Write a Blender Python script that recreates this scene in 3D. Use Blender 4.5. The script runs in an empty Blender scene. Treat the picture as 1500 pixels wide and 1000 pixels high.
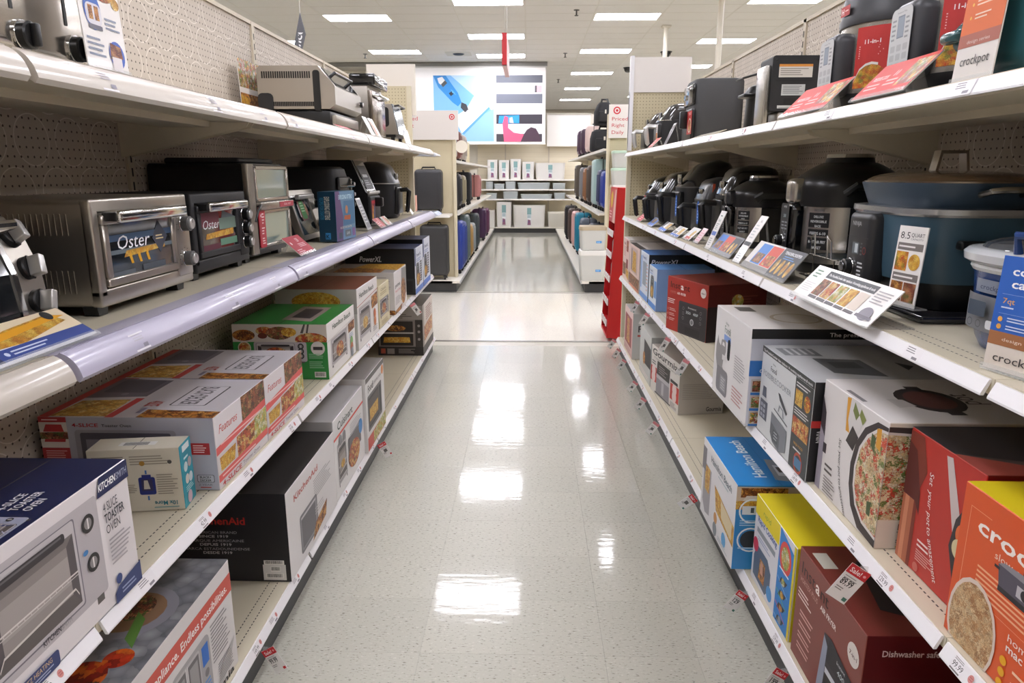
import bpy, bmesh, math, random
from mathutils import Vector, Matrix
R = math.radians
random.seed(7)
S = bpy.context.scene
COL = S.collection
# ---------------- camera, world, exposure ----------------
cd = bpy.data.cameras.new('camera'); cam = bpy.data.objects.new('camera', cd); COL.objects.link(cam)
cam.location = (0, 0, 1.543); cam.rotation_euler = (R(90 - 13.462), 0, R(1.3846))
cd.sensor_fit = 'HORIZONTAL'; cd.sensor_width = 36; cd.lens = 24.624; cd.clip_start = .02; cd.clip_end = 120
S.camera = cam
S.view_settings.view_transform = 'Standard'; S.view_settings.look = 'None'
S.view_settings.gamma = 1; S.view_settings.use_curve_mapping = False
S.view_settings.exposure = 0.28
LIGHT = 26.0                                   # strength of the ceiling troffers
w = bpy.data.worlds.new('world'); S.world = w; w.use_nodes = True
w.node_tree.nodes['Background'].inputs[0].default_value = (1, .97, .93, 1)
w.node_tree.nodes['Background'].inputs[1].default_value = .05
S.cycles.max_bounces = 10; S.cycles.diffuse_bounces = 5; S.cycles.glossy_bounces = 4
S.cycles.transmission_bounces = 8; S.cycles.transparent_max_bounces = 12
S.cycles.sample_clamp_indirect = 4; S.cycles.caustics_reflective = False; S.cycles.caustics_refractive = False

# ---------------- materials ----------------
def lin(h):
    if isinstance(h, (tuple, list)): return (*h, 1)
    h = h.lstrip('#'); c = [int(h[i:i+2], 16)/255 for i in (0, 2, 4)]
    return (*[x/12.92 if x <= .04045 else ((x+.055)/1.055)**2.4 for x in c], 1)
MC = {}
def mat(col, rough=.5, metal=0, coat=0, bump=0, bscale=60, emit=0, alpha=1, trans=0, aniso=0):
    key = (col, rough, metal, coat, bump, bscale, emit, alpha, trans)
    if key in MC: return MC[key]
    m = bpy.data.materials.new('m_%s' % str(col).strip('#')); m.use_nodes = True
    n = m.node_tree.nodes; p = n['Principled BSDF']; L = m.node_tree.links
    p.inputs['Base Color'].default_value = lin(col); p.inputs['Roughness'].default_value = rough
    p.inputs['Metallic'].default_value = metal; p.inputs['Coat Weight'].default_value = coat
    p.inputs['Coat Roughness'].default_value = .08
    p.inputs['Transmission Weight'].default_value = trans; p.inputs['Alpha'].default_value = alpha
    if emit: p.inputs['Emission Color'].default_value = lin(col); p.inputs['Emission Strength'].default_value = emit
    if bump:
        tc = n.new('ShaderNodeTexCoord'); nz = n.new('ShaderNodeTexNoise'); b = n.new('ShaderNodeBump')
        nz.inputs['Scale'].default_value = bscale; b.inputs['Strength'].default_value = bump; b.inputs['Distance'].default_value = .002
        L.new(tc.outputs['Object'], nz.inputs['Vector']); L.new(nz.outputs['Fac'], b.inputs['Height']); L.new(b.outputs['Normal'], p.inputs['Normal'])
    MC[key] = m; return m
def steel(col='#b9b5af', rough=.3, axis=2):
    key = ('steel', col, rough, axis)
    if key in MC: return MC[key]
    m = bpy.data.materials.new('m_steel'); m.use_nodes = True; n = m.node_tree.nodes; L = m.node_tree.links; p = n['Principled BSDF']
    p.inputs['Metallic'].default_value = .92; p.inputs['Base Color'].default_value = lin(col)
    tc = n.new('ShaderNodeTexCoord'); mp = n.new('ShaderNodeMapping'); sc = [1100, 1100, 1100]; sc[axis] = 6
    mp.inputs['Scale'].default_value = sc
    nz = n.new('ShaderNodeTexNoise'); nz.inputs['Scale'].default_value = 1; rm = n.new('ShaderNodeMapRange')
    rm.inputs['To Min'].default_value = rough - .012; rm.inputs['To Max'].default_value = rough + .015
    L.new(tc.outputs['Object'], mp.inputs['Vector']); L.new(mp.outputs['Vector'], nz.inputs['Vector']); L.new(nz.outputs['Fac'], rm.inputs['Value'])
    L.new(rm.outputs['Result'], p.inputs['Roughness']); MC[key] = m; return m
def food(cols, scale=60, kind='v', rough=.45):
    """printed food photograph: voronoi pieces tinted from a ramp of the dish's colours"""
    key = ('food', tuple(cols), scale, kind)
    if key in MC: return MC[key]
    m = bpy.data.materials.new('m_food'); m.use_nodes = True; n = m.node_tree.nodes; L = m.node_tree.links; p = n['Principled BSDF']
    p.inputs['Roughness'].default_value = rough
    tc = n.new('ShaderNodeTexCoord'); nz = n.new('ShaderNodeTexNoise'); nz.inputs['Scale'].default_value = scale*.7; nz.inputs['Detail'].default_value = 4
    mx = n.new('ShaderNodeMix'); mx.data_type = 'VECTOR'; mx.inputs[0].default_value = .035 if kind == 'v' else .01
    L.new(tc.outputs['Object'], mx.inputs[4]); L.new(nz.outputs['Color'], mx.inputs[5])
    v = n.new('ShaderNodeTexVoronoi'); v.inputs['Scale'].default_value = scale; v.feature = 'F1'
    L.new(mx.outputs[1], v.inputs['Vector'])
    sp = n.new('ShaderNodeSeparateColor'); L.new(v.outputs['Color'], sp.inputs[0])
    cr = n.new('ShaderNodeValToRGB'); e = cr.color_ramp; e.interpolation = 'CONSTANT' if kind == 'v' else 'LINEAR'
    while len(e.elements) < len(cols): e.elements.new(.5)
    for i, c in enumerate(cols): e.elements[i].position = i/len(cols); e.elements[i].color = lin(c)
    L.new(sp.outputs[0], cr.inputs['Fac'])
    m2 = n.new('ShaderNodeMix'); m2.data_type = 'RGBA'; m2.blend_type = 'MULTIPLY'; m2.inputs[0].default_value = .75
    r2 = n.new('ShaderNodeMapRange'); r2.inputs[1].default_value = 0; r2.inputs[2].default_value = .9; r2.inputs[3].default_value = 1.15; r2.inputs[4].default_value = .35
    L.new(v.outputs['Distance'], r2.inputs[0]); L.new(cr.outputs['Color'], m2.inputs[6]); L.new(r2.outputs[0], m2.inputs[7])
    L.new(m2.outputs[2], p.inputs['Base Color']); MC[key] = m; return m
class NT:
    """tiny helper for math node chains"""
    def __init__(s, m): s.n = m.node_tree.nodes; s.l = m.node_tree.links
    def m(s, op, a, b=None, c=None):
        q = s.n.new('ShaderNodeMath'); q.operation = op
        for i, x in enumerate((a, b, c)):
            if x is None: continue
            if isinstance(x, (int, float)): q.inputs[i].default_value = x
            else: s.l.new(x, q.inputs[i])
        return q.outputs[0]
def pegboard(base, hole, ring=None, ax=(1, 2)):
    m = bpy.data.materials.new('m_pegboard'); m.use_nodes = True; T = NT(m); n, L = T.n, T.l; p = n['Principled BSDF']
    p.inputs['Roughness'].default_value = .6
    tc = n.new('ShaderNodeTexCoord'); sp = n.new('ShaderNodeSeparateXYZ'); L.new(tc.outputs['Object'], sp.inputs[0])
    a, b = sp.outputs[ax[0]], sp.outputs[ax[1]]
    def cell(x, s): return T.m('SUBTRACT', T.m('FRACT', T.m('DIVIDE', x, s)), .5)
    fa, fb = cell(a, .0254), cell(b, .0254)
    d = T.m('SQRT', T.m('ADD', T.m('MULTIPLY', fa, fa), T.m('MULTIPLY', fb, fb)))
    hm = T.m('LESS_THAN', d, .13)
    mx = n.new('ShaderNodeMix'); mx.data_type = 'RGBA'; mx.inputs[6].default_value = lin(base)
    src = None
    if ring:
        row = T.m('FLOOR', T.m('DIVIDE', b, .142)); odd = T.m('MULTIPLY', T.m('MODULO', T.m('ABSOLUTE', row), 2), .083)
        ca = T.m('MULTIPLY', cell(T.m('ADD', a, odd), .166), .166); cb = T.m('MULTIPLY', cell(b, .142), .142)
        rr = T.m('SQRT', T.m('ADD', T.m('MULTIPLY', ca, ca), T.m('MULTIPLY', cb, cb)))
        rm = T.m('LESS_THAN', T.m('ABSOLUTE', T.m('SUBTRACT', rr, .0685)), .0016)
        m1 = n.new('ShaderNodeMix'); m1.data_type = 'RGBA'; m1.inputs[6].default_value = lin(base); m1.inputs[7].default_value = lin(ring)
        L.new(rm, m1.inputs[0]); L.new(m1.outputs[2], mx.inputs[6])
    mx.inputs[7].default_value = lin(hole); L.new(hm, mx.inputs[0]); L.new(mx.outputs[2], p.inputs['Base Color'])
    return m
def shelf_top_mat():
    m = bpy.data.materials.new('m_shelf'); m.use_nodes = True; T = NT(m); n, L = T.n, T.l; p = n['Principled BSDF']
    p.inputs['Roughness'].default_value = .42
    tc = n.new('ShaderNodeTexCoord'); sp = n.new('ShaderNodeSeparateXYZ'); L.new(tc.outputs['Object'], sp.inputs[0])
    ax = T.m('ABSOLUTE', sp.outputs[0]); up = T.m('GREATER_THAN', sp.outputs[2], .02)
    l1 = T.m('LESS_THAN', T.m('ABSOLUTE', T.m('SUBTRACT', ax, .055)), .0017); l2 = T.m('LESS_THAN', T.m('ABSOLUTE', T.m('SUBTRACT', ax, .085)), .0017)
    da = T.m('LESS_THAN', T.m('FRACT', T.m('DIVIDE', sp.outputs[1], .0155)), .55)
    k = T.m('MULTIPLY', T.m('MULTIPLY', T.m('MAXIMUM', l1, l2), da), up)
    mx = n.new('ShaderNodeMix'); mx.data_type = 'RGBA'; mx.inputs[6].default_value = lin('#cdc4ae'); mx.inputs[7].default_value = lin('#241f1a')
    L.new(k, mx.inputs[0]); L.new(mx.outputs[2], p.inputs['Base Color']); return m
def floor_mat(seed=0, base='#b9b7aa', rough=.34):
    m = bpy.data.materials.new('m_vinyl_tile'); m.use_nodes = True; T = NT(m); n, L = T.n, T.l; p = n['Principled BSDF']
    p.inputs['Roughness'].default_value = rough; p.inputs['Specular IOR Level'].default_value = .25
    p.inputs['Coat Weight'].default_value = 1; p.inputs['Coat IOR'].default_value = 1.36; p.inputs['Coat Roughness'].default_value = .07
    tc = n.new('ShaderNodeTexCoord'); oi = n.new('ShaderNodeObjectInfo'); ad = n.new('ShaderNodeVectorMath'); ad.operation = 'ADD'
    sc = n.new('ShaderNodeVectorMath'); sc.operation = 'SCALE'; sc.inputs[3].default_value = 1
    L.new(tc.outputs['Object'], ad.inputs[0]); L.new(oi.outputs['Location'], ad.inputs[1])
    mp = n.new('ShaderNodeMapping'); mp.inputs['Scale'].default_value = (40, 120, 1); L.new(ad.outputs[0], mp.inputs['Vector'])
    nz = n.new('ShaderNodeTexNoise'); nz.inputs['Scale'].default_value = 1.6; nz.inputs['Detail'].default_value = 3; L.new(mp.outputs[0], nz.inputs['Vector'])
    cr = n.new('ShaderNodeValToRGB'); e = cr.color_ramp
    e.elements[0].position = .31; e.elements[0].color = lin('#6f675c'); e.elements[1].position = .395; e.elements[1].color = lin(base)
    x = e.elements.new(.62); x.color = lin(base); x = e.elements.new(.7); x.color = lin('#d0cdc3')
    L.new(nz.outputs['Fac'], cr.inputs[0])
    hv = n.new('ShaderNodeHueSaturation'); rv = T.m('ADD', T.m('MULTIPLY', oi.outputs['Random'], .06), .96); L.new(rv, hv.inputs['Value']); L.new(cr.outputs[0], hv.inputs['Color'])
    L.new(hv.outputs[0], p.inputs['Base Color'])
    n2 = n.new('ShaderNodeTexNoise'); n2.inputs['Scale'].default_value = 1; n2.inputs['Detail'].default_value = 3; m2 = n.new('ShaderNodeMapping'); m2.inputs['Scale'].default_value = (9, 34, 1); L.new(ad.outputs[0], m2.inputs['Vector']); L.new(m2.outputs[0], n2.inputs['Vector'])
    b = n.new('ShaderNodeBump'); b.inputs['Strength'].default_value = .1; b.inputs['Distance'].default_value = .004
    L.new(n2.outputs['Fac'], b.inputs['Height']); L.new(b.outputs[0], p.inputs['Normal']); L.new(b.outputs[0], p.inputs['Coat Normal']); return m

# ---------------- geometry helpers ----------------
class B:
    """collects geometry with material slots, then becomes ONE mesh object"""
    def __init__(s): s.v = []; s.f = []; s.mi = []; s.sm = []; s.mats = []
    def slot(s, m):
        if m not in s.mats: s.mats.append(m)
        return s.mats.index(m)
    def add(s, vs, fs, m, smooth=False):
        o = len(s.v); k = s.slot(m); s.v += [tuple(x) for x in vs]
        for f in fs: s.f.append([i+o for i in f]); s.mi.append(k); s.sm.append(smooth)
        return s
    def box(s, x0, x1, y0, y1, z0, z1, m):
        vs = [(x, y, z) for z in (z0, z1) for y in (y0, y1) for x in (x0, x1)]
        return s.add(vs, [(0, 2, 3, 1), (4, 5, 7, 6), (0, 1, 5, 4), (2, 6, 7, 3), (0, 4, 6, 2), (1, 3, 7, 5)], m)
    def rbox(s, x0, x1, y0, y1, z0, z1, m, r=.01, seg=3, ax='xyz'):
        bm = bmesh.new(); bmesh.ops.create_cube(bm, size=1)
        for v in bm.verts: v.co = Vector(((x0+x1)/2 + v.co.x*(x1-x0), (y0+y1)/2 + v.co.y*(y1-y0), (z0+z1)/2 + v.co.z*(z1-z0)))
        es = []
        for e in bm.edges:
            d = e.verts[1].co - e.verts[0].co; a = 'xyz'[max(range(3), key=lambda i: abs(d[i]))]
            if a in ax: es.append(e)
        r = min(r, .49*min(x1-x0, y1-y0, z1-z0) if len(ax) > 1 else r)
        bmesh.ops.bevel(bm, geom=es, offset=r, segments=seg, affect='EDGES', profile=.5)
        return s.bm(bm, m, True)
    def bm(s, bm, m, smooth=False):
        bm.verts.index_update(); s.add([v.co[:] for v in bm.verts], [[v.index for v in f.verts] for f in bm.faces], m, smooth); bm.free(); return s
    def loft(s, secs, m, n=32, cap=True, smooth=True, ang=(0, 2*math.pi)):
        """secs: (z, rx, ry, exponent[, cx, cy]) superellipse rings, stacked"""
        vs = []; fs = []
        for c in secs:
            z, rx, ry, ex = c[:4]; cx, cy = (c[4], c[5]) if len(c) > 5 else (0, 0)
            for i in range(n):
                t = 2*math.pi*i/n; co, si = math.cos(t), math.sin(t)
                vs.append((cx + rx*math.copysign(abs(co)**(2/ex), co), cy + ry*math.copysign(abs(si)**(2/ex), si), z))
        for k in range(len(secs)-1):
            for i in range(n):
                j = (i+1) % n; fs.append((k*n+i, k*n+j, (k+1)*n+j, (k+1)*n+i))
        s.add(vs, fs, m, smooth)
        if cap:
            s.add(vs[:n][::-1], [list(range(n))], m); s.add(vs[-n:], [list(range(n))], m)
        return s
    def tube(s, pts, r, m, n=8, close=False, flat=1):
        pts = [Vector(p) for p in pts]; vs = []; fs = []; N = len(pts)
        up = None
        for i, p in enumerate(pts):
            a = pts[(i-1) % N] if (i or close) else p; b = pts[(i+1) % N] if (i < N-1 or close) else p
            t = (b-a).normalized()
            if up is None: up = t.orthogonal().normalized()
            up = (up - t*up.dot(t)).normalized(); sd = t.cross(up)
            rr = r[i] if isinstance(r, (list, tuple)) else r
            for k in range(n):
                q = 2*math.pi*k/n; vs.append(p + up*math.cos(q)*rr + sd*math.sin(q)*rr*flat)
        for i in range(N if close else N-1):
            for k in range(n):
                k2 = (k+1) % n; i2 = (i+1) % N; fs.append((i*n+k, i*n+k2, i2*n+k2, i2*n+k))
        s.add(vs, fs, m, True)
        if not close: s.add(vs[:n][::-1], [list(range(n))], m); s.add(vs[-n:], [list(range(n))], m)
        return s
    def cyl(s, c, r, h, m, ax='z', n=20, r2=None):
        """cylinder from c along +axis, with small edge chamfer"""
        r2 = r if r2 is None else r2; vs = []; ch = min(.12*r, .2*abs(h)); sg = 1 if h > 0 else -1
        for (t, rr) in ((0, r), (h-sg*ch, r2), (h, r2-ch)):
            for i in range(n):
                q = 2*math.pi*i/n; a, b = rr*math.cos(q), rr*math.sin(q)
                vs.append({'z': (c[0]+a, c[1]+b, c[2]+t), 'y': (c[0]+a, c[1]+t, c[2]+b), 'x': (c[0]+t, c[1]+a, c[2]+b)}[ax])
        fs = [(k*n+i, k*n+(i+1) % n, (k+1)*n+(i+1) % n, (k+1)*n+i) for k in range(2) for i in range(n)]
        s.add(vs, fs, m, True); s.add(vs[:n], [list(range(n))], m); s.add(vs[-n:], [list(range(n))], m); return s
    def prism(s, pts, a0, a1, m, ax='x', smooth=False):
        """polygon pts (2D) extruded along an axis. ax x: pts=(y,z); ax y: pts=(x,z); ax z: pts=(x,y)"""
        f = {'x': lambda p, a: (a, p[0], p[1]), 'y': lambda p, a: (p[0], a, p[1]), 'z': lambda p, a: (p[0], p[1], a)}[ax]
        n = len(pts); vs = [f(p, a0) for p in pts] + [f(p, a1) for p in pts]
        s.add(vs, [(i, (i+1) % n, n+(i+1) % n, n+i) for i in range(n)], m, smooth)
        s.add(vs[:n], [list(range(n))], m); s.add(vs[n:], [list(range(n))], m); return s
    def obj(s, name, parent=None, loc=(0, 0, 0), rot=(0, 0, 0), fixn=True):
        me = bpy.data.meshes.new(name); me.from_pydata(s.v, [], s.f)
        for m in s.mats: me.materials.append(m)
        me.polygons.foreach_set('material_index', s.mi); me.polygons.foreach_set('use_smooth', s.sm)
        if fixn:
            bm = bmesh.new(); bm.from_mesh(me); bmesh.ops.remove_doubles(bm, verts=bm.verts, dist=1e-6)
            bmesh.ops.recalc_face_normals(bm, faces=bm.faces); bm.to_mesh(me); bm.free()
        if any(s.sm): me.set_sharp_from_angle(angle=R(38))
        me.update(); o = bpy.data.objects.new(name, me); COL.objects.link(o)
        o.location = loc; o.rotation_euler = rot
        if parent: o.parent = parent
        return o
def thing(name, label, cat, loc=(0, 0, 0), rotz=0, group=None):
    o = bpy.data.objects.new(name, None); COL.objects.link(o); o.empty_display_size = .05
    o.location = loc; o.rotation_euler = (0, 0, rotz); return tag(o, label, cat, group)
def tag(o, label, cat, group=None):
    o['label'] = label; o['category'] = cat
    if group: o['group'] = group
    return o
def struct(o): o['kind'] = 'structure'; return o
def stuff(o): o['kind'] = 'stuff'; return o
def dup(root, loc=None, label=None, rotz=None):
    r = root.copy(); COL.objects.link(r)
    if loc is not None: r.location = loc
    if rotz is not None: r.rotation_euler = (0, 0, rotz)
    if label: r['label'] = label
    for ch in list(root.children):
        c = ch.copy(); COL.objects.link(c); c.parent = r
        for g in ch.children:
            d = g.copy(); COL.objects.link(d); d.parent = c
    return r
RL, RR = R(90), R(-90)          # things on the left run face +X, on the right run face -X
# ---------------- printing: words and pictures as thin print on a face ----------------
TXT = {}
def text_mesh(s, bold):
    k = (s, bold)
    if k in TXT: return TXT[k]
    cu = bpy.data.curves.new('t', 'FONT'); cu.body = s; cu.size = 1; cu.resolution_u = 2; cu.offset = .018 if bold else 0; cu.fill_mode = 'FRONT'
    ob = bpy.data.objects.new('t', cu); COL.objects.link(ob)
    dg = bpy.context.evaluated_depsgraph_get(); me = bpy.data.meshes.new_from_object(ob.evaluated_get(dg))
    vs = [(v.co.x, v.co.y) for v in me.vertices]; fs = [list(p.vertices) for p in me.polygons]
    bpy.data.objects.remove(ob); bpy.data.curves.remove(cu); bpy.data.meshes.remove(me)
    TXT[k] = (vs, fs); return TXT[k]
INK = lambda c: mat(c, .5)
def M_(c): return c if not isinstance(c, str) else INK(c)
def draw(b, W, H, items, pt, e0=.0004):
    """draw items (face coordinates 0..1) through pt(u_metres, v_metres, lift)"""
    lift = e0; pt0 = pt
    pt = lambda u, v, e: pt0(min(max(u, 0), W), min(max(v, 0), H), e)   # print ends at the edge of its face
    for it in items:
        lift += .00006; k = it[0]; pts = None
        if k == 'r': u0, v0, u1, v1 = it[1:5]; pts = [(u0, v0), (u1, v0), (u1, v1), (u0, v1)]; m = it[5]
        elif k == 'p': pts = it[1]; m = it[2]
        elif k == 'rr':                                              # rounded rectangle, radius in metres
            u0, v0, u1, v1, m, rad = it[1:7]; pts = []
            for (cx, cy, a0) in ((u1-rad/W, v1-rad/H, 0), (u0+rad/W, v1-rad/H, 90), (u0+rad/W, v0+rad/H, 180), (u1-rad/W, v0+rad/H, 270)):
                for j in range(4): q = R(a0+30*j); pts.append((cx+rad/W*math.cos(q), cy+rad/H*math.sin(q)))
        elif k == 'c':                                               # ellipse: u, v, ru(of W), aspect 1 -> circle
            u, v, ru, m = it[1:5]; asp = it[5] if len(it) > 5 else 1; n = 20
            pts = [(u+ru*math.cos(2*math.pi*j/n), v+ru*W/H*asp*math.sin(2*math.pi*j/n)) for j in range(n)]
        elif k == 'ring':
            u, v, ru, wd, m = it[1:6]; n = 24; vs = []
            for rr in (ru, ru-wd): vs += [pt((u+rr*math.cos(2*math.pi*j/n))*W, v*H+rr*W*math.sin(2*math.pi*j/n), lift) for j in range(n)]
            b.add(vs, [(j, (j+1) % n, n+(j+1) % n, n+j) for j in range(n)], M_(m)); continue
        elif k == 't':                                               # text: s, u, v, cap height(of H), ink, {opts}
            s, u, v, h, m = it[1:6]; o = it[6] if len(it) > 6 else {}
            vs, fs = text_mesh(s, o.get('b', 0)); h = h*H/.73; sx = o.get('sx', 1)
            if not vs: continue
            wd = max(x for x, y in vs)*h*sx
            if 'fit' in o: sx *= o['fit']*W/wd; wd = o['fit']*W
            dx = {'l': 0, 'c': -wd/2, 'r': -wd}[o.get('a', 'l')]; q = R(o.get('rot', 0)); c_, s_ = math.cos(q), math.sin(q); sl = o.get('sl', 0)
            P = []
            for x, y in vs:
                X, Y = x*h*sx+dx+sl*y*h, y*h; P.append(pt(u*W+X*c_-Y*s_, v*H+X*s_+Y*c_, lift))
            b.add(P, fs, M_(m)); continue
        elif k == 'ln':                                              # n ragged lines standing for small print
            u0, v0, u1, v1, n, m = it[1:7]; rnd = random.Random(int(u0*1e4+v0*1e3)+n); dv = (v1-v0)/n
            for j in range(n):
                ue = u1-(u1-u0)*rnd.random()*.35; y = v1-(j+.7)*dv
                b.add([pt(a*W, c*H, lift) for a, c in ((u0, y), (ue, y), (ue, y+dv*.42), (u0, y+dv*.42))], [(0, 1, 2, 3)], M_(m))
            continue
        elif k == 'bar':                                             # barcode
            u0, v0, u1, v1 = it[1:5]; b.add([pt(a*W, c*H, lift) for a, c in ((u0, v0), (u1, v0), (u1, v1), (u0, v1))], [(0, 1, 2, 3)], INK('#e8e6e2'))
            rnd = random.Random(3); x = u0+.06*(u1-u0)
            while x < u1-.08*(u1-u0):
                wd = (u1-u0)*rnd.choice((.012, .02, .03)); y0 = v0+.2*(v1-v0); y1 = v1-.12*(v1-v0)
                b.add([pt(a*W, c*H, lift+.00003) for a, c in ((x, y0), (x+wd, y0), (x+wd, y1), (x, y1))], [(0, 1, 2, 3)], INK('#1c1c1c')); x += wd+(u1-u0)*rnd.choice((.015, .025))
            continue
        b.add([pt(u*W, v*H, lift) for u, v in pts], [list(range(len(pts)))], M_(m))
def sub(items, u0, v0, u1, v1):
    """place a drawing made in 0..1 into a sub-rectangle"""
    U = lambda u: u0+u*(u1-u0); V = lambda v: v0+v*(v1-v0); out = []
    for it in items:
        k = it[0]
        if k in ('r', 'rr', 'bar', 'ln'): out.append((k, U(it[1]), V(it[2]), U(it[3]), V(it[4]), *it[5:]))
        elif k == 'p': out.append((k, [(U(a), V(c)) for a, c in it[1]], it[2]))
        elif k == 'c': out.append((k, U(it[1]), V(it[2]), it[3]*(u1-u0), *it[4:]))
        elif k == 'ring': out.append((k, U(it[1]), V(it[2]), it[3]*(u1-u0), it[4]*(u1-u0), it[5]))
        elif k == 't':
            o = dict(it[6]) if len(it) > 6 else {}
            if 'fit' in o: o['fit'] *= (u1-u0)
            out.append((k, it[1], U(it[2]), V(it[3]), it[4]*(v1-v0), it[5], o))
    return out
def face_pt(dim, face, flip=False):
    w, d, h = dim
    W, H = {'front': (w, h), 'left': (d, h), 'right': (d, h), 'top': (w, d), 'back': (w, h)}[face]
    def pt(u, v, e):
        if flip: u, v = W-u, H-v
        if face == 'front': return (u-w/2, -e, v)
        if face == 'left': return (-w/2-e, d-u, v)
        if face == 'right': return (w/2+e, u, v)
        if face == 'back': return (w/2-u, d+e, v)
        return (u-w/2, v, h+e)
    return W, H, pt
def prints(root, dim, face, items, flip=False, name=None):
    b = B(); W, H, pt = face_pt(dim, face, flip); draw(b, W, H, items, pt)
    return b.obj(name or face + '_print', root, fixn=False)
def place(side, x, y, z): return (x, y, z+.0012), (RL if side == 'L' else RR)
def carton(label, side, x, y0, y1, z, h, d, cols, faces={}, yaw=0, group=None, flips=(), cat='box', name='appliance_box', seam=True):
    """retail carton; y0 near end, y1 far end, x = front face; cols: front, side, top"""
    wd = y1-y0; loc, rz = place(side, x, (y0+y1)/2, z)
    if group is None: group = 'boxed kitchen appliances on the %s shelves' % ('left' if side == 'L' else 'right')
    t = thing(name, label, cat, loc, rz+R(yaw), group)
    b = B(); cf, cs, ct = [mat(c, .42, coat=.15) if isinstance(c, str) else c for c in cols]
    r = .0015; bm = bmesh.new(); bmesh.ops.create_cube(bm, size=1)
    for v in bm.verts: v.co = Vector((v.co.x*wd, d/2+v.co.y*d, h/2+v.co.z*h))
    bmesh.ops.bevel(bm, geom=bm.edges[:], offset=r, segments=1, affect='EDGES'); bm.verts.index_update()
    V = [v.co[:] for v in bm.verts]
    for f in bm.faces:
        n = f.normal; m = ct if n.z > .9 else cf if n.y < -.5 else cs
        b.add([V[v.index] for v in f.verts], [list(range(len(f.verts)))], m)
    bm.free(); b.obj('carton', t)
    if seam:
        sm = B(); q = d/2; sm.box(-wd/2+.002, wd/2-.002, q-.0008, q+.0008, h-.0005, h+.0004, mat('#5a5650', .7)); sm.obj('flap_seam', t)
    for f, it in faces.items(): prints(t, (wd, d, h), f, it, f in flips)
    return t
# ---------------- the room: ceiling, floor, walls ----------------
CZ = 4.3
CREAM = mat('#cfc6b2', .45, bump=.05); WHITE = mat('#e9e6e1', .4); OFFW = mat('#d9d3c6', .5)
RAIL = mat('#f0eef0', .3, coat=.3); DARK = mat('#2b2a2a', .5); KICK = mat('#3a3a3b', .45)
lx = lambda k: -.09+1.22*k
ly = lambda k: 13.4+.61*k
lights = {(-3, k) for k in (-24, -18, -12, -6, 0, 6, 13)} | {(-1, k) for k in (-26, -20, -14, -8, -2, 3, 7)} | \
         {(1, k) for k in (-24, -18, -12, -6, 0, 6, 12, 18, 24)} | {(3, k) for k in (-26, -20, -14, -8, -2, 4, 10, 16, 22)} | \
         {(5, k) for k in (-24, -18, -12, -6, 0, 6, 12, 18, 24)} | {(-5, k) for k in (-20, -8, 4)}
ceil_ = B().box(-12, 14, -6, 33, CZ+.012, CZ+.1, mat('#bdb8b2', .9)).obj('ceiling'); struct(ceil_)
panels = [(i, j) for i in range(-9, 9) for j in range(-6, 31) if (i, j) not in lights]
panels.sort(key=lambda p: (ly(p[1])**2+lx(p[0])**2))
pm = mat('#ebe8e5', .9, bump=.35, bscale=240)
def tile_b(w, d, t, m, ch):
    b = B(); b.loft([(0, w/2-ch, d/2-ch, 60), (ch, w/2, d/2, 60), (t, w/2, d/2, 60)], m, n=4, smooth=False)
    return b
# a tile as a chamfered slab (four corners)
def slab(w, d, t, ch, m, up):
    x, y = w/2, d/2; z = t if up else -t
    vs = [(-x, -y, 0), (x, -y, 0), (x, y, 0), (-x, y, 0), (-x, -y, z-(ch if up else -ch)), (x, -y, z-(ch if up else -ch)), (x, y, z-(ch if up else -ch)), (-x, y, z-(ch if up else -ch)),
          (-x+ch, -y+ch, z), (x-ch, -y+ch, z), (x-ch, y-ch, z), (-x+ch, y-ch, z)]
    fs = [(i, (i+1) % 4, (i+1) % 4+4, i+4) for i in range(4)]+[(i+4, (i+1) % 4+4, (i+1) % 4+8, i+8) for i in range(4)]+[(8, 9, 10, 11)]
    return vs, fs
pb = B(); pb.add(*slab(1.20, .59, .016, .004, pm, False), pm); proto = pb.obj('ceiling_panel', ceil_)
for n, (i, j) in enumerate(panels[:300]):
    o = proto if n == 0 else proto.copy()
    if n: COL.objects.link(o)
    o.location = (lx(i)+.61, ly(j)+.305, CZ+.012)
rest = B()
for i, j in panels[300:]:
    vs, fs = slab(1.20, .59, .016, .004, pm, False); rest.add([(a+lx(i)+.61, c+ly(j)+.305, e+CZ+.012) for a, c, e in vs], fs, pm)
stuff(rest.obj('far_ceiling_panels', ceil_))
gr = B(); gm = mat('#e4e0da', .5)
for i in range(-9, 10): gr.box(lx(i)-.012, lx(i)+.012, ly(-6), ly(31), CZ-.006, CZ+.012, gm)
for j in range(-6, 32): gr.box(lx(-9), lx(9), ly(j)-.012, ly(j)+.012, CZ-.0055, CZ+.012, gm)
stuff(gr.obj('ceiling_grid', ceil_))
DIFF = mat('#f7f6ff', .6, emit=LIGHT)
def troffer():
    t = thing('ceiling_light', 'white recessed ceiling light panel', 'light', (0, 0, CZ), 0, 'recessed light panels in the ceiling')
    f = B()
    for x0, x1, y0, y1 in ((-.6, .6, -.295, -.265), (-.6, .6, .265, .295), (-.6, -.57, -.265, .265), (.57, .6, -.265, .265)): f.box(x0, x1, y0, y1, -.006, .012, WHITE)
    f.obj('frame', t); B().box(-.57, .57, -.265, .265, -.002, .006, DIFF).obj('diffuser', t); return t
tf = troffer()
def pos_words(i, j):
    c = {-5: 'far left outer', -3: 'left', -1: 'middle left, over the aisle', 1: 'middle right, over the aisle', 3: 'right', 5: 'far right outer'}[i]
    return c
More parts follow.
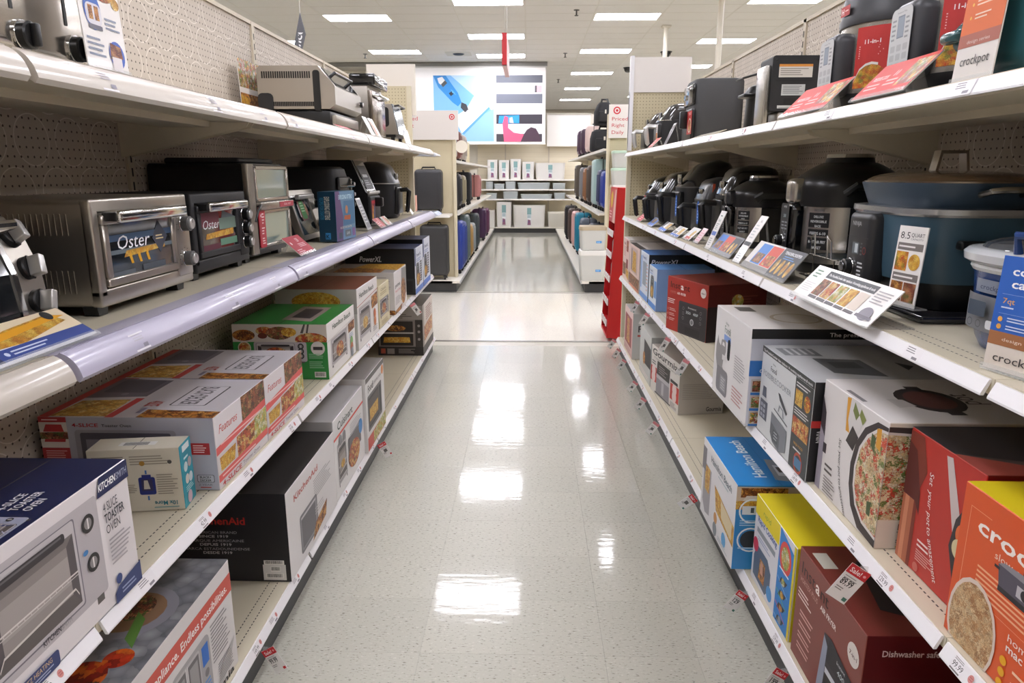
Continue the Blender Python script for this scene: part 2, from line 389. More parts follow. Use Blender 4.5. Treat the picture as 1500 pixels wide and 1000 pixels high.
for n, (i, j) in enumerate(sorted(lights)):
    o = tf if n == 0 else dup(tf)
    o.location = (lx(i)+.61, ly(j)+.305, CZ)
    rows = sorted(k for a, k in lights if a == i and ly(k) > 9.5); back = sorted((k for a, k in lights if a == i and ly(k) <= 9.5), reverse=True)
    side = {-5: 'leftmost', -3: 'second from left', -1: 'third from left', 1: 'fourth from left', 3: 'fifth from left', 5: 'rightmost'}[i]
    num = ('first', 'second', 'third', 'fourth', 'fifth', 'sixth', 'seventh')
    o['label'] = ('ceiling light panel, %s from the front in the %s row' % (num[rows.index(j)], side)) if j in rows else 'ceiling light panel above the camera, %s back in the %s row' % (num[back.index(j)], side)
floor = B().box(-12, 14, -6, 33, -.1, -.004, mat('#b9b4a8', .3)).obj('floor'); struct(floor)
FM = floor_mat(); FM2 = floor_mat(1, '#e0dbcf', .3)
T = .3048; tx0 = -.049-4*T; ty0 = 2.008-10*T
tiles = []; side = []
for i in range(-26, 36):
    for j in range(0, 98):
        x, y = tx0+T*(i+.5), ty0+T*(j+.5)
        if y+T/2 > 6.46 and y-T/2 < 9.25 or y < .3: continue
        if abs(x) < 1.02 or y > 9.2 and abs(x) < 1.2 and y < 19.2: tiles.append((x, y))
        elif y > 9.2 or 6.0 < y: side.append((x, y))
tiles.sort(key=lambda p: p[0]**2+p[1]**2)
tb = B(); vs, fs = slab(T-.0004, T-.0004, .004, .0002, FM, True); tb.add(vs, fs, FM); tp = tb.obj('floor_tile', floor)
for n, (x, y) in enumerate(tiles[:300]):
    o = tp if n == 0 else tp.copy()
    if n: COL.objects.link(o)
    o.location = (x, y, -.004)
def tile_field(name, pts, m):
    b = B()
    for x, y in pts: vs, fs = slab(T-.0004, T-.0004, .004, .0002, m, True); b.add([(a+x, c+y, e-.004) for a, c, e in vs], fs, m)
    stuff(b.obj(name, floor))
tile_field('far_floor_tiles', tiles[300:], FM)
cross = [(-9+T*(i+.5), 6.49+T*(j+.5)) for i in range(64) for j in range(9)]
tile_field('cross_aisle_tiles', cross, FM2)
tile_field('side_floor_tiles', side, FM)
for n, y in ((1, 6.465), (2, 9.235)):
    struct(B().box(-9, 10, y-.022, y+.022, -.004, .0008, mat('#8f8c86', .25)).obj('trim_%d' % n))
WM = mat('#e6e0d4', .8)
struct(B().box(-12, .42, 19.6, 19.8, 0, CZ, WM).obj('wall_back'))
struct(B().box(-12, 14, 32.8, 33, 0, CZ, WM).obj('wall_far_back'))
struct(B().box(-12, -11.8, -6, 33, 0, CZ, WM).obj('wall_left'))
struct(B().box(13.8, 14, -6, 33, 0, CZ, WM).obj('wall_right'))
struct(B().box(-12, 14, -6, -5.8, 0, CZ, WM).obj('wall_front'))
# soffit band along the top of the back wall
struct(B().box(-9, .42, 18.9, 19.6, 4.2, CZ-.008, mat('#a9a6a0', .5)).obj('trim_3'))
struct(B().box(-9, .44, 18.86, 18.9, 4.19, CZ-.008, mat('#8c8a86', .45)).obj('trim_4'))

# ---------------- gondola shelving ----------------
PEG = pegboard('#c3b8aa', '#4a4239', '#e3dbd1'); PEGEND = pegboard('#c3b899', '#5d5443', None, (0, 2)); SHELF = shelf_top_mat()
UPR = mat('#c8bda8', .45); SLOT = mat('#2e2a25', .6)
CLEARLIP = mat('#b0acbf', .33, coat=.25); CREAMLIP = mat('#b9b1a6', .34, coat=.25)
PIN = mat('#cf8a86', .6)
SIDE = {'L': dict(s=1, back=-1.37, lip=(-.80, -.80, -.825), deck=-.825, z=(1.687, 1.178, .66), deckz=.107),
        'R': dict(s=-1, back=1.33, lip=(.79, .79, .78), deck=.775, z=(1.68, 1.166, .656), deckz=.108)}
TOPZ = {'L': (1.737, 1.226, .692, .14), 'R': (1.712, 1.198, .688, .14)}
def rail_prof(kind):
    # (outward, z) profile, z measured from lip bottom
    if kind == 'flat': return [(-.018, .0295), (-.012, .0295), (.0, .004), (0, 0), (-.006, 0)], .034
    pts = [(-.056, .049), (-.04, .0505), (-.034, .056)]
    for k in range(9):
        q = R(76-k*8.2); pts.append((-.046+.048*math.cos(q), -.002+.058*math.sin(q)))
    pts += [(-.006, 0), (-.05, .03), (-.056, .046)]; return pts, .05
ordn = ('first', 'second', 'third', 'fourth', 'fifth')
def price_label(parent, x, y, z, s, txt, pink=True, wid=.062, tilt=.5):
    """paper price ticket in the rail: local frame u along +Y (left run) or -Y (right run)"""
    b = B(); hgt = .0255
    def pt(u, v, e):
        out = -.012*(v/hgt)+e+.0014
        return (s*out, (u if s > 0 else -u), v+.003)
    its = [('r', 0, 0, 1, 1, '#ebe8ea')]
    if txt: its += [('t', txt, .06, .3, .4, '#3a3436', {'sx': .95}), ('ln', .06, .76, .6, .98, 2, '#8a8386'), ('r', .06, .06, .5, .16, '#77706f')]
    else: its += [('ln', .08, .45, .7, .95, 3, '#8f8a90'), ('r', .55, .1, .85, .3, '#8a858c')]
    draw(b, wid, hgt, its, pt, .0003)
    if pink: draw(b, wid, hgt, [('c', .9, .6, .11, PIN), ('ln', .84, .45, .98, .75, 2, '#b56a66')], pt, .0008)
    return b.obj('price_label', parent, (x, y, z), fixn=False)
def gondola(side, k):
    d = SIDE[side]; s = d['s']; y0 = 1.18+1.219*(k-1); y1 = y0+1.219; bx = d['back']
    word = 'left' if side == 'L' else 'right'
    t = thing('gondola_shelving', 'beige pegboard shelf unit, %s bay from the front on the %s side of the aisle' % (ordn[k], word), 'shelving', (bx, (y0+y1)/2, 0), 0, 'shelf units of the %s run' % word)
    g = (y1-y0)/2
    o = B().box(-.012, .012, -g, g, .12, 2.245, PEG).obj('pegboard_panel', t, (0, 0, 0))
    B().box(-.02, .02, -g, g, 2.245, 2.262, UPR).obj('top_trim', t)
    u = B().box(-.02, .022, -.017, .017, 0, 2.26, UPR)
    for q in range(44): u.box(s*.0215, s*.0228, -.004, .004, .2+q*.046, .228+q*.046, SLOT)
    u.obj('upright', t, (0, -g+.0175, 0))
    if k == 4: u2 = B().box(-.02, .022, -.017, .017, 0, 2.26, UPR); u2.obj('upright', t, (0, g-.0175, 0))
    for i in range(4):
        deck = i == 3; lip = d['deck'] if deck else d['lip'][i]; z = d['deckz'] if deck else d['z'][i]
        kind = 'flat' if (side == 'R' or i >= 2) else 'curve'
        prof, hh = rail_prof(kind); inner = .016 if kind == 'flat' else .052; top = TOPZ[side][i]
        if kind == 'curve' and i == 1 and k: prof = [(-.105, .0485)] + prof[:-1] + [(-.056, .0483)]   # clear cover lies on the shelf
        dep = abs(bx-lip)-.013
        b = B(); b.box(*sorted((-s*dep, -s*inner)), -g+.001, g-.001, top-z-.026 if not deck else top-z-.03, top-z, SHELF)
        if not deck:                                                 # stiffening channel under the shelf
            b.box(*sorted((-s*(dep*.45), -s*(dep*.45+.16))), -g+.012, g-.012, top-z-.045, top-z-.024, CREAM)
        sh = b.obj('base_deck' if deck else 'shelf', t, (lip-bx, 0, z))
        lipm = RAIL if kind == 'flat' else (CREAMLIP if i == 0 or k == 0 else CLEARLIP)
        r = B(); r.prism([(s*a, c) for a, c in prof], -g+.009, g-.009, lipm, 'y', kind != 'flat')
        r.obj('price_rail', sh)
        if kind == 'flat':                                           # cream channel edge seen above the strip
            B().prism([(s*a, c) for a, c in ((-.022, .0312), (-.017, .0312), (-.0175, .026), (-.022, -.001))], -g+.0015, g-.0015, CREAM, 'y').obj('rail_channel', sh)
        if deck:
            B().box(*sorted((-s*.03, -s*.05)), -g, g, -z, -.004, KICK).obj('kick_plate', sh)
            B().box(*sorted((-s*.028, -s*.008)), -g, g, -.016, -.001, DARK).obj('kick_plate', sh)
        else:
            for e in (-g+.02, g-.02):
                br = B(); br.prism([(-s*dep, top-z-.03), (-s*.12, top-z-.03), (-s*.13, top-z-.045), (-s*(dep-.01), top-z-.14), (-s*dep, top-z-.14)], e-.002, e+.002, CREAM, 'y'); br.obj('bracket', sh)
        if kind == 'flat':
            rnd = random.Random(k*10+i+(0 if side == 'L' else 50)); n = 4 if i >= 2 else 2
            for q in range(n):
                yy = -g+(q+.25+.4*rnd.random())*(2*g/n)
                prc = PRICES.get((side, i, k, q))
                if prc: yy = prc[1]-(y0+y1)/2
                price_label(sh, 0, yy, 0, s, prc[0] if prc else '', bool(prc) or rnd.random() < .5)
        else:
            for yy in ((-.55, .25) if k != 1 else (-.42, .05, .38)):
                bb = B()
                def pt(u, v, e):
                    q = R(12+v/.036*40); return (s*(-.046+(.0484+e)*math.cos(q)), u, -.002+(.0584+e)*math.sin(q))
                draw(bb, .052, .036, [('r', 0, 0, 1, 1, '#dedbe0'), ('ln', .1, .5, .8, .95, 3, '#a8a4ae'), ('r', .55, .12, .88, .32, '#8a8692')], pt, .0004)
                bb.obj('price_label', sh, (0, yy, 0), fixn=False)
    return t
PRICES = {('L', 2, 1, 1): ('42.99', 1.60), ('L', 2, 0, 3): ('29.99', 1.00), ('R', 2, 1, 0): ('129.99', 1.42), ('R', 2, 0, 3): ('99.99', 1.14),
          ('R', 2, 1, 2): ('149.99', 1.95), ('R', 3, 1, 2): ('129.99', 1.96), ('R', 3, 1, 1): ('199.99', 1.72), ('L', 3, 1, 1): ('149.99', 1.83), ('L', 2, 1, 3): ('59.99', 2.28)}
for sd in 'LR':
    for k in range(5): gondola(sd, k)
# end-cap units closing both runs: pegboard turned to face across the aisle, white header above
for sd in 'LR':
    d = SIDE[sd]; s = d['s']; x0, x1 = sorted((d['back']+s*.02, -1.0 if sd == 'L' else .835))
    t = thing('endcap_unit', 'beige pegboard end panel closing the %s shelf run at the cross aisle' % ('left' if sd == 'L' else 'right'), 'shelving', ((x0+x1)/2, 6.09, 0), 0, 'end panels of the shelf runs')
    hw = (x1-x0)/2; zt = 2.245 if sd == 'L' else 2.19
    B().box(-hw, hw, -.012, .012, .12, zt, PEGEND).obj('pegboard_panel', t)
    for q in (-1, 1): B().box(q*hw-.018, q*hw+.018, -.02, .02, 0, zt, mat('#cfc6ae', .5)).obj('upright', t)
    if sd == 'R':
        B().box(-hw, hw, -.022, .022, 2.19, 2.46, mat('#e2dcd6', .5)).obj('header_panel', t)
        B().box(-hw-.018, -hw+.012, -.03, .03, 1.73, 2.47, mat('#e9e8ea', .4)).obj('corner_post', t)
    else:
        B().box(-hw, hw+.05, .02, .06, 2.02, 2.42, mat('#ddd6cb', .5)).obj('header_panel', t)
    # short shelf round the corner, seen past the end of the run
    for z in ((1.69, 1.19) if sd == 'L' else ()):
        b = B(); b.box(-hw, hw, .02, .32, z, z+.02, CREAM); sh = b.obj('shelf', t)
        B().prism([(hw+.0, z+.03), (hw+.18, z+.03), (hw+.22, z+.004), (hw+.2, z-.004), (hw, z)], .0, .3, mat('#d4d9e4', .2, coat=.6), 'y').obj('price_rail', sh)
# ---------------- appliance builders (front faces local -y, base centre-front at the origin) ----------------
BLK = mat('#151516', .32); BLKG = mat('#0e0e10', .1, coat=.8); BLKM = mat('#1e1e20', .55, bump=.05, bscale=400); GREY = mat('#5b5a59', .45)
STL = steel('#b4aea5', .3, 0); STLV = steel('#bab5ae', .26, 2); CHROME = mat('#d9d9d9', .1, 1); GLASSD = mat('#1a1d20', .05, coat=1)
SLOTM = mat('#26221e', .7); SILV = mat('#c9c8c6', .3, .6); CLEAR = mat('#eef2f4', .06, alpha=.16); CLEARW = mat('#eef1f1', .12, alpha=.2)
def oven_pic(body='#b8b4b4', inner='#4a4444', food_=None, knobs=2, side='r'):
    """a countertop oven as printed on cartons"""
    it = [('rr', 0, .06, 1, 1, body, .008), ('r', .03, .0, .1, .07, '#5c5856'), ('r', .88, .0, .95, .07, '#5c5856')]
    u1 = .78 if knobs else .95; um = u1-.045
    it += [('rr', .04, .12, u1, .94, '#77727a', .006), ('rr', .05, .135, u1-.01, .93, '#c2bcbe', .006), ('r', .075, .17, u1-.03, .82, inner), ('p', [(.075, .82), (.14, .74), (um-.05, .74), (u1-.03, .82)], '#77706e'), ('p', [(.075, .17), (.14, .3), (um-.05, .3), (u1-.03, .17)], '#5f5856'),
           ('r', .14, .3, um-.05, .74, '#a49c98'), ('r', .14, .3, um-.05, .4, '#968e8a'), ('r', .14, .66, um-.05, .74, '#8f8783'), ('r', .075, .455, u1-.03, .47, '#d8d2ce'), ('r', .075, .43, u1-.03, .438, '#c9c3bf')]
    it += [('r', .1+.05*k, .438, .104+.05*k, .455, '#d8d2ce') for k in range(int((u1-.15)/.05))] + [('p', [(.09, .22), (.13, .3), (um-.03, .34), (u1-.05, .27), (u1-.05, .25), (um-.03, .32), (.13, .28), (.09, .2)], '#d4cec8')]
    if food_: it += [('c', (.05+u1)/2, .45, .22, food_, .55)]
    it += [('rr', .14, .8, u1-.1, .885, '#3a3638', .007), ('r', .17, .85, u1-.13, .868, '#6a6668')]
    for k in range(knobs):
        v = .8-k*.6/max(1, knobs-.4); it += [('c', .89, v, .058, '#2e2c2c'), ('c', .89, v, .035, '#8a8686'), ('r', .884, v-.05, .896, v+.05, '#ddd8d6')]
    return it
def fryer_pic(body='#3b3b3d', food_=None):
    it = [('p', [(.12, .0), (.88, 0), (.97, .1), (1, .6), (.93, .9), (.8, 1), (.2, 1), (.07, .9), (0, .6), (.03, .1)], body), ('p', [(.1, .08), (.9, .08), (.94, .5), (.06, .5)], '#29292b'),
          ('r', .42, .12, .58, .5, '#19191a'), ('r', .44, .3, .56, .48, '#6d6d70'), ('rr', .22, .6, .78, .88, '#101012', .004), ('c', .5, .74, .09, '#7d8288'), ('r', .3, .82, .7, .84, '#8fb6c9')]
    if food_: it += [('c', .5, .28, .36, food_, .8)]
    return it
def pot_pic(body='#55505c', lid='#8a868c', dark='#2b282c'):
    return [('p', [(.06, .12), (.94, .12), (1, .7), (0, .7)], body), ('r', .05, .02, .95, .16, dark), ('p', [(0, .7), (1, .7), (.9, .82), (.62, .88), (.38, .88), (.1, .82)], lid),
            ('r', .42, .88, .58, .97, dark), ('r', -.06, .55, .04, .63, dark), ('r', .96, .55, 1.06, .63, dark), ('r', .36, .25, .64, .55, '#b9b5ba'), ('c', .5, .4, .07, dark)]
PASTA = food(['#e0a92c', '#f0c24a', '#b8431f', '#d77a22', '#6b7a2c', '#c9401f'], 110); RICE = food(['#e6d2a8', '#d8b98a', '#c8412f', '#e8dcc0', '#d9543a', '#6f7f3e', '#e0c594'], 95)
PIZZA = food(['#d8a24a', '#b5402a', '#e6c27a', '#7a3a22', '#c9602e'], 90); GREENS = food(['#b9bf62', '#8f9a3c', '#d8c66a', '#dca23f', '#e3e0c0'], 90)
WINGS = food(['#a8622a', '#c9853a', '#7c3f1c', '#d9a050', '#5a2d18'], 80); FRIES = food(['#e3b23c', '#d99a2c', '#f0cc66', '#b87420'], 120)
MEAT = food(['#7a3a2a', '#a05a3a', '#4e2a20', '#c48a60', '#5e6a34'], 100); SALADY = food(['#6e8a3a', '#aa3333', '#d8cfc0', '#8a5a3a', '#e6b040'], 100)
OATS = food(['#d3ab7c', '#c08f5e', '#e4c79c', '#a97648', '#dcb98a'], 130); TOM = food(['#c93a1c', '#e06a24', '#3c2a24', '#8e1f14'], 40)
SLATE = food(['#8f9198', '#7d7f88', '#a3a4aa', '#85868f'], 30, 'l'); BREAD = food(['#d9a441', '#e8bd5e', '#c48a2e', '#f0d48a'], 70)
def wall_slots(b, x, y0, y1, z0, z1, n, m, s=1):
    for k in range(n): yy = y0+(y1-y0)*(k+.5)/n; b.box(*sorted((x, x+s*.0012)), yy-.0035, yy+.0035, z0, z1, m)
def knob(root, x, y, z, r, m=GREY, face=SILV, depth=.03, name='knob'):
    b = B(); b.cyl((x, y, z), r*1.12, -.004, CHROME, 'y'); b.cyl((x, y-.003, z), r, -depth*.7, m, 'y'); b.cyl((x, y-.003-depth*.68, z), r*.72, -depth*.2, face, 'y', 20)
    b.box(x-r*.09, x+r*.09, y-depth*.98, y-depth*.85, z+r*.1, z+r*.62, BLK); return b.obj(name, root)
def toaster_oven(label, side, x, y0, y1, z, h, d, body, frame, nm='toaster_oven', glass_items=(), group=None, handle=CHROME, knobs=2, foot=.022, kmat=GREY, lean=0):
    w = y1-y0; loc, rz = place(side, x, (y0+y1)/2, z); t = thing(nm, label, 'toaster oven', loc, rz, group)
    b = B(); b.rbox(-w/2, w/2, .012, d, foot, h, body, .014, 3, 'y')
    b.obj('housing', t)
    vs = B()
    for sd in (-1, 1):
        xx = sd*w/2
        for (a, c) in ((h*.70, h*.88), (foot+h*.12, foot+h*.32)):
            for k in range(20):
                yy = .05+(d-.1)*k/20; vs.rbox(*sorted((xx-sd*.0004, xx+sd*.0013)), yy-.002, yy+.002, a, c, body, .001, 1, 'x')
    stuff(vs.obj('vent_louvres', t))
    f = B(); pw = w*.17 if knobs else .0; q = .02                      # front frame: four bars + control panel
    f.rbox(-w/2, w/2, -.008, .02, h-.032, h, frame, .006); f.rbox(-w/2, w/2, -.008, .02, foot, foot+.04, frame, .006)
    f.rbox(-w/2, -w/2+.026, -.008, .02, foot+.02, h-.02, frame, .006); f.box(w/2-.012, w/2, -.006, .02, foot+.02, h-.02, frame)
    f.obj('front_frame', t)
    if knobs: B().rbox(w/2-pw-.008, w/2-.003, -.011, .012, foot+.02, h-.03, frame, .005).obj('control_panel', t)
    dr = B(); x0, x1 = -w/2+.028, w/2-pw-.012; z0, z1 = foot+.042, h-.036
    for a0, a1, c0, c1 in ((x0, x1, z1-.022, z1), (x0, x1, z0, z0+.02), (x0, x0+.02, z0+.02, z1-.022), (x1-.02, x1, z0+.02, z1-.022)): dr.rbox(a0, a1, -.014, .004, c0, c1, frame, .003, 1)
    door = dr.obj('door', t)
    g = B(); g.box(x0+.018, x1-.018, -.009, -.004, z0+.018, z1-.02, GLASSD); g.obj('glass', door)
    if glass_items:
        gb = B(); W, H = x1-x0-.036, z1-z0-.038; draw(gb, W, H, glass_items, lambda u, v, e: (x0+.018+u, -.009-e, z0+.018+v)); gb.obj('window_print', door, fixn=False)
    hb = B(); zz = z1-.004; hb.rbox(x0+.01, x1-.0, -.052, -.036, zz-.014, zz+.014, handle, .007)
    for sx in (x0+.02, x1-.02): hb.rbox(sx-.012, sx+.012, -.042, -.008, zz-.01, zz+.01, BLK, .003)
    hb.obj('handle', door)
    for k in range(knobs): knob(t, w/2-pw/2-.006, -.012, h*.70-k*h*.36/max(1, knobs-1), .02, kmat)
    pp = []
    if knobs:
        kb = B()
        for k in range(knobs):
            kz = h*.70-k*h*.36/max(1, knobs-1)
            for j in range(9):
                q = R(-30+30*j); cx, cz = w/2-pw/2-.006+.029*math.cos(q), kz+.029*math.sin(q); kb.box(cx-.0015, cx+.0015, -.0122, -.0111, cz-.0008, cz+.0008, mat('#4a4744', .5))
        kb.obj('dial_marks', t)
    for sx in (-1, 1):
        for yy in (.03, d-.05):
            ft = B(); ft.prism([(sx*(w/2-.012)-.02, 0), (sx*(w/2-.012)+.02, 0), (sx*(w/2-.012)+.026, foot+.004), (sx*(w/2-.012)-.026, foot+.004)] if 0 else [(sx*(w/2-.035)-.016, 0), (sx*(w/2-.035)+.016, 0), (sx*(w/2-.035)+.022, foot+.002), (sx*(w/2-.035)-.022, foot+.002)], yy-.014, yy+.02, BLK, 'y'); ft.obj('foot', t)
    return t
def placard(label, side, x, y, z, w, h, items, tilt=12, yaw=0, acrylic=True, lift=0, group='printed shelf signs', base=True, nm='shelf_sign', bg='#ece8e4', cat='sign', thick=.0025, stand=None):
    """printed card in a clear holder, leaning back by tilt degrees; origin at its foot"""
    if side == 'L' and 1.2 < z < 1.3: lift += .003              # stands on the clear shelf edge cover
    loc, rz = place(side, x, y, z+lift); t = thing(nm, label, cat, loc, rz+R(yaw), group)
    q = R(tilt); c, s = math.cos(q), math.sin(q); b = B()
    def q3(u, e, v): return (u, v*s-e*c, v*c+e*s)
    def sheet(b, u0, u1, v0, v1, e0, e1, m):
        vs = [q3(u, e, v) for v in (v0, v1) for e in (e0, e1) for u in (u0, u1)]
        b.add(vs, [(0, 1, 3, 2), (4, 6, 7, 5), (0, 4, 5, 1), (2, 3, 7, 6), (0, 2, 6, 4), (1, 5, 7, 3)], m)
    sheet(b, -w/2, w/2, .004, h, 0, thick, mat(bg, .3, coat=.4)); b.obj('card', t)
    p = B(); draw(p, w, h-.004, items, lambda u, v, e: q3(u-w/2, thick+e, v+.004)); p.obj('print', t, fixn=False)
    if base:
        a = B(); dp = (h*s+.03 if stand is None else stand)
        sheet(a, -w/2-.004, w/2+.004, 0, .012, thick+.0006, thick+.003, CLEARW)
        a.box(-w/2-.004, w/2+.004, -.004, dp, 0, .003, CLEARW)
        if tilt > 20: a.prism([(dp-.003, .003), (dp, .003), (h*s+.003, h*c-.004), (h*s, h*c-.004)], -w*.12, w*.12, CLEARW)
        a.obj('clear_holder', t)
    return t
def arch_handle(pts, r, m, flat=1): return B().tube(pts, r, m, 10, flat=flat)
def basket_fryer(label, side, x, y, z, w, d, h, body=BLKG, slope=.05, hd=.09, sticker=None, bandm=SILV, group='basket air fryers', handle=BLK, nm='air_fryer', ex=4):
    """pod-shaped air fryer: rounded body, sloping glossy top panel, pull-out basket with a loop handle"""
    loc, rz = place(side, x, y, z); t = thing(nm, label, 'air fryer', loc, rz, group); cy = d/2
    b = B(); b.loft([(0, w*.42, d*.42, ex, 0, cy), (.012, w*.47, d*.47, ex, 0, cy), (h*.3, w*.5, d*.5, ex, 0, cy), (h*.62, w*.5, d*.5, ex, 0, cy)], BLKM, 40); b.obj('base', t)
    u = B(); secs = []
    for k in range(9):
        f = k/8; zz = h*.62+f*(h*.38); sh = slope*f; r = 1-.07*f**2-.42*max(0, (f-.75)/.25)**2.5
        secs.append((zz, w*.5*r, d*.5*r-sh*.5, ex, 0, cy+sh*.5))
    u.loft(secs, body, 40); u.obj('upper_housing', t)
    B().loft([(h*.61, w*.503, d*.503, ex, 0, cy), (h*.628, w*.503, d*.503, ex, 0, cy)], bandm, 40, False).obj('trim_band', t)
    bk = B(); bk.rbox(-w*.36, w*.36, -.012, .03, h*.08, h*.56, BLK, .012); bas = bk.obj('basket_front', t)
    hb = B(); hz = h*.5; hb.tube([(0, .0, hz), (0, -hd*.8, hz+.004), (0, -hd, hz-.012), (0, -hd*.92, hz-.06), (0, -hd*.82, h*.14), (0, -hd*.7, h*.11)], [.013, .014, .014, .013, .012, .01], handle, 10, flat=1.35); hb.obj('handle', bas)
    ds = B(); ds.rbox(-w*.2, w*.2, -.001+.012, .02, h*.66, h*.8, BLKG, .004); ds.obj('display', t)
    if sticker:
        sb = B(); sticker(sb, w, d, h); sb.obj('sticker', t, fixn=False)
    return t
def stick(u0, z0, sw, sh, items, y=-.014):
    """flat sticker on the front (facing -y)"""
    return lambda b, w, d, h: draw(b, sw, sh, items, lambda u, v, e: (u0*w+u-sw/2, y-e, z0*h+v))
def side_stick(side, yc, z0, sw, sh, items, off=.001):
    """sticker on the near side wall"""
    s = -1 if side == 'L' else 1
    return lambda b, w, d, h: draw(b, sw, sh, items, lambda u, v, e: (s*(w/2+off+e), yc+(sw/2-u if s < 0 else u-sw/2), z0*h+v))
# ---------------- left run: cartons on the two lower shelves ----------------
zc, zd = TOPZ['L'][2], TOPZ['L'][3]; NAVY = '#1b2450'
gt = 'boxed toaster ovens on the left shelves'
carton('navy and white carton with printed oven picture, nearest on the third left shelf', 'L', -.835, .86, 1.335, zc, .276, .30, ('#e2dcdd', '#26305f', NAVY), {
    'front': sub(oven_pic('#b9b3b6', '#5a5355', None, 2), .1, .12, .77, .9) + [
        ('p', [(.77, .86), (1, .86), (1, 1), (.8, 1)], NAVY), ('t', 'KITCHEN', .785, .9, .055, '#ffffff', {'b': 1, 'fit': .12, 'sl': .1}), ('t', 'SMITH', .908, .9, .055, '#aab0c8', {'fit': .08, 'sl': .1}),
        ('t', '4 SLICE', .8, .73, .07, '#3c3c44', {'fit': .1}), ('t', 'TOASTER', .8, .645, .07, '#3c3c44', {'fit': .14, 'b': 1}), ('t', 'OVEN', .8, .56, .07, '#3c3c44', {'fit': .1}),
        ('ln', .81, .3, .97, .52, 7, '#a9a3a6'), ('c', .84, .17, .022, '#39477c'), ('p', [(.8, 0), (1, 0), (1, .16), (.83, .12), (.8, .08)], '#34406f'), ('ln', .85, .03, .98, .09, 2, '#9aa3c4'),
        ('rr', .17, .0, .43, .11, '#34406f', .006), ('t', 'QUARTZ HEATING', .19, .062, .035, '#d9b98a', {'fit': .2}), ('ln', .2, .01, .4, .05, 2, '#aab2cf'),
        ('t', 'KITCHEN', .36, .2, .04, '#3a3538', {'b': 1, 'fit': .1}), ('t', 'SMITH', .462, .2, .04, '#8a8588', {'fit': .06}), ('c', .655, .56, .016, '#4d86c0', .7)],
    'top': sub(oven_pic('#a9adc4', '#4a5078', None, 2), .24, .04, .46, .3) + [('t', '4-SLICE', .5, .27, .055, '#e8e8f0', {'b': 1, 'fit': .14}), ('t', 'TOASTER', .5, .19, .055, '#e8e8f0', {'b': 1, 'fit': .16}), ('t', 'OVEN', .5, .11, .055, '#e8e8f0', {'b': 1, 'fit': .1}), ('t', 'X', .33, .06, .04, '#c9cde0')]}, group=gt)
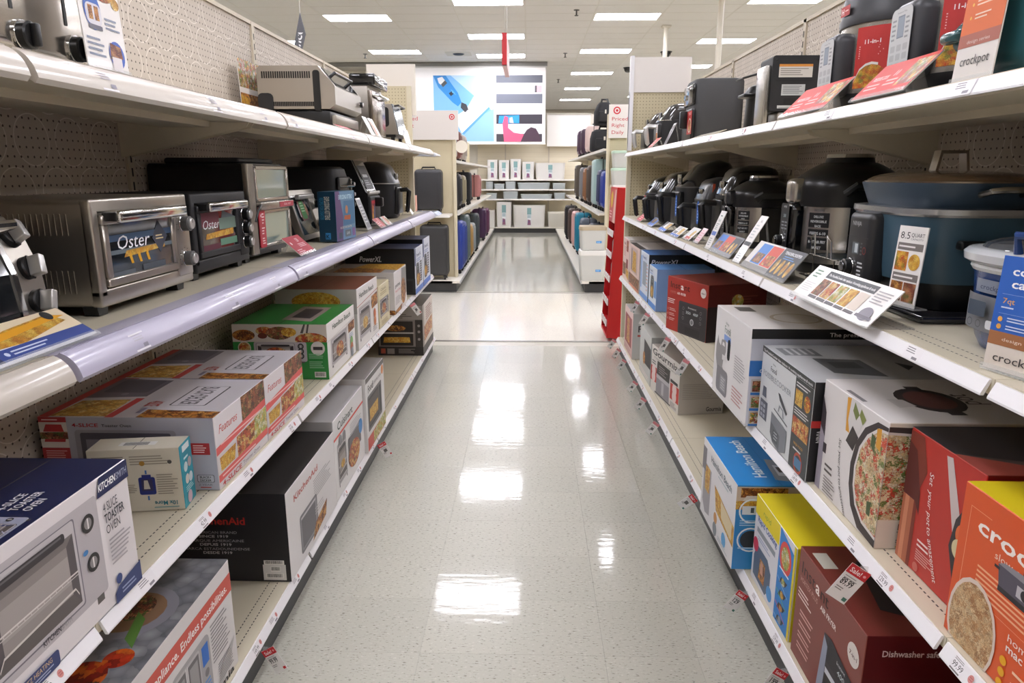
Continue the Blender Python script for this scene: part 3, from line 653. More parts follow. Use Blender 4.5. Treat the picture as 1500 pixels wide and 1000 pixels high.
def bd(y0, y1, label, full):
    fr = [('t', 'Features', .06, .74, .12, '#cc5a56', {'sl': .3, 'fit': .34}), ('p', [(.5, .53), (1, .65), (1, 1), (.5, 1)], MEAT), ('p', [(0, .47), (1, .6), (1, .71), (0, .58)], '#d9605c'), ('ln', .08, .56, .92, .61, 1, '#f0c4c0'),
          ('r', .0, .2, .36, .47, '#cfc8c8'), ('p', [(.05, .23), (.3, .23), (.34, .44), (.04, .42)], FRIES), ('p', [(.36, .21), (.7, .21), (.74, .53), (.36, .5)], PIZZA), ('p', [(.7, .21), (1, .22), (1, .58), (.74, .55)], GREENS),
          ('p', [(0, .1), (1, .14), (1, .24), (0, .2)], '#d9605c'), ('ln', .06, .13, .94, .18, 1, '#f0c4c0'), ('t', '4-SLICE', .05, .02, .07, '#c2413e', {'b': 1, 'fit': .36}), ('t', 'Toaster Oven', .44, .04, .05, '#6a6466', {'fit': .36})]
    near = [('r', 0, .93, .16, 1, '#b4373c'), ('ln', .02, .945, .14, .98, 1, '#f0d0d0'), ('r', 0, .58, .16, .93, '#e6dcd6'), ('p', [(.02, .66), (.14, .66), (.15, .76), (.1, .78), (.03, .74)], '#c03a3c'), ('p', [(.02, .8), (.14, .8), (.13, .9), (.04, .9)], '#c03a3c'), ('p', [(0, .7), (.16, .7), (.16, .8), (0, .79)], MEAT),
            ('r', 0, .38, .16, .58, '#b4373c'), ('ln', .02, .4, .15, .55, 5, '#e2a8a8'), ('p', [(0, 0), (.17, 0), (.17, .36), (0, .37)], WINGS),
            ('t', '4-SLICE', .19, .87, .05, '#b4282c', {'b': 1, 'fit': .15}), ('t', 'Toaster Oven', .36, .872, .038, '#4c484c', {'b': 1, 'fit': .17}),
            ('rr', .2, .1, .78, .83, '#a3a0ac', .01), ('rr', .23, .14, .75, .79, '#5d5a66', .006), ('r', .26, .2, .72, .7, '#8a8894'),
            ('r', .855, .5, .965, .66, '#b8373c'), ('ln', .87, .52, .95, .64, 4, '#f0d4d4'), ('rr', .875, .115, .975, .22, '#3a3a40', .004), ('rr', .878, .12, .972, .215, '#c9cad4', .004), ('t', 'BLACK+', .89, .172, .033, '#3a3a40', {'b': 1, 'fit': .066}), ('t', 'DECKER', .89, .128, .033, '#3a3a40', {'b': 1, 'fit': .066}),
            ('t', '2 YEAR', .88, .07, .025, '#6a6a72', {'fit': .08}), ('ln', .89, .03, .96, .06, 1, '#c2413e')]
    top = [('r', 0, .0, 1, .06, '#c9484a'), ('p', [(.0, .06), (.55, .06), (.5, .42), (.05, .42)], '#77717a'), ('rr', .05, .1, .4, .38, '#5f5a64', .01), ('c', .44, .26, .03, '#8f8994'), ('p', [(.62, .08), (.98, .06), (.98, .38), (.58, .36)], BREAD), ('r', .55, .38, 1, .43, '#c9484a'),
           ('t', '4-SLICE', .62, .5, .09, '#c2413e', {'b': 1, 'fit': .12}), ('ln', .78, .5, .95, .56, 1, '#8a86a0'), ('rr', .22, .64, .72, .86, '#4a464c', .006), ('rr', .225, .65, .715, .85, '#d3ced4', .006), ('t', 'BLACK+DECKER', .24, .69, .11, '#4a464c', {'b': 1, 'fit': .46}), ('p', [(.82, .56), (1, .56), (1, 1), (.86, 1)], WINGS)]
    return carton(label, 'L', -.848, y0, y1, zc, .21, .48, ('#dcd6d8', '#b9bac8', '#d3ced4'), {'front': fr, 'left': near, 'top': [(i[0],) + i[1:] for i in top]}, flips=('top',), group='white toaster oven cartons with red food stripes', seam=False)
bd(1.765, 2.13, 'white toaster oven carton with red stripes, nearer of the two, behind the cream filter box', True)
bd(2.135, 2.51, 'white toaster oven carton with red stripes, farther of the two, beside the green carton', True)
wl = ('#ddd6c2', '#0f8fa0', '#ddd6c2')
t = carton('cream and teal water filter carton standing upside down before the white toaster oven carton', 'L', -.895, 1.652, 1.736, zc, .172, .225, ('#168ea0', '#dcd5c3', '#dcd5c3'), {
    'left': [('ln', .05, .86, .4, .9, 1, '#8d8778'), ('ln', .45, .74, .92, .9, 4, '#a29b8b'), ('ln', .06, .6, .36, .84, 6, '#a29b8b'), ('c', .58, .77, .03, '#b78a3c'), ('c', .88, .78, .024, '#5c5a58'),
             ('rr', .52, .27, .7, .55, '#26327c', .005), ('r', .55, .33, .67, .52, '#38345a'), ('p', [(.57, .36), (.64, .36), (.62, .5), (.58, .5)], '#c9c4b8'), ('r', .56, .55, .66, .59, '#26327c'), ('r', .6, .6, .62, .66, '#3f6fae'), ('r', .6, .18, .62, .25, '#3f6fae'), ('ln', .72, .26, .95, .6, 9, '#a29b8b'), ('ln', .35, .3, .5, .45, 5, '#a29b8b'),
             ('t', '10x More', .93, .16, .07, '#2a7f8e', {'rot': 180, 'b': 1, 'fit': .26}), ('ln', .66, .04, .94, .08, 1, '#7fa9a8'), ('c', .6, .0, .05, '#168ea0')][:-1],
    'front': [('r', .2, .87, .8, .97, '#dfe8e6'), ('ln', .25, .72, .8, .8, 1, '#cfe6e4')] + [('c', u, v, .16, c) for u, v, c in ((.35, .62, '#c9d7d8'), (.7, .64, '#b7a9a8'), (.38, .42, '#d8cfc4'), (.68, .4, '#cfd9dd'))] + [('ln', .2, .22, .85, .32, 3, '#bfe0de'), ('c', .45, .12, .2, '#c4a9b4')],
    'top': [('bar', .3, .3, .6, .7)]}, yaw=8, group=gt)
t['category'] = 'box'
carton('green carton with printed oven and dishes on its near side', 'L', -.845, 2.84, 3.31, zc, .238, .40, ('#e8e4e0', '#2f8a3e', '#2c8a3c'), {
    'left': [('r', 0, .68, 1, 1, '#cfc8c0'), ('c', .34, .88, .09, PIZZA, .5), ('c', .12, .8, .12, WINGS, .5), ('c', .5, .84, .14, MEAT, .5), ('c', .6, .86, .08, FRIES, .6), ('c', .32, .79, .05, '#6b2f22', .6), ('c', .83, .72, .17, PIZZA, .45), ('p', [(.72, .84), (.76, 1), (.78, 1), (.75, .84)], '#55504c'), ('p', [(.78, .84), (.8, 1), (.82, 1), (.8, .84)], '#55504c'), ('r', 0, 0, 1, .68, '#2f8a3e'),
             ('c', .12, .57, .07, '#d8cfc0'), ('c', .12, .57, .06, PIZZA)] + sub(oven_pic('#b5aeb4', '#3a3035', PIZZA, 3), .22, .3, .78, .68) + [('c', .9, .57, .075, '#d8d4d0'), ('r', .85, .54, .95, .6, '#3b3535'), ('ln', .8, .38, .97, .48, 3, '#8fc49a'), ('ln', .8, .2, .97, .34, 4, '#8fc49a'), ('bar', .85, .04, .97, .14), ('ln', .06, .45, .18, .49, 1, '#8fc49a')],
    'front': [('t', 'Hamilton Beach', .18, .83, .1, '#4b5a4a', {'fit': .66, 'b': 1}), ('p', [(.0, .66), (1, .74), (1, .76), (0, .68)], '#d8d2cc')] + sub(oven_pic('#c2bcba', '#6a605e', PIZZA, 0), .1, .14, .68, .68) + [('p', [(.72, .52), (.96, .54), (.96, .72), (.72, .7)], WINGS), ('ln', .74, .4, .95, .5, 3, '#9fb0c8'), ('c', .83, .32, .05, '#6fa05a'), ('c', .83, .2, .05, '#b0603a'), ('c', .83, .1, .05, '#8a8f96')],
    'top': [('p', [(.12, .2), (.8, .2), (.86, .55), (.2, .55)], '#8f8078'), ('p', [(.25, .26), (.7, .26), (.74, .48), (.31, .48)], '#3b3434')]}, group=gt)
carton('white carton with brown top beyond the green carton', 'L', -.835, 3.335, 3.80, zc, .305, .40, ('#e6e1de', '#cfc9c4', '#7c4636'), {
    'front': [('t', 'Hamilton Beach', .1, .83, .085, '#3f4440', {'fit': .7, 'b': 1}), ('p', [(0, .7), (1, .78), (1, .79), (0, .71)], '#b04a44')] + sub(oven_pic('#bdb7b6', '#8a807c', BREAD, 0), .06, .12, .6, .68) + [('p', [(.66, .5), (.96, .52), (.96, .74), (.66, .72)], WINGS), ('c', .8, .38, .06, '#c96a3a'), ('c', .8, .25, .06, '#d08050'), ('ln', .68, .08, .94, .18, 3, '#a8a2a0')],
    'left': [('r', 0, .6, 1, 1, '#b5aeaa'), ('c', .5, .8, .3, FRIES, .4), ('ln', .1, .2, .9, .5, 6, '#a8a2a0')]}, group=gt)
carton('cream carton with small printed oven between the white cartons', 'L', -.835, 3.83, 4.12, zc, .24, .36, ('#dccfa8', '#d2c6a2', '#e0d4b2'), {
    'front': [('t', 'Classic', .2, .85, .07, '#6a5a3a', {'fit': .5}), ('ln', .15, .74, .85, .82, 2, '#a8946a')] + sub(oven_pic('#9a9490', '#4a403c', PIZZA, 1), .08, .22, .92, .66) + [('ln', .15, .05, .85, .16, 3, '#a8946a')]}, group=gt)
carton('white carton with printed food and red lettering beyond the cream carton', 'L', -.825, 4.24, 4.66, zc, .262, .42, ('#e4dedc', '#d6d2d0', '#a8a4a2'), {
    'front': [('p', [(.5, .2), (1, .3), (1, .95), (.6, .98)], '#8a8886'), ('c', .72, .4, .2, WINGS), ('t', 'gourmia', .06, .62, .09, '#2f3a34', {'fit': .4, 'b': 1}), ('t', 'french door', .06, .5, .07, '#c2413e', {'fit': .42}), ('ln', .06, .2, .5, .4, 6, '#a49e9c'), ('p', [(0, 0), (.5, 0), (.6, .12), (0, .08)], WINGS)],
    'top': [('p', [(.3, 0), (1, 0), (1, .6), (.5, .7)], FRIES), ('p', [(0, .2), (.4, .2), (.5, .9), (0, .9)], WINGS)], 'left': [('ln', .6, .55, .95, .9, 8, '#b0aaa8'), ('p', [(.0, 0), (1, 0), (1, .1), (0, .14)], WINGS)]}, group=gt)
def pxl(y0, y1, label, h):
    return carton(label, 'L', -.815, y0, y1, zc, h, .5, ('#d6dae6', '#141416', '#3c4566'), {
        'front': [('t', 'PowerXL', .2, .8, .07, '#2c3a6a', {'fit': .55, 'b': 1}), ('ln', .2, .68, .75, .76, 2, '#7f92c0'), ('r', 0, 0, 1, .12, '#4d72c4'), ('r', 0, .62, .12, 1, '#3a4a7a')] + sub(fryer_pic('#46464c', FRIES), .12, .16, .5, .66) + [('r', .58, .2, .82, .66, '#4a4a52'), ('ln', .6, .22, .8, .64, 8, '#b8bcc8'), ('c', .5, .3, .1, WINGS)],
        'left': [('t', 'PowerXL', .2, .72, .12, '#d8d6d8', {'fit': .32, 'b': 1, 'sl': .2}), ('t', 'AIR FRYER COMBO 10 IN 1', .16, .55, .06, '#c9c6c8', {'fit': .56}), ('r', .62, .0, 1, .35, '#2a2a2c'), ('r', .66, .05, .96, .3, '#1a1a1c')]}, group='blue and white air fryer cartons at the far end', seam=False)
pxl(4.98, 5.36, 'blue and white fryer carton with black side, nearer one at the left end', .33)
pxl(5.38, 5.75, 'blue and white fryer carton, farther one at the left end', .36)
# deck
carton('white carton with red banner and slate top, nearest on the left deck', 'L', -.852, 1.22, 1.775, zd, .335, .40, ('#dedada', '#bdbcc0', '#9899a2'), {
    'front': [('p', [(0, .71), (1, .71), (1, .88), (0, .88)], '#cf5548'), ('t', 'One appliance. Endless possibilities.', .09, .755, .075, '#f6efec', {'fit': .86, 'b': 1}), ('ln', .74, .3, .95, .66, 11, '#8f8b8c')] +
        sub([('rr', 0, .04, 1, 1, '#a9a6a8', .02), ('rr', .04, .1, .72, .94, '#bcb9ba', .01), ('r', .07, .14, .34, .9, '#6f6c6e'), ('r', .4, .14, .69, .9, '#6f6c6e'), ('r', .11, .2, .3, .84, '#9d9a9b'), ('r', .44, .2, .65, .84, '#9d9a9b'), ('r', .345, .12, .36, .92, '#e6e4e4'), ('r', .385, .12, .4, .92, '#e6e4e4'), ('r', .77, .62, .95, .9, '#2f6fc8'), ('c', .86, .5, .06, '#7d7a7c'), ('ln', .78, .14, .95, .42, 5, '#4f8fd8')], .36, .02, .72, .64) +
        [('p', [(.74, .02), (.9, .1), (.98, .3), (.82, .2)], '#b9b6b6'), ('ln', .78, .08, .95, .26, 8, '#8b8888'), ('t', 'gourmia', .58, .0, .07, '#33302f', {'fit': .36, 'b': 1}), ('ln', .04, .1, .24, .5, 8, '#b0acac')],
    'top': [('r', 0, 0, 1, 1, SLATE), ('c', .55, .35, .2, '#8c8a94'), ('c', .55, .35, .15, '#8a6a50'), ('c', .58, .35, .1, MEAT, .9), ('c', .12, .3, .1, TOM), ('c', .24, .18, .06, TOM), ('p', [(.3, .15), (.5, .22), (.55, .3), (.36, .24)], '#5f8a3e'), ('p', [(.74, .5), (.95, .55), (.9, .7), (.76, .62)], '#6a7a3e'), ('r', .8, .7, 1, 1, BREAD), ('r', .62, .86, 1, 1, '#6a5148')]}, group=gt, seam=False)
carton('black sided carton with white front lettered in red, on the left deck', 'L', -.83, 2.19, 2.79, zd, .335, .45, ('#dedadb', '#17161c', '#2b292b'), {
    'front': [('t', 'KitchenAid', .12, .80, .075, '#b5534c', {'fit': .48, 'b': 1, 'sl': .1}), ('ln', .5, .5, .9, .74, 8, '#aaa6a8')] + sub([('rr', 0, .04, 1, 1, '#77757a', .014), ('rr', .05, .1, .95, .94, '#8f8d92', .01), ('r', .09, .15, .88, .86, '#6a686d'), ('r', .08, .88, .9, .92, '#c9c7ca')], .2, .08, .55, .55) + [('p', [(.42, .05), (.72, .12), (.76, .3), (.5, .22)], WINGS), ('ln', .5, .3, .7, .4, 3, '#b4b0b2')],
    'left': [('t', 'KitchenAid', .67, .655, .085, '#c22a24', {'fit': .42, 'b': 1, 'a': 'r'})] + [('t', tx, u, v, .03, c, {'fit': f, 'a': 'r', 'b': k % 2}) for k, (tx, u, v, c, f) in enumerate((('AMERICAN BRAND', .6, .55, '#a9a6ac', .34), ('SINCE 1919', .53, .505, '#c4c0c6', .23), ('MARQUE AMERICAINE', .65, .455, '#a9a6ac', .44), ('DEPUIS 1919', .55, .412, '#c4c0c6', .25), ('MARCA ESTADOUNIDENSE', .69, .362, '#a9a6ac', .52), ('DESDE 1919', .55, .318, '#c4c0c6', .23)))] + [('bar', .79, .2, .95, .25), ('r', .78, .02, .96, .2, '#d6d4d2'), ('bar', .8, .04, .94, .1), ('bar', .84, .12, .92, .18)],
    'top': [('ln', .1, .85, .3, .9, 1, '#4a484a')]}, group=gt, seam=False)
carton('white carton with red line and grey double oven picture beyond the black carton', 'L', -.835, 2.81, 3.345, zd, .37, .42, ('#e2dfdf', '#c9c7c8', '#bdbabb'), {
    'front': [('t', 'Cuisinart', .12, .82, .1, '#3e4a46', {'fit': .5, 'b': 1}), ('p', [(.0, .74), (1, .76), (1, .79), (0, .77)], '#d8564a'), ('ln', .5, .55, .92, .7, 5, '#b0acae')] + sub(oven_pic('#a8a5a6', '#5a5556', FRIES, 0), .08, .12, .36, .66) + [('c', .18, .68, .045, '#8a8788'), ('c', .3, .68, .045, '#8a8788'), ('r', .42, .3, .86, .55, '#6a6669'), ('c', .6, .28, .2, PIZZA, .6), ('c', .86, .5, .07, '#3f84c4')],
    'top': [('r', .5, .3, .72, .6, '#5d5854')]}, group=gt)
carton('white carton with grey top band and printed digital oven, far on the left deck', 'L', -.82, 3.36, 3.80, zd, .395, .40, ('#e4e1e0', '#d8d4d2', '#8f8b8a'), {
    'front': [('r', 0, .93, 1, 1, '#6b6867'), ('t', 'Foodi', .1, .78, .1, '#3a3a3c', {'fit': .28, 'b': 1}), ('t', 'DIGITAL OVEN', .42, .8, .04, '#7a7678', {'fit': .4})] + sub([('rr', 0, 0, 1, 1, '#6d6a6b', .012), ('r', .05, .08, .78, .92, '#3a3738'), ('r', .08, .15, .75, .85, '#57504c'), ('p', [(.1, .25), (.7, .25), (.72, .6), (.12, .6)], FRIES), ('r', .82, .1, .95, .9, '#2f2d2e')], .06, .26, .82, .74) + [('r', .0, .02, 1, .2, '#c4564c'), ('p', [(.3, .03), (1, .03), (1, .22), (.3, .18)], GREENS), ('c', .9, .86, .06, '#d98a4a')],
    'top': [('c', .35, .4, .12, WINGS, .6), ('c', .65, .5, .12, MEAT, .6)], 'right': [('r', .1, .1, .9, .9, WINGS)]}, group=gt)
carton('dark carton with two printed ovens, farthest on the left deck', 'L', -.83, 5.36, 5.93, zd, .40, .36, ('#c9beb6', '#3a3432', '#4a4644'), {
    'front': [('r', 0, 0, 1, .17, '#3a3432'), ('p', [(.1, .25), (.9, .3), (.9, .6), (.1, .55)], PIZZA), ('ln', .3, .62, .9, .9, 6, '#8a5a50'), ('r', .0, .17, .12, 1, '#8f8680')],
    'left': [('r', 0, .72, 1, 1, '#9a938e'), ('ln', .1, .74, .8, .84, 3, '#5a5450'), ('r', .02, .18, .83, .72, '#847c78'), ('rr', .06, .47, .78, .69, '#2a2422', .004), ('c', .4, .55, .22, WINGS, .3), ('rr', .06, .2, .78, .44, '#2a2422', .004), ('p', [(.12, .26), (.72, .26), (.7, .37), (.14, .37)], FRIES), ('r', .04, .44, .8, .47, '#b9b4b0'), ('c', .91, .6, .03, '#9a9490'), ('c', .91, .48, .03, '#9a9490'), ('c', .91, .33, .03, '#9a9490'), ('r', 0, 0, 1, .17, '#2f2a29'), ('r', .06, .04, .16, .14, '#b5543f'), ('r', .2, .03, .36, .14, '#8a837e'), ('ln', .45, .04, .85, .14, 4, '#8a837e')]}, group=gt, seam=False)

# ---------------- left run: appliances on display ----------------
z2 = TOPZ['L'][1]; z1 = TOPZ['L'][0]
OST = lambda c: [('t', 'Oster', .06, .5, .2, '#e3e6e8', {'fit': .44, 'sl': .25})]
toaster_oven('brushed steel toaster oven with chrome handle and Oster window lettering, on the middle left shelf', 'L', -.962, 1.525, 1.962, z2, .262, .36, STL, STL,
    glass_items=[('r', 0, .66, 1, .78, '#35506e'), ('r', 0, .42, 1, .5, '#5d6a72'), ('p', [(.2, .34), (.86, .4), (.86, .5), (.24, .46)], FRIES), ('t', 'Oster', .1, .5, .27, '#e6e8ea', {'fit': .5, 'sl': .3})] + [('p', [(.3+q*.13, .2), (.335+q*.13, .2), (.32+q*.13, .3), (.3+q*.13, .45), (.275+q*.13, .34)], '#e0a820') for q in range(3)] + [('p', [(.78, .95), (.92, .62), (.78, .3), (.66, .62)], '#3a3f4c'), ('ln', .72, .56, .86, .68, 2, '#c9b58a'), ('r', 0, .0, .34, .1, '#59626a'), ('r', .46, .02, .84, .14, '#4a525a')], group='toaster ovens on display on the middle left shelf')
toaster_oven('black toaster oven with red banner in its window, behind the brushed steel one', 'L', -1.0, 2.065, 2.47, z2, .258, .33, BLKM, BLKM, handle=CHROME, knobs=3, kmat=BLK,
    glass_items=[('p', [(0, .62), (.52, .62), (.5, 1), (0, 1)], '#6d2236'), ('t', 'Oster', .04, .56, .24, '#e6e8ea', {'fit': .46, 'sl': .3}), ('p', [(.62, 1), (.98, .8), (.8, .5), (.56, .7)], '#59646c'), ('r', .5, .5, 1, .8, '#6f8478'), ('p', [(.1, .3), (.9, .34), (.9, .5), (.14, .44)], FRIES), ('r', 0, 0, .5, .16, '#5a1e30'), ('r', .5, .08, 1, .26, '#5f8a72')], group='toaster ovens on display on the middle left shelf')
# curved-front steel oven cut by the left frame edge
loc, rz = place('L', -.975, 1.152, z2); t = thing('toaster_oven', 'steel toaster oven with slanted control panel and three black knobs, at the left frame edge', 'toaster oven', loc, rz, 'toaster ovens on display on the middle left shelf')
w2 = .235; prof = [(.0, .018), (.002, .05), (.012, .13), (.035, .19), (.07, .232), (.09, .24)]
b = B(); b.prism([(.012, .02), (.34, .02), (.34, .232), (.09, .232), (.05, .19), (.024, .12)], -w2+.004, w2-.004, BLK); b.obj('housing', t)
b = B(); b.prism(prof + [(.1, .232), (.05, .19), (.024, .12), (.015, .02)], w2-.07, w2, STL); b.obj('control_panel', t)
b = B(); b.prism(prof + [(.1, .232), (.05, .19), (.024, .12), (.015, .02)], -w2, -w2+.03, STL); b.obj('side_panel', t)
b = B(); b.prism([(y-.003, z) for y, z in prof] + [(y+.004, z-.003) for y, z in prof[::-1]], -w2+.03, w2-.075, GLASSD); dr = b.obj('door', t)
b = B(); b.prism([(y-.006, z) for y, z in prof] + [(y, z) for y, z in prof[::-1]], w2-.088, w2-.074, CHROME); b.obj('door_trim', dr)
b = B(); b.tube([(-w2+.05, .01, .215), (-w2+.05, -.02, .225), (w2-.1, -.02, .225), (w2-.1, .01, .215)], .009, CHROME); b.obj('handle', dr)
for (yy, zz, tl) in ((.042, .195, 38), (.016, .135, 18), (.003, .07, 6)):
    b = B(); b.cyl((0, .004, 0), .023, -.012, BLK, 'y'); b.rbox(-.009, .009, -.034, -.008, -.02, .02, SILV, .003); b.rbox(-.0085, .0085, -.01, -.006, -.023, .023, BLK, .002)
    b.obj('knob', t, (w2-.035, yy-.002, zz), (R(-tl), R(20), 0))
b = B(); b.cyl((0, 0, 0), .008, -.004, mat('#b5542c', .3), 'y'); b.obj('indicator_lamp', t, (w2-.035, .066, .226), (R(-48), 0, 0))
for sx in (-1, 1): B().box(sx*.2-.02, sx*.2+.02, .03, .06, 0, .021, BLK).obj('foot', t); B().box(sx*.2-.02, sx*.2+.02, .27, .3, 0, .021, BLK).obj('foot', t)
# tall double-door black oven
loc, rz = place('L', -1.0, 2.71, z2); t = thing('countertop_oven', 'tall black oven with ribbed steel trim, glass double doors and red badge', 'oven', loc, rz, 'toaster ovens on display on the middle left shelf')
w2 = .205; b = B(); b.rbox(-w2, w2, .01, .345, .02, .352, BLK, .02, 3, 'y'); b.obj('housing', t); B().rbox(-w2+.03, w2-.03, .03, .3, .35, .372, BLKM, .01).obj('top_tray', t)
b = B()
for q in range(5): b.rbox(-w2+.002+q*.011, -w2+.012+q*.011, -.012, .012, .03, .35, mat('#c4beb6', .3, 1), .004, 2, 'z')
b.obj('ribbed_trim', t)
for zz0, zz1, nm in ((.215, .345, 'upper_door'), (.045, .185, 'lower_door')):
    b = B(); x0 = -w2+.06
    for a0, a1, c0, c1 in ((x0, w2, zz1-.014, zz1), (x0, w2, zz0, zz0+.014), (x0, x0+.014, zz0, zz1), (w2-.016, w2, zz0, zz1)): b.rbox(a0, a1, -.014, .012, c0, c1, STLV, .003, 1)
    dr = b.obj(nm, t); B().box(x0+.012, w2-.014, -.006, -.001, zz0+.012, zz1-.012, mat('#7b8f8a', .05, coat=1)).obj('glass', dr)
b = B(); b.rbox(-w2+.058, w2, -.03, .012, .186, .214, STLV, .004); b.obj('control_bar', t)
b = B(); draw(b, .16, .02, [('r', 0, 0, 1, 1, '#b03a48'), ('t', 'DUAL HEAT', .3, .28, .45, '#f0dede', {'fit': .5})], lambda u, v, e: (.04+u, -.0305-e, .19+v)); b.obj('red_badge', t, fixn=False)
b = B(); b.rbox(-.05, .01, -.0175, -.0145, .05, .185, mat('#b32c3c', .35), .008, 3, 'y'); draw(b, .06, .135, [('c', .3, .86, .09, '#e8cfd0'), ('ln', .4, .62, .8, .94, 4, '#f0dcdc'), ('ln', .3, .34, .8, .56, 3, '#f0dcdc'), ('ln', .3, .08, .8, .28, 3, '#f0dcdc')], lambda u, v, e: (-.05+u, -.0176-e, .05+v)); b.obj('red_sticker', t, (-.1, 0, 0), fixn=False)
b = B(); b.tube([(-w2+.06, -.015, .2), (-w2+.05, -.03, .205), (-w2+.01, -.035, .19), (-w2-.01, -.03, .15)], .004, BLK); b.obj('power_cord', t)
for sx in (-1, 1): B().box(sx*.17-.02, sx*.17+.02, .03, .06, 0, .021, BLK).obj('foot', t); B().box(sx*.17-.02, sx*.17+.02, .28, .31, 0, .021, BLK).obj('foot', t)
placard('red price card tilted in a clear holder before the tall black oven', 'L', -.885, 2.80, z2, .19, .1, [('r', 0, 0, 1, 1, '#b83a4a'), ('c', .17, .64, .04, '#f0d8dc'), ('t', '129', .55, .66, .2, '#f3dfe2', {'fit': .16, 'b': 1}), ('ln', .45, .36, .95, .58, 3, '#e8c4ca'), ('ln', .1, .1, .5, .3, 2, '#e8c4ca')], 48)
# small slanted steel oven with a green sticker
loc, rz = place('L', -1.04, 3.41, z2); t = thing('toaster_oven', 'small steel oven with slanted glass door and green food sticker', 'toaster oven', loc, rz, 'toaster ovens on display on the middle left shelf')
w2 = .185; b = B(); b.prism([(.03, .012), (.28, .012), (.28, .235), (.085, .235)], -w2, w2, mat('#2b2627', .4)); b.obj('housing', t)
b = B(); pr_ = lambda f: (.004+.07*f, .012+.225*f)
def sl(b, u0, u1, f0, f1, m, e0=0, e1=.012):
    (y0, q0), (y1, q1) = pr_(f0), pr_(f1); n = (-.955, .297)
    b.prism([(y0+n[0]*e1, q0+n[1]*e1), (y1+n[0]*e1, q1+n[1]*e1), (y1-n[0]*(.02-e0), q1-n[1]*(.02-e0)), (y0-n[0]*(.02-e0), q0-n[1]*(.02-e0))], u0, u1, m)
sl(b, -w2, -w2+.022, 0, 1, STL); sl(b, w2-.1, w2, 0, 1, STL); sl(b, -w2+.022, w2-.1, .9, 1, STL); sl(b, -w2+.022, w2-.1, 0, .1, STL); b.obj('front_frame', t)
b = B(); sl(b, -w2+.02, w2-.098, .09, .91, mat('#33424c', .06, coat=1), 0, .006); dr = b.obj('door', t)
b = B(); draw(b, .13, .1, [('p', [(.08, .2), (.2, 0), (.8, .05), (1, .4), (.95, .8), (.7, 1), (.1, .95)], '#7a3f3a'), ('rr', .25, .08, .75, .95, '#3f9a3e', .01), ('ln', .32, .4, .7, .9, 4, '#b8dfb0'), ('c', .86, .5, .14, PIZZA, 1.6), ('r', .02, .2, .1, .8, '#d8d4d0')], lambda u, v, e: (-.12+u, .03+v*.297-.011-e, .10+v*.955)); b.obj('green_sticker', dr, fixn=False)
b = B(); b.rbox(-w2+.035, w2-.11, .015, .04, .2, .222, SILV, .006); b.obj('handle', dr)
for q in range(2): knob(t, w2-.05, .03+q*-.022, .17-q*.09, .02, BLK)
for sx in (-1, 1): B().box(sx*.15-.02, sx*.15+.02, .05, .08, 0, .013, BLK).obj('foot', t); B().box(sx*.15-.02, sx*.15+.02, .22, .25, 0, .013, BLK).obj('foot', t)
carton('blue boxed card game standing in front of the black air oven', 'L', -.893, 3.30, 3.585, z2+.003, .232, .085, ('#5a84a4', '#123c54', '#2a5a74'), {
    'left': [('t', 'EXPLODING KITTENS', .38, .9, .11, '#d8d8cc', {'rot': -90, 'fit': 1.25, 'b': 1}), ('t', 'RECIPES FOR DISASTER', .12, .88, .08, '#2f7fa8', {'rot': -90, 'fit': 1.2, 'b': 1}), ('r', .35, .05, .65, .18, '#3a8fd0'), ('t', 'K', .38, .07, .08, '#0e2430', {'b': 1})],
    'front': [('p', [(0, 0), (.3, 0), (.35, .5), (.2, 1), (0, 1)], '#5c4470'), ('p', [(.35, .3), (.95, .3), (.95, .8), (.4, .8)], '#3f7094'), ('t', 'EXPLODING KITTENS', .16, .84, .09, '#bfe0ea', {'fit': .7, 'b': 1}), ('c', .55, .62, .07, '#b57a50'), ('p', [(.4, .42), (.72, .4), (.75, .5), (.42, .5)], '#b0603a'), ('t', 'RECIPES FOR DISASTER', .18, .24, .045, '#d8d0b8', {'fit': .6}), ('r', .1, .05, .26, .17, '#3a4a54'), ('r', .42, .06, .72, .2, '#5d6a70'), ('t', 'GAME', .48, .1, .06, '#c9d0d0', {'fit': .18}), ('r', .8, .05, .95, .22, '#7a5a8a')]}, yaw=-4, group=None, cat='game box', name='board_game_box', seam=False)
loc, rz = place('L', -1.0, 3.88, z2); t = thing('air_fryer_oven', 'black rounded air fryer oven behind the boxed card game', 'oven', loc, rz, 'black air fryers on the middle left shelf')
b = B(); b.loft([(.015, .135, .155, 5, 0, .17), (.04, .14, .16, 5, 0, .17), (.3, .14, .16, 5, 0, .17), (.34, .13, .15, 5, 0, .17), (.352, .11, .13, 5, 0, .17)], BLKM, 40); b.obj('housing', t)
B().rbox(-.12, .12, .0, .02, .05, .3, BLK, .01).obj('door', t); b = B(); b.rbox(.085, .118, -.008, .006, .06, .29, BLKG, .006); pn = b.obj('control_panel', t)
for q in range(3): knob(t, .1, -.008, .26-q*.055, .013, BLK, SILV, .02)
B().tube([(-.1, 0, .25), (-.1, -.03, .25), (.06, -.03, .25), (.06, 0, .25)], .007, CHROME).obj('handle', t)
for sx in (-1, 1): B().box(sx*.09-.015, sx*.09+.015, .05, .08, 0, .016, BLK).obj('foot', t); B().box(sx*.09-.015, sx*.09+.015, .26, .29, 0, .016, BLK).obj('foot', t)
loc, rz = place('L', -.96, 4.38, z2); t = thing('air_fryer', 'tall black air fryer with sloping control panel and colourful basket sticker', 'air fryer', loc, rz, 'black air fryers on the middle left shelf')
b = B(); b.prism([(.0, .01), (.37, .01), (.37, .395), (.1, .395), (.09, .392), (.012, .21), (.0, .2)], -.15, .15, BLK); b.obj('housing', t)
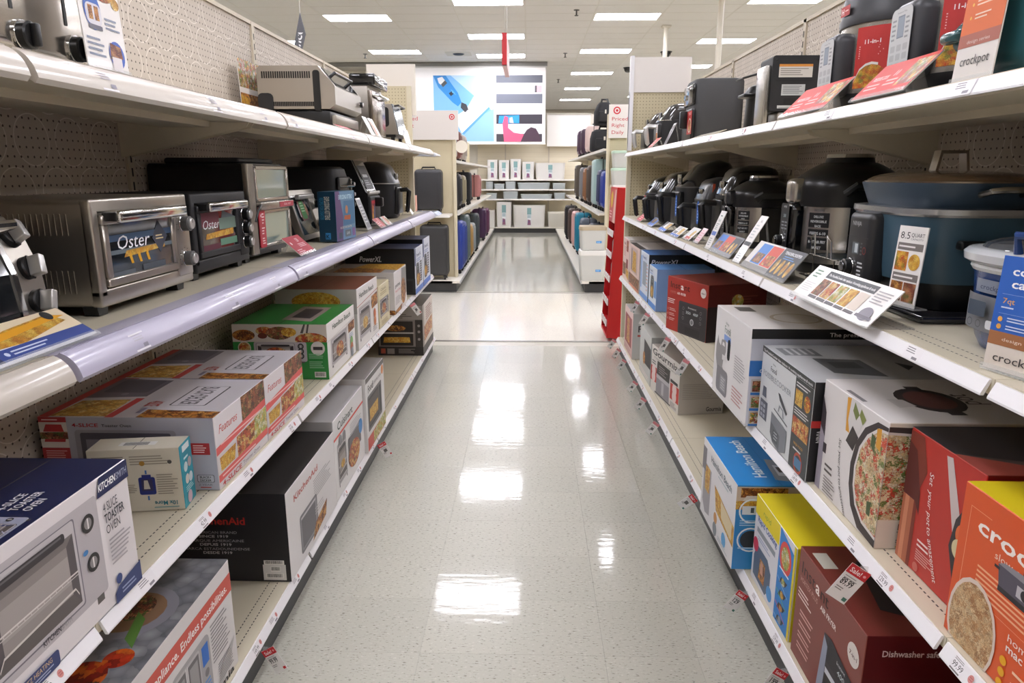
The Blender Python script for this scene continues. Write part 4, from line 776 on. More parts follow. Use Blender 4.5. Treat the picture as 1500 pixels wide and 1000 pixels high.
b = B(); b.prism([(.086, .392), (.092, .395), (.018, .208), (.01, .212)], -.12, .12, BLKG); cp = b.obj('control_panel', t); b = B(); draw(b, .2, .15, [('rr', 0, 0, 1, 1, '#2a2a2e', .01), ('r', .2, .5, .8, .62, '#b8bcc0'), ('ln', .15, .15, .85, .4, 3, '#8a8e92')], lambda u, v, e: (-.1+u, .016+v*.394-.003-e, .226+v*.919)); b.obj('display', cp, fixn=False)
B().rbox(-.145, .145, -.012, .004, .195, .212, SILV, .004).obj('trim_band', t)
b = B(); b.rbox(-.135, .135, -.014, .01, .02, .185, BLKM, .01); bk = b.obj('basket_front', t); B().rbox(-.02, .02, -.06, -.01, .12, .175, BLK, .008).obj('handle', bk)
b = B(); draw(b, .1, .13, [('r', 0, 0, 1, 1, '#7c2430'), ('p', [(.1, .1), (.5, .1), (.6, .7), (.2, .8)], PASTA), ('p', [(.55, .05), (.95, .05), (.9, .9), (.6, .6)], '#3a5a8a'), ('c', .3, .3, .15, '#d8a43a'), ('p', [(.05, .85), (.9, .85), (.9, .98), (.05, .98)], '#b5343c')], lambda u, v, e: (-.125+u, -.0145-e, .03+v)); b.obj('sticker', t, fixn=False)
basket_fryer('black rounded air fryer with loop handle and round white sticker, middle left shelf', 'L', -.955, 5.22, z2, .27, .30, .40, mat('#232326', .28, coat=.3), .06, .075, lambda b, w, d, h: draw(b, .05, .05, [('c', .5, .5, .5, '#e6e2e2'), ('ln', .25, .35, .75, .65, 3, '#b07070')], lambda u, v, e: (-w*.5*.4+u-.05, .012-e, h*.48+v)), SILV, 'black air fryers on the middle left shelf')
placard('small red card before the tall black air fryer', 'L', -.865, 4.20, z2, .15, .075, [('r', 0, 0, 1, 1, '#c2585c'), ('p', [(.5, 0), (.55, 0), (.65, 1), (.6, 1)], '#f0e4e4'), ('ln', .1, .2, .45, .7, 3, '#eccfcf')], 45)
placard('small white and pink card beside the red one before the tall black air fryer', 'L', -.865, 4.40, z2, .15, .075, [('p', [(.25, 0), (.6, 0), (.7, 1), (.35, 1)], '#e0a498'), ('c', .75, .5, .14, BREAD), ('ln', .04, .2, .22, .8, 4, '#8aa09a')], 45)
placard('white price card standing by the far end of the middle left shelf', 'L', -.91, 5.56, z2, .1, .1, [('ln', .15, .4, .85, .85, 4, '#b0a8aa'), ('ln', .2, .1, .6, .2, 1, '#c9606a')], 35)
placard('grey card edge leaning beside the boxed card game', 'L', -.91, 4.02, z2, .1, .19, [('r', .05, .05, .95, .95, '#8d8d90'), ('ln', .15, .2, .85, .8, 6, '#c9c9cc')], 20)
placard('yellow and blue fry picture card lying before the left edge oven', 'L', -.86, 1.135, z2, .42, .095, [('r', 0, .34, 1, 1, '#e4d3b4'), ('r', 0, .34, .55, 1, '#d8d6e4'), ('p', [(.42, .4), (.62, .36), (.95, .6), (.9, .9), (.6, .8), (.45, .62)], FRIES), ('p', [(.5, .55), (.98, .75), (.9, .86), (.5, .72)], '#e6a51e'), ('r', 0, .06, 1, .36, '#27408a'), ('r', 0, .06, .42, .36, '#232c54'), ('ln', .18, .12, .36, .3, 2, '#c9d2ec'), ('ln', .5, .14, .78, .3, 2, '#c9d2ec'), ('c', .47, .22, .012, '#c9d2ec'), ('c', .89, .86, .03, '#2b2b2b')], 57, bg='#dcdae4')
# top left shelf
loc, rz = place('L', -.905, 1.375, z1); t = thing('toaster', 'polished steel four slice toaster with two black dials, on the top left shelf', 'toaster', loc, rz)
b = B(); b.rbox(-.16, .16, 0, .28, .008, .21, steel('#c2bcb4', .16, 0), .03, 5); b.obj('housing', t); B().rbox(-.155, .155, .01, .27, 0, .014, BLK, .004).obj('base', t)
for sx in (-.075, .075):
    B().box(sx-.004, sx+.004, -.0012, .004, .085, .19, BLK).obj('lever_slot', t)
    b = B(); b.rbox(sx-.022, sx+.022, -.03, .0, .165, .18, BLK, .005); b.obj('lever', t)
    b = B(); b.cyl((sx+.02, .0, .045), .027, -.005, CHROME, 'y'); b.cyl((sx+.02, -.004, .045), .024, -.016, BLK, 'y'); b.rbox(sx+.014, sx+.026, -.032, -.018, .025, .065, BLK, .003); b.obj('dial', t)
    b = B(); b.rbox(sx+.052, sx+.064, -.006, .0, .036, .05, GREY, .003); b.obj('button', t)
for sx in (-.09, -.03, .03, .09): B().box(sx-.012, sx+.012, .04, .24, .2095, .2106, BLK).obj('bread_slot', t)
placard('white toaster sign with blue header standing on the top left shelf', 'L', -.845, 1.475, z1, .14, .222, [('r', 0, .78, 1, 1, '#4a76cc'), ('t', 'Toss Toaster', .1, .84, .06, '#e8eefa', {'fit': .85}), ('c', .3, .66, .2, MEAT, .4), ('c', .62, .68, .24, PIZZA, .5), ('c', .9, .62, .1, BREAD, .8), ('c', .3, .5, .2, '#3f66b8', 1.3), ('rr', .14, .38, .5, .56, '#d8d6dc', .012), ('r', .2, .42, .3, .54, WINGS), ('r', .34, .42, .44, .54, WINGS), ('rr', .16, .34, .48, .38, '#6a6a78', .002), ('ln', .56, .36, .95, .48, 3, '#8a92a4'), ('ln', .06, .1, .5, .28, 4, '#8a92a4'), ('c', .74, .16, .19, '#4a6ac0'), ('p', [(.56, .12), (.7, .1), (.88, .14), (.86, .24), (.6, .26)], MEAT), ('p', [(.6, .02), (.84, .02), (.84, .14), (.6, .14)], '#e6dfe0')], 3)
placard('white card with orange picture at the far left edge of the top shelf', 'L', -.855, 1.10, z1, .12, .2, [('c', .7, .45, .16, PASTA), ('c', .7, .3, .18, '#b8c4d8', .5), ('r', .1, .75, .9, .9, '#d8d2cc')], 3)
loc, rz = place('L', -.90, 3.65, z1); t = thing('flip_oven', 'low steel flip oven with slotted side and dark handle, raised on a black base', 'oven', loc, rz, 'steel ovens on the top left shelf')
q = .098; b = B(); b.prism([(.06, q), (.35, q), (.36, q+.01), (.36, q+.175), (.345, q+.19), (.075, q+.19), (.0, q+.1), (.0, q+.02), (.03, q)], -.255, .255, STL); b.obj('housing', t)
b = B()
for (a, c, n, y0, y1) in ((q+.135, q+.165, 22, .11, .34), (q+.012, q+.032, 24, .1, .3)): 
    for sx in (-1, 1): wall_slots(b, sx*.255, y0, y1, a, c, n, SLOTM, sx)
stuff(b.obj('vent_slots', t))
for sx in (-1, 1):
    b = B(); b.rbox(*sorted((sx*.254, sx*.259)), .068, .1, q-.008, q+.17, BLK, .012, 3, 'x'); b.obj('side_handle', t); b = B(); b.rbox(*sorted((sx*.25, sx*.26)), .29, .36, q-.015, q+.07, BLKM, .02, 3, 'x'); b.obj('hinge_cover', t)
n = (-.766, .643); b = B(); fb = lambda f, e: (.072*f+n[0]*e, q+.1+.088*f+n[1]*e)
b.prism([fb(.05, .004), fb(.97, .004), fb(.97, -.004), fb(.05, -.004)], -.22, .2, GLASSD); dr = b.obj('door', t)
b = B(); b.tube([(-.2, *fb(.5, .003)), (-.2, *fb(.5, .03)), (.12, *fb(.5, .03)), (.12, *fb(.5, .003))], .008, BLK); b.obj('handle', dr)
knob(t, .225, .0, q+.06, .014, BLK, SILV, .02)
b = B(); b.rbox(-.25, .25, .03, .35, 0, .09, BLK, .006); b.obj('base', t); B().rbox(-.22, .22, .01, .05, .03, .075, STL, .004).obj('crumb_tray', t); B().box(-.2, .2, .08, .3, .088, .1, BLK).obj('riser', t)
placard('brown food picture board standing behind the flip oven', 'L', -1.30, 3.45, z1, .3, .31, [('r', 0, .6, 1, 1, SALADY), ('r', 0, .52, 1, .6, '#e6ddd4'), ('r', 0, 0, 1, .52, WINGS), ('p', [(0, 0), (.4, 0), (.3, .45), (0, .5)], FRIES)], 2)
placard('red card lying before the flip oven base', 'L', -.845, 3.45, z1, .24, .06, [('r', 0, 0, 1, 1, '#c23b48'), ('ln', .1, .2, .8, .8, 3, '#e8b4b8')], 66)
placard('white card leaning at the right end of the flip oven', 'L', -.85, 3.97, z1, .1, .12, [('ln', .1, .2, .9, .9, 6, '#a8aab0')], 28)
placard('white and pink card leaning before the upright steel oven', 'L', -.85, 4.12, z1, .12, .12, [('r', 0, .1, .5, .9, '#c9a090'), ('ln', .55, .2, .95, .9, 6, '#b0b2b8')], 28)
loc, rz = place('L', -.92, 4.42, z1); t = thing('rotisserie_oven', 'upright steel oven with black lid unit overhanging its top', 'oven', loc, rz, 'steel ovens on the top left shelf')
b = B(); b.rbox(-.2, .2, .012, .36, .012, .30, STL, .012, 3, 'y'); b.obj('housing', t); b = B(); b.rbox(-.185, .185, -.01, .014, .03, .275, steel('#8f857c', .14, 0), .006); dr = b.obj('door', t); b = B(); b.tube([(-.15, -.008, .25), (-.15, -.035, .25), (.15, -.035, .25), (.15, -.008, .25)], .008, CHROME); b.obj('handle', dr)
b = B(); b.rbox(-.19, .19, -.03, .12, .30, .365, BLKG, .01); b.obj('lid_unit', t); b = B(); b.rbox(-.18, .18, .13, .34, .30, .33, GREY, .008); b.obj('top_plate', t)
for sx in (-1, 1): B().box(sx*.16-.02, sx*.16+.02, .03, .06, 0, .013, BLK).obj('foot', t); B().box(sx*.16-.02, sx*.16+.02, .28, .31, 0, .013, BLK).obj('foot', t)
loc, rz = place('L', -.89, 5.2, z1); t = thing('grill_oven', 'steel grill oven with slanted bright glass door, on a dark stand, far top left shelf', 'oven', loc, rz, 'steel ovens on the top left shelf')
b = B(); b.prism([(.02, .07), (.3, .07), (.3, .27), (.07, .27), (.06, .265)], -.17, .17, STL); b.obj('housing', t); b = B(); b.prism([(.012, .07), (.056, .272), (.068, .27), (.024, .068)], -.16, .16, mat('#c2ccd6', .08, .6)); dr = b.obj('door', t); B().tube([(-.12, .05, .26), (-.12, .02, .265), (.12, .02, .265), (.12, .05, .26)], .007, BLK).obj('handle', dr)
b = B(); b.rbox(-.173, -.168, .08, .16, .12, .25, BLK, .02, 3, 'x'); b.obj('side_handle', t); b = B(); b.box(-.16, .16, .04, .28, .052, .07, BLK); [b.box(sx*.14-.012, sx*.14+.012, y_, y_+.024, 0, .055, BLK) for sx in (-1, 1) for y_ in (.05, .24)]; b.obj('stand', t)
placard('white card pair at the far end of the top left shelf', 'L', -.85, 5.1, z1, .22, .11, [('ln', .05, .2, .45, .9, 6, '#8a8c98'), ('r', .55, .15, .62, .9, '#4a4c58'), ('ln', .68, .2, .95, .9, 6, '#a0a2ac')], 15)
# ---------------- right run: cartons ----------------
zc, zd = TOPZ['R'][2], TOPZ['R'][3]; gt = 'boxed cookers and air fryers on the right shelves'
PINK = '#d9b0a6'
carton('pale pink carton with small food pictures, farthest on the right shelf above the deck', 'R', .80, 5.62, 5.96, zc, .34, .40, ('#ddc0b8', '#c9c4c0', '#c4bfbb'), {
    'front': [('t', 'dual', .1, .84, .07, '#7a3a3a', {'fit': .3, 'b': 1}), ('r', .55, .7, .85, .96, '#8a2f38'), ('c', .7, .83, .1, WINGS), ('ln', .1, .56, .6, .8, 6, '#b58a84'), ('r', .55, .3, .85, .52, '#7a3030'), ('p', [(.0, .1), (.5, .12), (.5, .4), (0, .4)], MEAT), ('p', [(.55, .1), (1, .05), (1, .25), (.55, .3)], FRIES)]}, group=gt)
carton('pale pink carton with tall framed food picture beside the farthest one', 'R', .80, 5.08, 5.58, zc, .325, .40, ('#d9bcb2', '#d4cfcb', '#d4cdc9'), {
    'front': [('r', .12, .36, .8, .94, '#b9a29c'), ('p', [(.3, .4), (.7, .4), (.65, .85), (.35, .88)], FRIES), ('r', .16, .4, .28, .9, '#8a7a78'), ('p', [(0, .05), (1, .05), (1, .3), (0, .3)], MEAT), ('r', .0, .0, 1, .06, '#c9826a')], 'top': [('r', 0, 0, 1, .12, '#2a2828')]}, group=gt)
carton('white and blue carton with black side lettered in white, far on the right shelf', 'R', .805, 4.72, 5.05, zc, .325, .45, ('#cfd8e6', '#18181a', '#3f6fae'), {
    'front': [('r', .04, .2, .2, .9, '#7fa3d6'), ('p', [(.3, .3), (.75, .3), (.8, .8), (.3, .8)], '#8f9aa6'), ('t', 'PowerXL', .25, .86, .06, '#34548a', {'fit': .5, 'b': 1}), ('r', 0, 0, 1, .12, '#6a94d0'), ('ln', .78, .2, .96, .8, 8, '#c9a08a')],
    'right': [('t', 'PowerXL', .03, .8, .1, '#dcdadc', {'fit': .42, 'b': 1, 'sl': .25}), ('t', 'VORTEX PRO AIR FRYER', .03, .68, .055, '#c6c4c8', {'fit': .6, 'b': 1}), ('r', .06, .1, .8, .55, '#2a2a2d')]}, group=gt, seam=False)
carton('white and blue carton with printed basket of fries beside the red carton', 'R', .805, 4.40, 4.68, zc, .27, .36, ('#d3dbe6', '#7d9ccc', '#5f93d0'), {
    'front': sub(fryer_pic('#55585c', FRIES), .22, .24, .68, .78) + [('t', 'PowerXL', .12, .86, .06, '#34548a', {'fit': .4, 'b': 1}), ('r', .74, .3, 1, .7, '#5f93d0'), ('r', 0, 0, 1, .14, '#4f86cc'), ('ln', .12, .79, .6, .84, 1, '#7fa3d6')]}, group=gt)
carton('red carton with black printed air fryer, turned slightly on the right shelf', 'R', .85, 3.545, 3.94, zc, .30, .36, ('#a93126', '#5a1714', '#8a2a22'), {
    'front': [('t', 'Inst', .07, .8, .12, '#241414', {'fit': .26}), ('t', 'a', .345, .8, .12, '#f0e6e2', {'fit': .07, 'b': 1}), ('t', 'nt', .43, .8, .12, '#241414', {'fit': .14}), ('t', 'VORTEX', .08, .7, .045, '#c87a70', {'fit': .16}), ('t', 'AIR FRYER', .26, .7, .045, '#f0e0dc', {'fit': .22, 'b': 1}), ('c', .89, .84, .065, '#e6dcd8'), ('t', '4-in-1', .845, .82, .035, '#5a2a26', {'fit': .09, 'b': 1}),
             ('ln', .03, .5, .22, .6, 3, '#f0dcd8')] + [q for k in range(3) for q in (('ln', .08, .36-.09*k, .25, .42-.09*k, 2, '#dfb4ae'), ('ring', .045, .39-.09*k, .014, .004, '#dfb4ae'))] + [('rr', .32, -.0, 1, .6, '#3d3a3c', .012), ('rr', .35, .03, .985, .57, '#343133', .01), ('t', 'Instant', .55, .5, .035, '#d8d4d4', {'fit': .2}), ('t', '350', .5, .4, .05, '#d0dce0', {'fit': .12}), ('t', '400F', .68, .4, .05, '#d0dce0', {'fit': .12}), ('c', .66, .27, .045, '#b9b9bb'), ('c', .66, .27, .03, '#77777a')] + [('ring', .44+.42*(q % 2), .48-.09*(q//2), .022, .004, '#8f8c8f') for q in range(6)] + [('r', .5, .03, .86, .16, '#2b282a'), ('ln', .4, .2, .95, .215, 1, '#4a474a')],
    'right': [('r', 0, 0, .35, .62, '#2b2022'), ('ln', .4, .5, .9, .8, 6, '#7a3a34'), ('c', .5, .7, .1, GREENS)]}, yaw=20, group=gt, seam=False)
def hole(t, w, h, u, v):
    b = B(); b.rbox(-.016, .016, -.0012, .002, -.04, .04, mat('#060606', .9), .015, 4, 'y'); b.obj('hand_hole', t, (u*w-w/2, 0, v*h))
t = carton('large white cooker carton with a hand hole and blue food strip, overhanging the right shelf', 'R', .755, 2.325, 2.775, zc, .345, .50, ('#dedbdb', '#c8cad6', '#dcd8d6'), {
    'front': [('t', 'Ninja', .3, .855, .03, '#5d6a62', {'fit': .1}), ('t', 'Foodi', .28, .76, .085, '#4d6a58', {'fit': .18}), ('rr', .28, .67, .48, .74, '#7a97d0', .003)] + [('p', [(.06, .55), (.1, .68), (.14, .6), (.2, .58), (.22, .66), (.34, .68), (.36, .56), (.3, .44), (.28, .36), (.34, .32), (.12, .3), (.06, .42)], '#8b8889'), ('p', [(.24, .6), (.32, .6), (.3, .64), (.25, .64)], '#dedbdb'), ('r', .26, .44, .4, .5, '#d4d1d1'), ('rr', .12, .05, .46, .34, '#77757a', .02), ('rr', .24, .09, .42, .26, '#8f8d92', .004), ('ln', .27, .1, .4, .25, 5, '#b9b7bb'), ('ln', .62, .36, .92, .62, 9, '#a9a5a6'), ('ln', .6, .1, .9, .28, 5, '#b98a8a')],
    'right': [('r', 0, .9, 1, 1, '#1f1f20'), ('t', 'The pressure cooker', .52, .925, .042, '#e6e4e2', {'fit': .42, 'b': 1}), ('t', 'NINJA', .48, .78, .065, '#232324', {'fit': .16, 'b': 1}), ('r', 0, .52, .42, .68, '#2f6fb8'), ('t', 'PRECISION', .1, .615, .04, '#eef2f8', {'fit': .22, 'b': 1}), ('t', 'COOK CONTROL', .07, .555, .04, '#eef2f8', {'fit': .29, 'b': 1})] + [q for k, m in enumerate((MEAT, RICE, SALADY)) for q in (('r', .02, .345-.165*k, .27, .49-.165*k, '#b9b2b0'), ('p', [(.03, .36-.165*k), (.25, .36-.165*k), (.26, .48-.165*k), (.03, .47-.165*k)], m), ('r', .02, .325-.165*k, .27, .352-.165*k, '#2f6fb8'))] + [('ring', .88, .8, .03, .008, '#4a5a8a'), ('r', .92, .76, 1, .86, '#2a2526')],
    'top': [('p', [(.1, .1), (.3, .1), (.32, .22), (.12, .22)], '#55524f'), ('ring', .6, .42, .2, .03, '#b5a994'), ('c', .6, .42, .16, '#cfc9c2')]}, group=gt, seam=False)
hole(t, .45, .345, .44, .60)
carton('pale grey cooker carton with black picture strip, in front of the large white one', 'R', .79, 1.868, 2.305, zc, .295, .46, ('#cfd2d4', '#1b1b1d', '#b9babc'), {
    'front': [('r', 0, .93, 1, 1, '#3b3c3c'), ('t', 'The PossibleCooker that replaces 14 cooking appliances & tools', .02, .945, .028, '#e6e6e6', {'fit': .95, 'b': 1}), ('t', 'Ninja', .24, .86, .022, '#5d6a62', {'fit': .06}), ('t', 'Foodi', .2, .78, .06, '#4a4c4e', {'fit': .13}), ('t', 'POSSIBLECOOKER', .05, .68, .065, '#9aa0a6', {'fit': .58}),
              ('p', [(.04, .4), (.2, .4), (.2, .18), (.04, .18)], '#565b68'), ('p', [(.08, .56), (.15, .56), (.16, .44), (.07, .44)], '#565b68')] + [('r', .06+.055*(q % 2), .2+.06*(q//2), .1+.055*(q % 2), .24+.06*(q//2), '#a3a8b4') for q in range(6)] + [('p', [(.4, .62), (.44, .62), (.6, .48), (.58, .45), (.44, .55)], '#4a4c50'), ('p', [(.34, .42), (.62, .36), (.62, .345), (.34, .405)], '#5a5d62'), ('p', [(.42, .42), (.44, .5), (.52, .48), (.54, .39), (.52, .39), (.505, .465), (.455, .48), (.435, .42)], '#8f949a'), ('p', [(.3, .36), (.62, .3), (.62, .06), (.5, .0), (.36, .04), (.3, .12)], '#777b82'), ('p', [(.3, .25), (.5, .18), (.5, .02), (.36, .05), (.3, .12)], '#5c6066'), ('rr', .36, .06, .47, .19, '#4a4d52', .004), ('ln', .38, .08, .46, .18, 3, '#a3a8ae'),
              ('r', .7, 0, 1, .93, '#3f4243'), ('ln', .72, .84, .98, .9, 2, '#d0d2d2'), ('p', [(.72, .66), (.84, .66), (.84, .82), (.72, .82)], FRIES), ('c', .92, .74, .055, PASTA), ('ln', .72, .56, .98, .64, 3, '#d0d2d2'), ('p', [(.71, .36), (.98, .36), (.98, .54), (.71, .54)], PIZZA), ('t', 'NINJA FOODI', .76, .26, .03, '#d9a23c', {'fit': .16}), ('ln', .76, .2, .95, .24, 1, '#d0d2d2'), ('ring', .86, .1, .075, .02, '#b04a34'), ('r', .8, .05, .92, .15, '#4a7aa0')],
    'top': [('p', [(.1, .05), (.32, .05), (.34, .3), (.12, .3)], '#77797c'), ('ln', .12, .08, .32, .28, 4, '#b9babc'), ('p', [(.4, .2), (.78, .2), (.86, .5), (.44, .5)], '#5b5d60'), ('r', .5, .26, .66, .44, '#3c3e40'), ('p', [(.5, .7), (.7, .7), (.6, .78)], '#4a4c4e'), ('ln', .1, .84, .9, .96, 2, '#8f9092')],
    'right': [('t', 'NINJA', .07, .4, .05, '#d8d8d8', {'rot': 90, 'fit': .08, 'b': 1}), ('r', .0, .55, .06, .62, '#c0302c')]}, group=gt, seam=False)
t = carton('white cooker carton with a big rice dish picture wrapped round its corner', 'R', .812, 1.505, 1.855, zc, .31, .47, ('#dfdad8', '#ddd3c6', '#dcd7d5'), {
    'front': [('p', [(0, 0), (.09, 0), (.09, .58), (.0, .72)], '#9f98a4'), ('p', [(0, .58), (.09, .5), (.08, .72), (0, .86)], '#3f393f'), ('r', .08, .36, .14, .45, '#3f393f'), ('c', .52, .86, .13, '#d3cfcd', 1.15), ('p', [(.4, .98), (.46, .99), (.44, .8), (.48, .7), (.42, .7)], '#d79a34'), ('p', [(.52, .98), (.6, .9), (.56, .84), (.5, .9)], '#6f7a3e'), ('p', [(.62, .96), (.7, .9), (.66, .84), (.6, .9)], '#7d8648'),
              ('p', [(.44, .62), (.52, .78), (.62, .72), (.56, .58)], '#37302f'), ('p', [(1, .96), (.86, .95), (.7, .84), (.6, .68), (.55, .48), (.56, .3), (.62, .14), (.75, .02), (1, -.0)], '#3c3434'), ('p', [(1, .93), (.88, .91), (.74, .8), (.65, .66), (.61, .48), (.62, .32), (.68, .18), (.8, .09), (1, .06)], '#d9d3d0'), ('p', [(1, .91), (.89, .89), (.76, .78), (.67, .65), (.635, .48), (.645, .33), (.7, .2), (.81, .115), (1, .085)], RICE), ('p', [(.86, .9), (.92, .92), (.93, .74), (.87, .76)], '#d79a34'), ('p', [(.8, .84), (.86, .82), (.85, .7), (.8, .74)], '#4a5a34'), ('p', [(.84, .3), (.9, .32), (.9, .2), (.85, .2)], '#4a5a34')] +
             [('t', w_, u_, v_, .045, '#3b3634', {'rot': r_, 'fit': f_, 'sl': .2}) for w_, u_, v_, r_, f_ in (('Set', .34, .6, -86, .075), ('your', .355, .49, -82, .1), ('pot', .375, .36, -78, .075), ('to', .395, .265, -72, .05), ('amazement', .415, .2, -56, .25))] +
             [('ln', .15, .2, .3, .3, 2, '#5d5653'), ('ln', .15, .02, .36, .18, 6, '#8a837f'), ('bar', .88, .02, .98, .13)][:2],
    'right': [('p', [(0, .97), (.2, .96), (.42, .82), (.52, .6), (.5, .32), (.36, .12), (.12, .0), (0, -.0)], '#3c3434'), ('p', [(0, .93), (.2, .91), (.38, .78), (.46, .58), (.44, .34), (.32, .17), (.12, .08), (0, .06)], '#d9d3d0'), ('p', [(0, .91), (.19, .89), (.36, .76), (.435, .57), (.42, .36), (.3, .2), (.12, .11), (0, .085)], RICE), ('p', [(.14, .8), (.24, .8), (.24, .66), (.16, .66)], '#d79a34'), ('p', [(.3, .4), (.4, .44), (.38, .3), (.28, .3)], '#4a5a34'), ('p', [(0, 0), (1, 0), (1, .235), (.0, .235)], '#ddd3c6'),
              ('t', 'Dishwasher safe', .1, .155, .05, '#4a4442', {'fit': .46, 'b': 1}), ('ln', .1, .13, .5, .145, 1, '#8a837f'), ('t', '10+ built-in', .1, .09, .045, '#4a4442', {'fit': .32, 'b': 1}), ('ln', .1, .045, .5, .078, 2, '#8a837f'), ('p', [(.1, .012), (.14, .012), (.12, .04)], '#d8c02c'), ('ln', .18, .01, .44, .034, 1, '#8f94c4')],
    'top': [('c', .52, .38, .27, '#2f2a2b', .8), ('c', .52, .38, .2, '#5a3430', .8), ('r', .2, .36, .32, .44, '#2f2a2b'), ('r', .72, .36, .84, .44, '#2f2a2b'), ('p', [(.5, .16), (.7, .16), (.66, .26), (.52, .24)], '#c9c4c2'), ('t', 'pot', .62, .62, .13, '#4a4546', {'rot': 180, 'fit': .24}), ('t', 'limited edition', .42, .8, .05, '#b85a5a', {'rot': 180, 'fit': .3}), ('ln', .3, .0, .6, .06, 1, '#7a7577')]}, flips=(), group=gt, seam=False)
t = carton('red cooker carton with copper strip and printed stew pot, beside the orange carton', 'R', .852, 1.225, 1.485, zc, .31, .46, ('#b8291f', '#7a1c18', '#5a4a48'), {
    'front': [('p', [(0, 0), (.22, 0), (.22, .6), (.3, .75), (.2, .98), (0, .98)], '#7d3428'), ('p', [(.0, 0), (.17, 0), (.17, .5), (0, .5)], '#b0684c'), ('p', [(.04, 0), (.1, 0), (.1, .5), (.04, .5)], '#cf8a6a'), ('p', [(0, .5), (.18, .5), (.26, .42), (.24, .58), (.12, .86), (.0, .9)], '#5a2624'), ('p', [(.52, .96), (.6, .97), (.84, .52), (.72, .5)], '#c9bcb8'), ('p', [(1, .84), (.88, .78), (.74, .6), (.7, .4), (.8, .2), (1, .1)], '#3a3436'), ('p', [(1, .76), (.9, .72), (.82, .58), (.8, .42), (.88, .26), (1, .2)], SALADY), ('c', .86, .52, .1, '#d86a34'), ('c', .94, .62, .1, '#d0c49a'), ('c', .82, .42, .08, '#d0c49a')] +
             [('t', w_, u_, v_, .05, '#f4e8e6', {'rot': r_, 'fit': f_, 'sl': .2}) for w_, u_, v_, r_, f_ in (('Set', .34, .78, -84, .11), ('your', .355, .65, -84, .15), ('pot', .375, .5, -82, .11), ('to', .4, .4, -76, .07), ('amazement', .43, .32, -64, .34))] + [('ln', .3, .2, .48, .27, 2, '#f0dcd8'), ('ln', .3, .1, .56, .19, 5, '#dfa8a2'), ('c', .32, .05, .04, '#c86a60')],
    'top': [('p', [(0, .0), (.6, 0), (.9, .5), (.5, .9), (0, .8)], '#2f2a2b'), ('p', [(.6, 0), (1, 0), (1, .4)], '#a04a40')]}, group=gt, seam=False)
t = carton('orange slow cooker carton with yellow top and round dish picture, nearest on the right shelf', 'R', .808, .80, 1.214, zc, .305, .44, ('#d8551f', '#c94a1a', '#d8c21c'), {
    'front': [('ring', .0, 2.0, .01, .002, '#e6926a'), ('r', .06, .3, .063, .88, '#eca27e'), ('r', .06, .878, .2, .882, '#eca27e'), ('t', 'crock', .12, .76, .1, '#f6ece4', {'fit': .42, 'b': 1}), ('t', 'slow cooker', .25, .685, .045, '#f3d8c4', {'fit': .3}), ('ln', .16, .4, .62, .58, 6, '#eeb088'), ('r', .08, .37, .9, .373, '#eca27e')] + sub(pot_pic(), .28, .52, .62, .74)[:] + [('c', .18, .17, .165, '#dccabd', 1.35), ('c', .18, .17, .15, OATS, 1.35), ('t', 'mac n cheese', .4, .24, .05, '#f3e4da', {'fit': .34, 'b': 1}), ('t', 'homestyle', .4, .3, .045, '#f3e4da', {'fit': .26})] + [('c', .4, .17-.07*k, .02, '#e6a81e') for k in range(3)] + [('ln', .46, .14-.07*k, .62, .18-.07*k, 1, '#f0c4a4') for k in range(3)]}, group=gt, seam=True)
# right deck
carton('pale carton with printed red pan, farthest on the right deck', 'R', .80, 5.28, 5.72, zd, .36, .40, ('#d6b4ae', '#c6c6c4', '#b4b0ae'), {'front': [('p', [(.1, .2), (.9, .2), (.9, .85), (.1, .85)], '#8a2f34'), ('p', [(.3, .25), (.7, .25), (.6, .8), (.35, .8)], PASTA), ('ln', .05, .03, .95, .15, 3, '#b58a84')], 'right': [('t', 'F', .1, .6, .14, '#3a3638', {'b': 1}), ('r', .1, .5, .3, .54, '#c04a3c')]}, group=gt)
carton('clear grey carton with printed black fryer and yellow food, beside the farthest deck carton', 'R', .82, 4.56, 5.02, zd, .34, .42, ('#b9bab6', '#a9aba8', '#c0c0bc'), {'front': [('ln', .1, .04, .9, .14, 2, '#d6c9c6'), ('p', [(.4, .3), (1, .34), (1, .75), (.4, .8)], '#2c2a2a'), ('c', .42, .4, .1, PASTA)], 'right': [('p', [(.25, .3), (.9, .3), (.9, .85), (.25, .85)], '#2c2a2a'), ('c', .26, .38, .1, FRIES), ('ln', .05, .03, .9, .12, 2, '#cfc6c4')]}, group=gt)
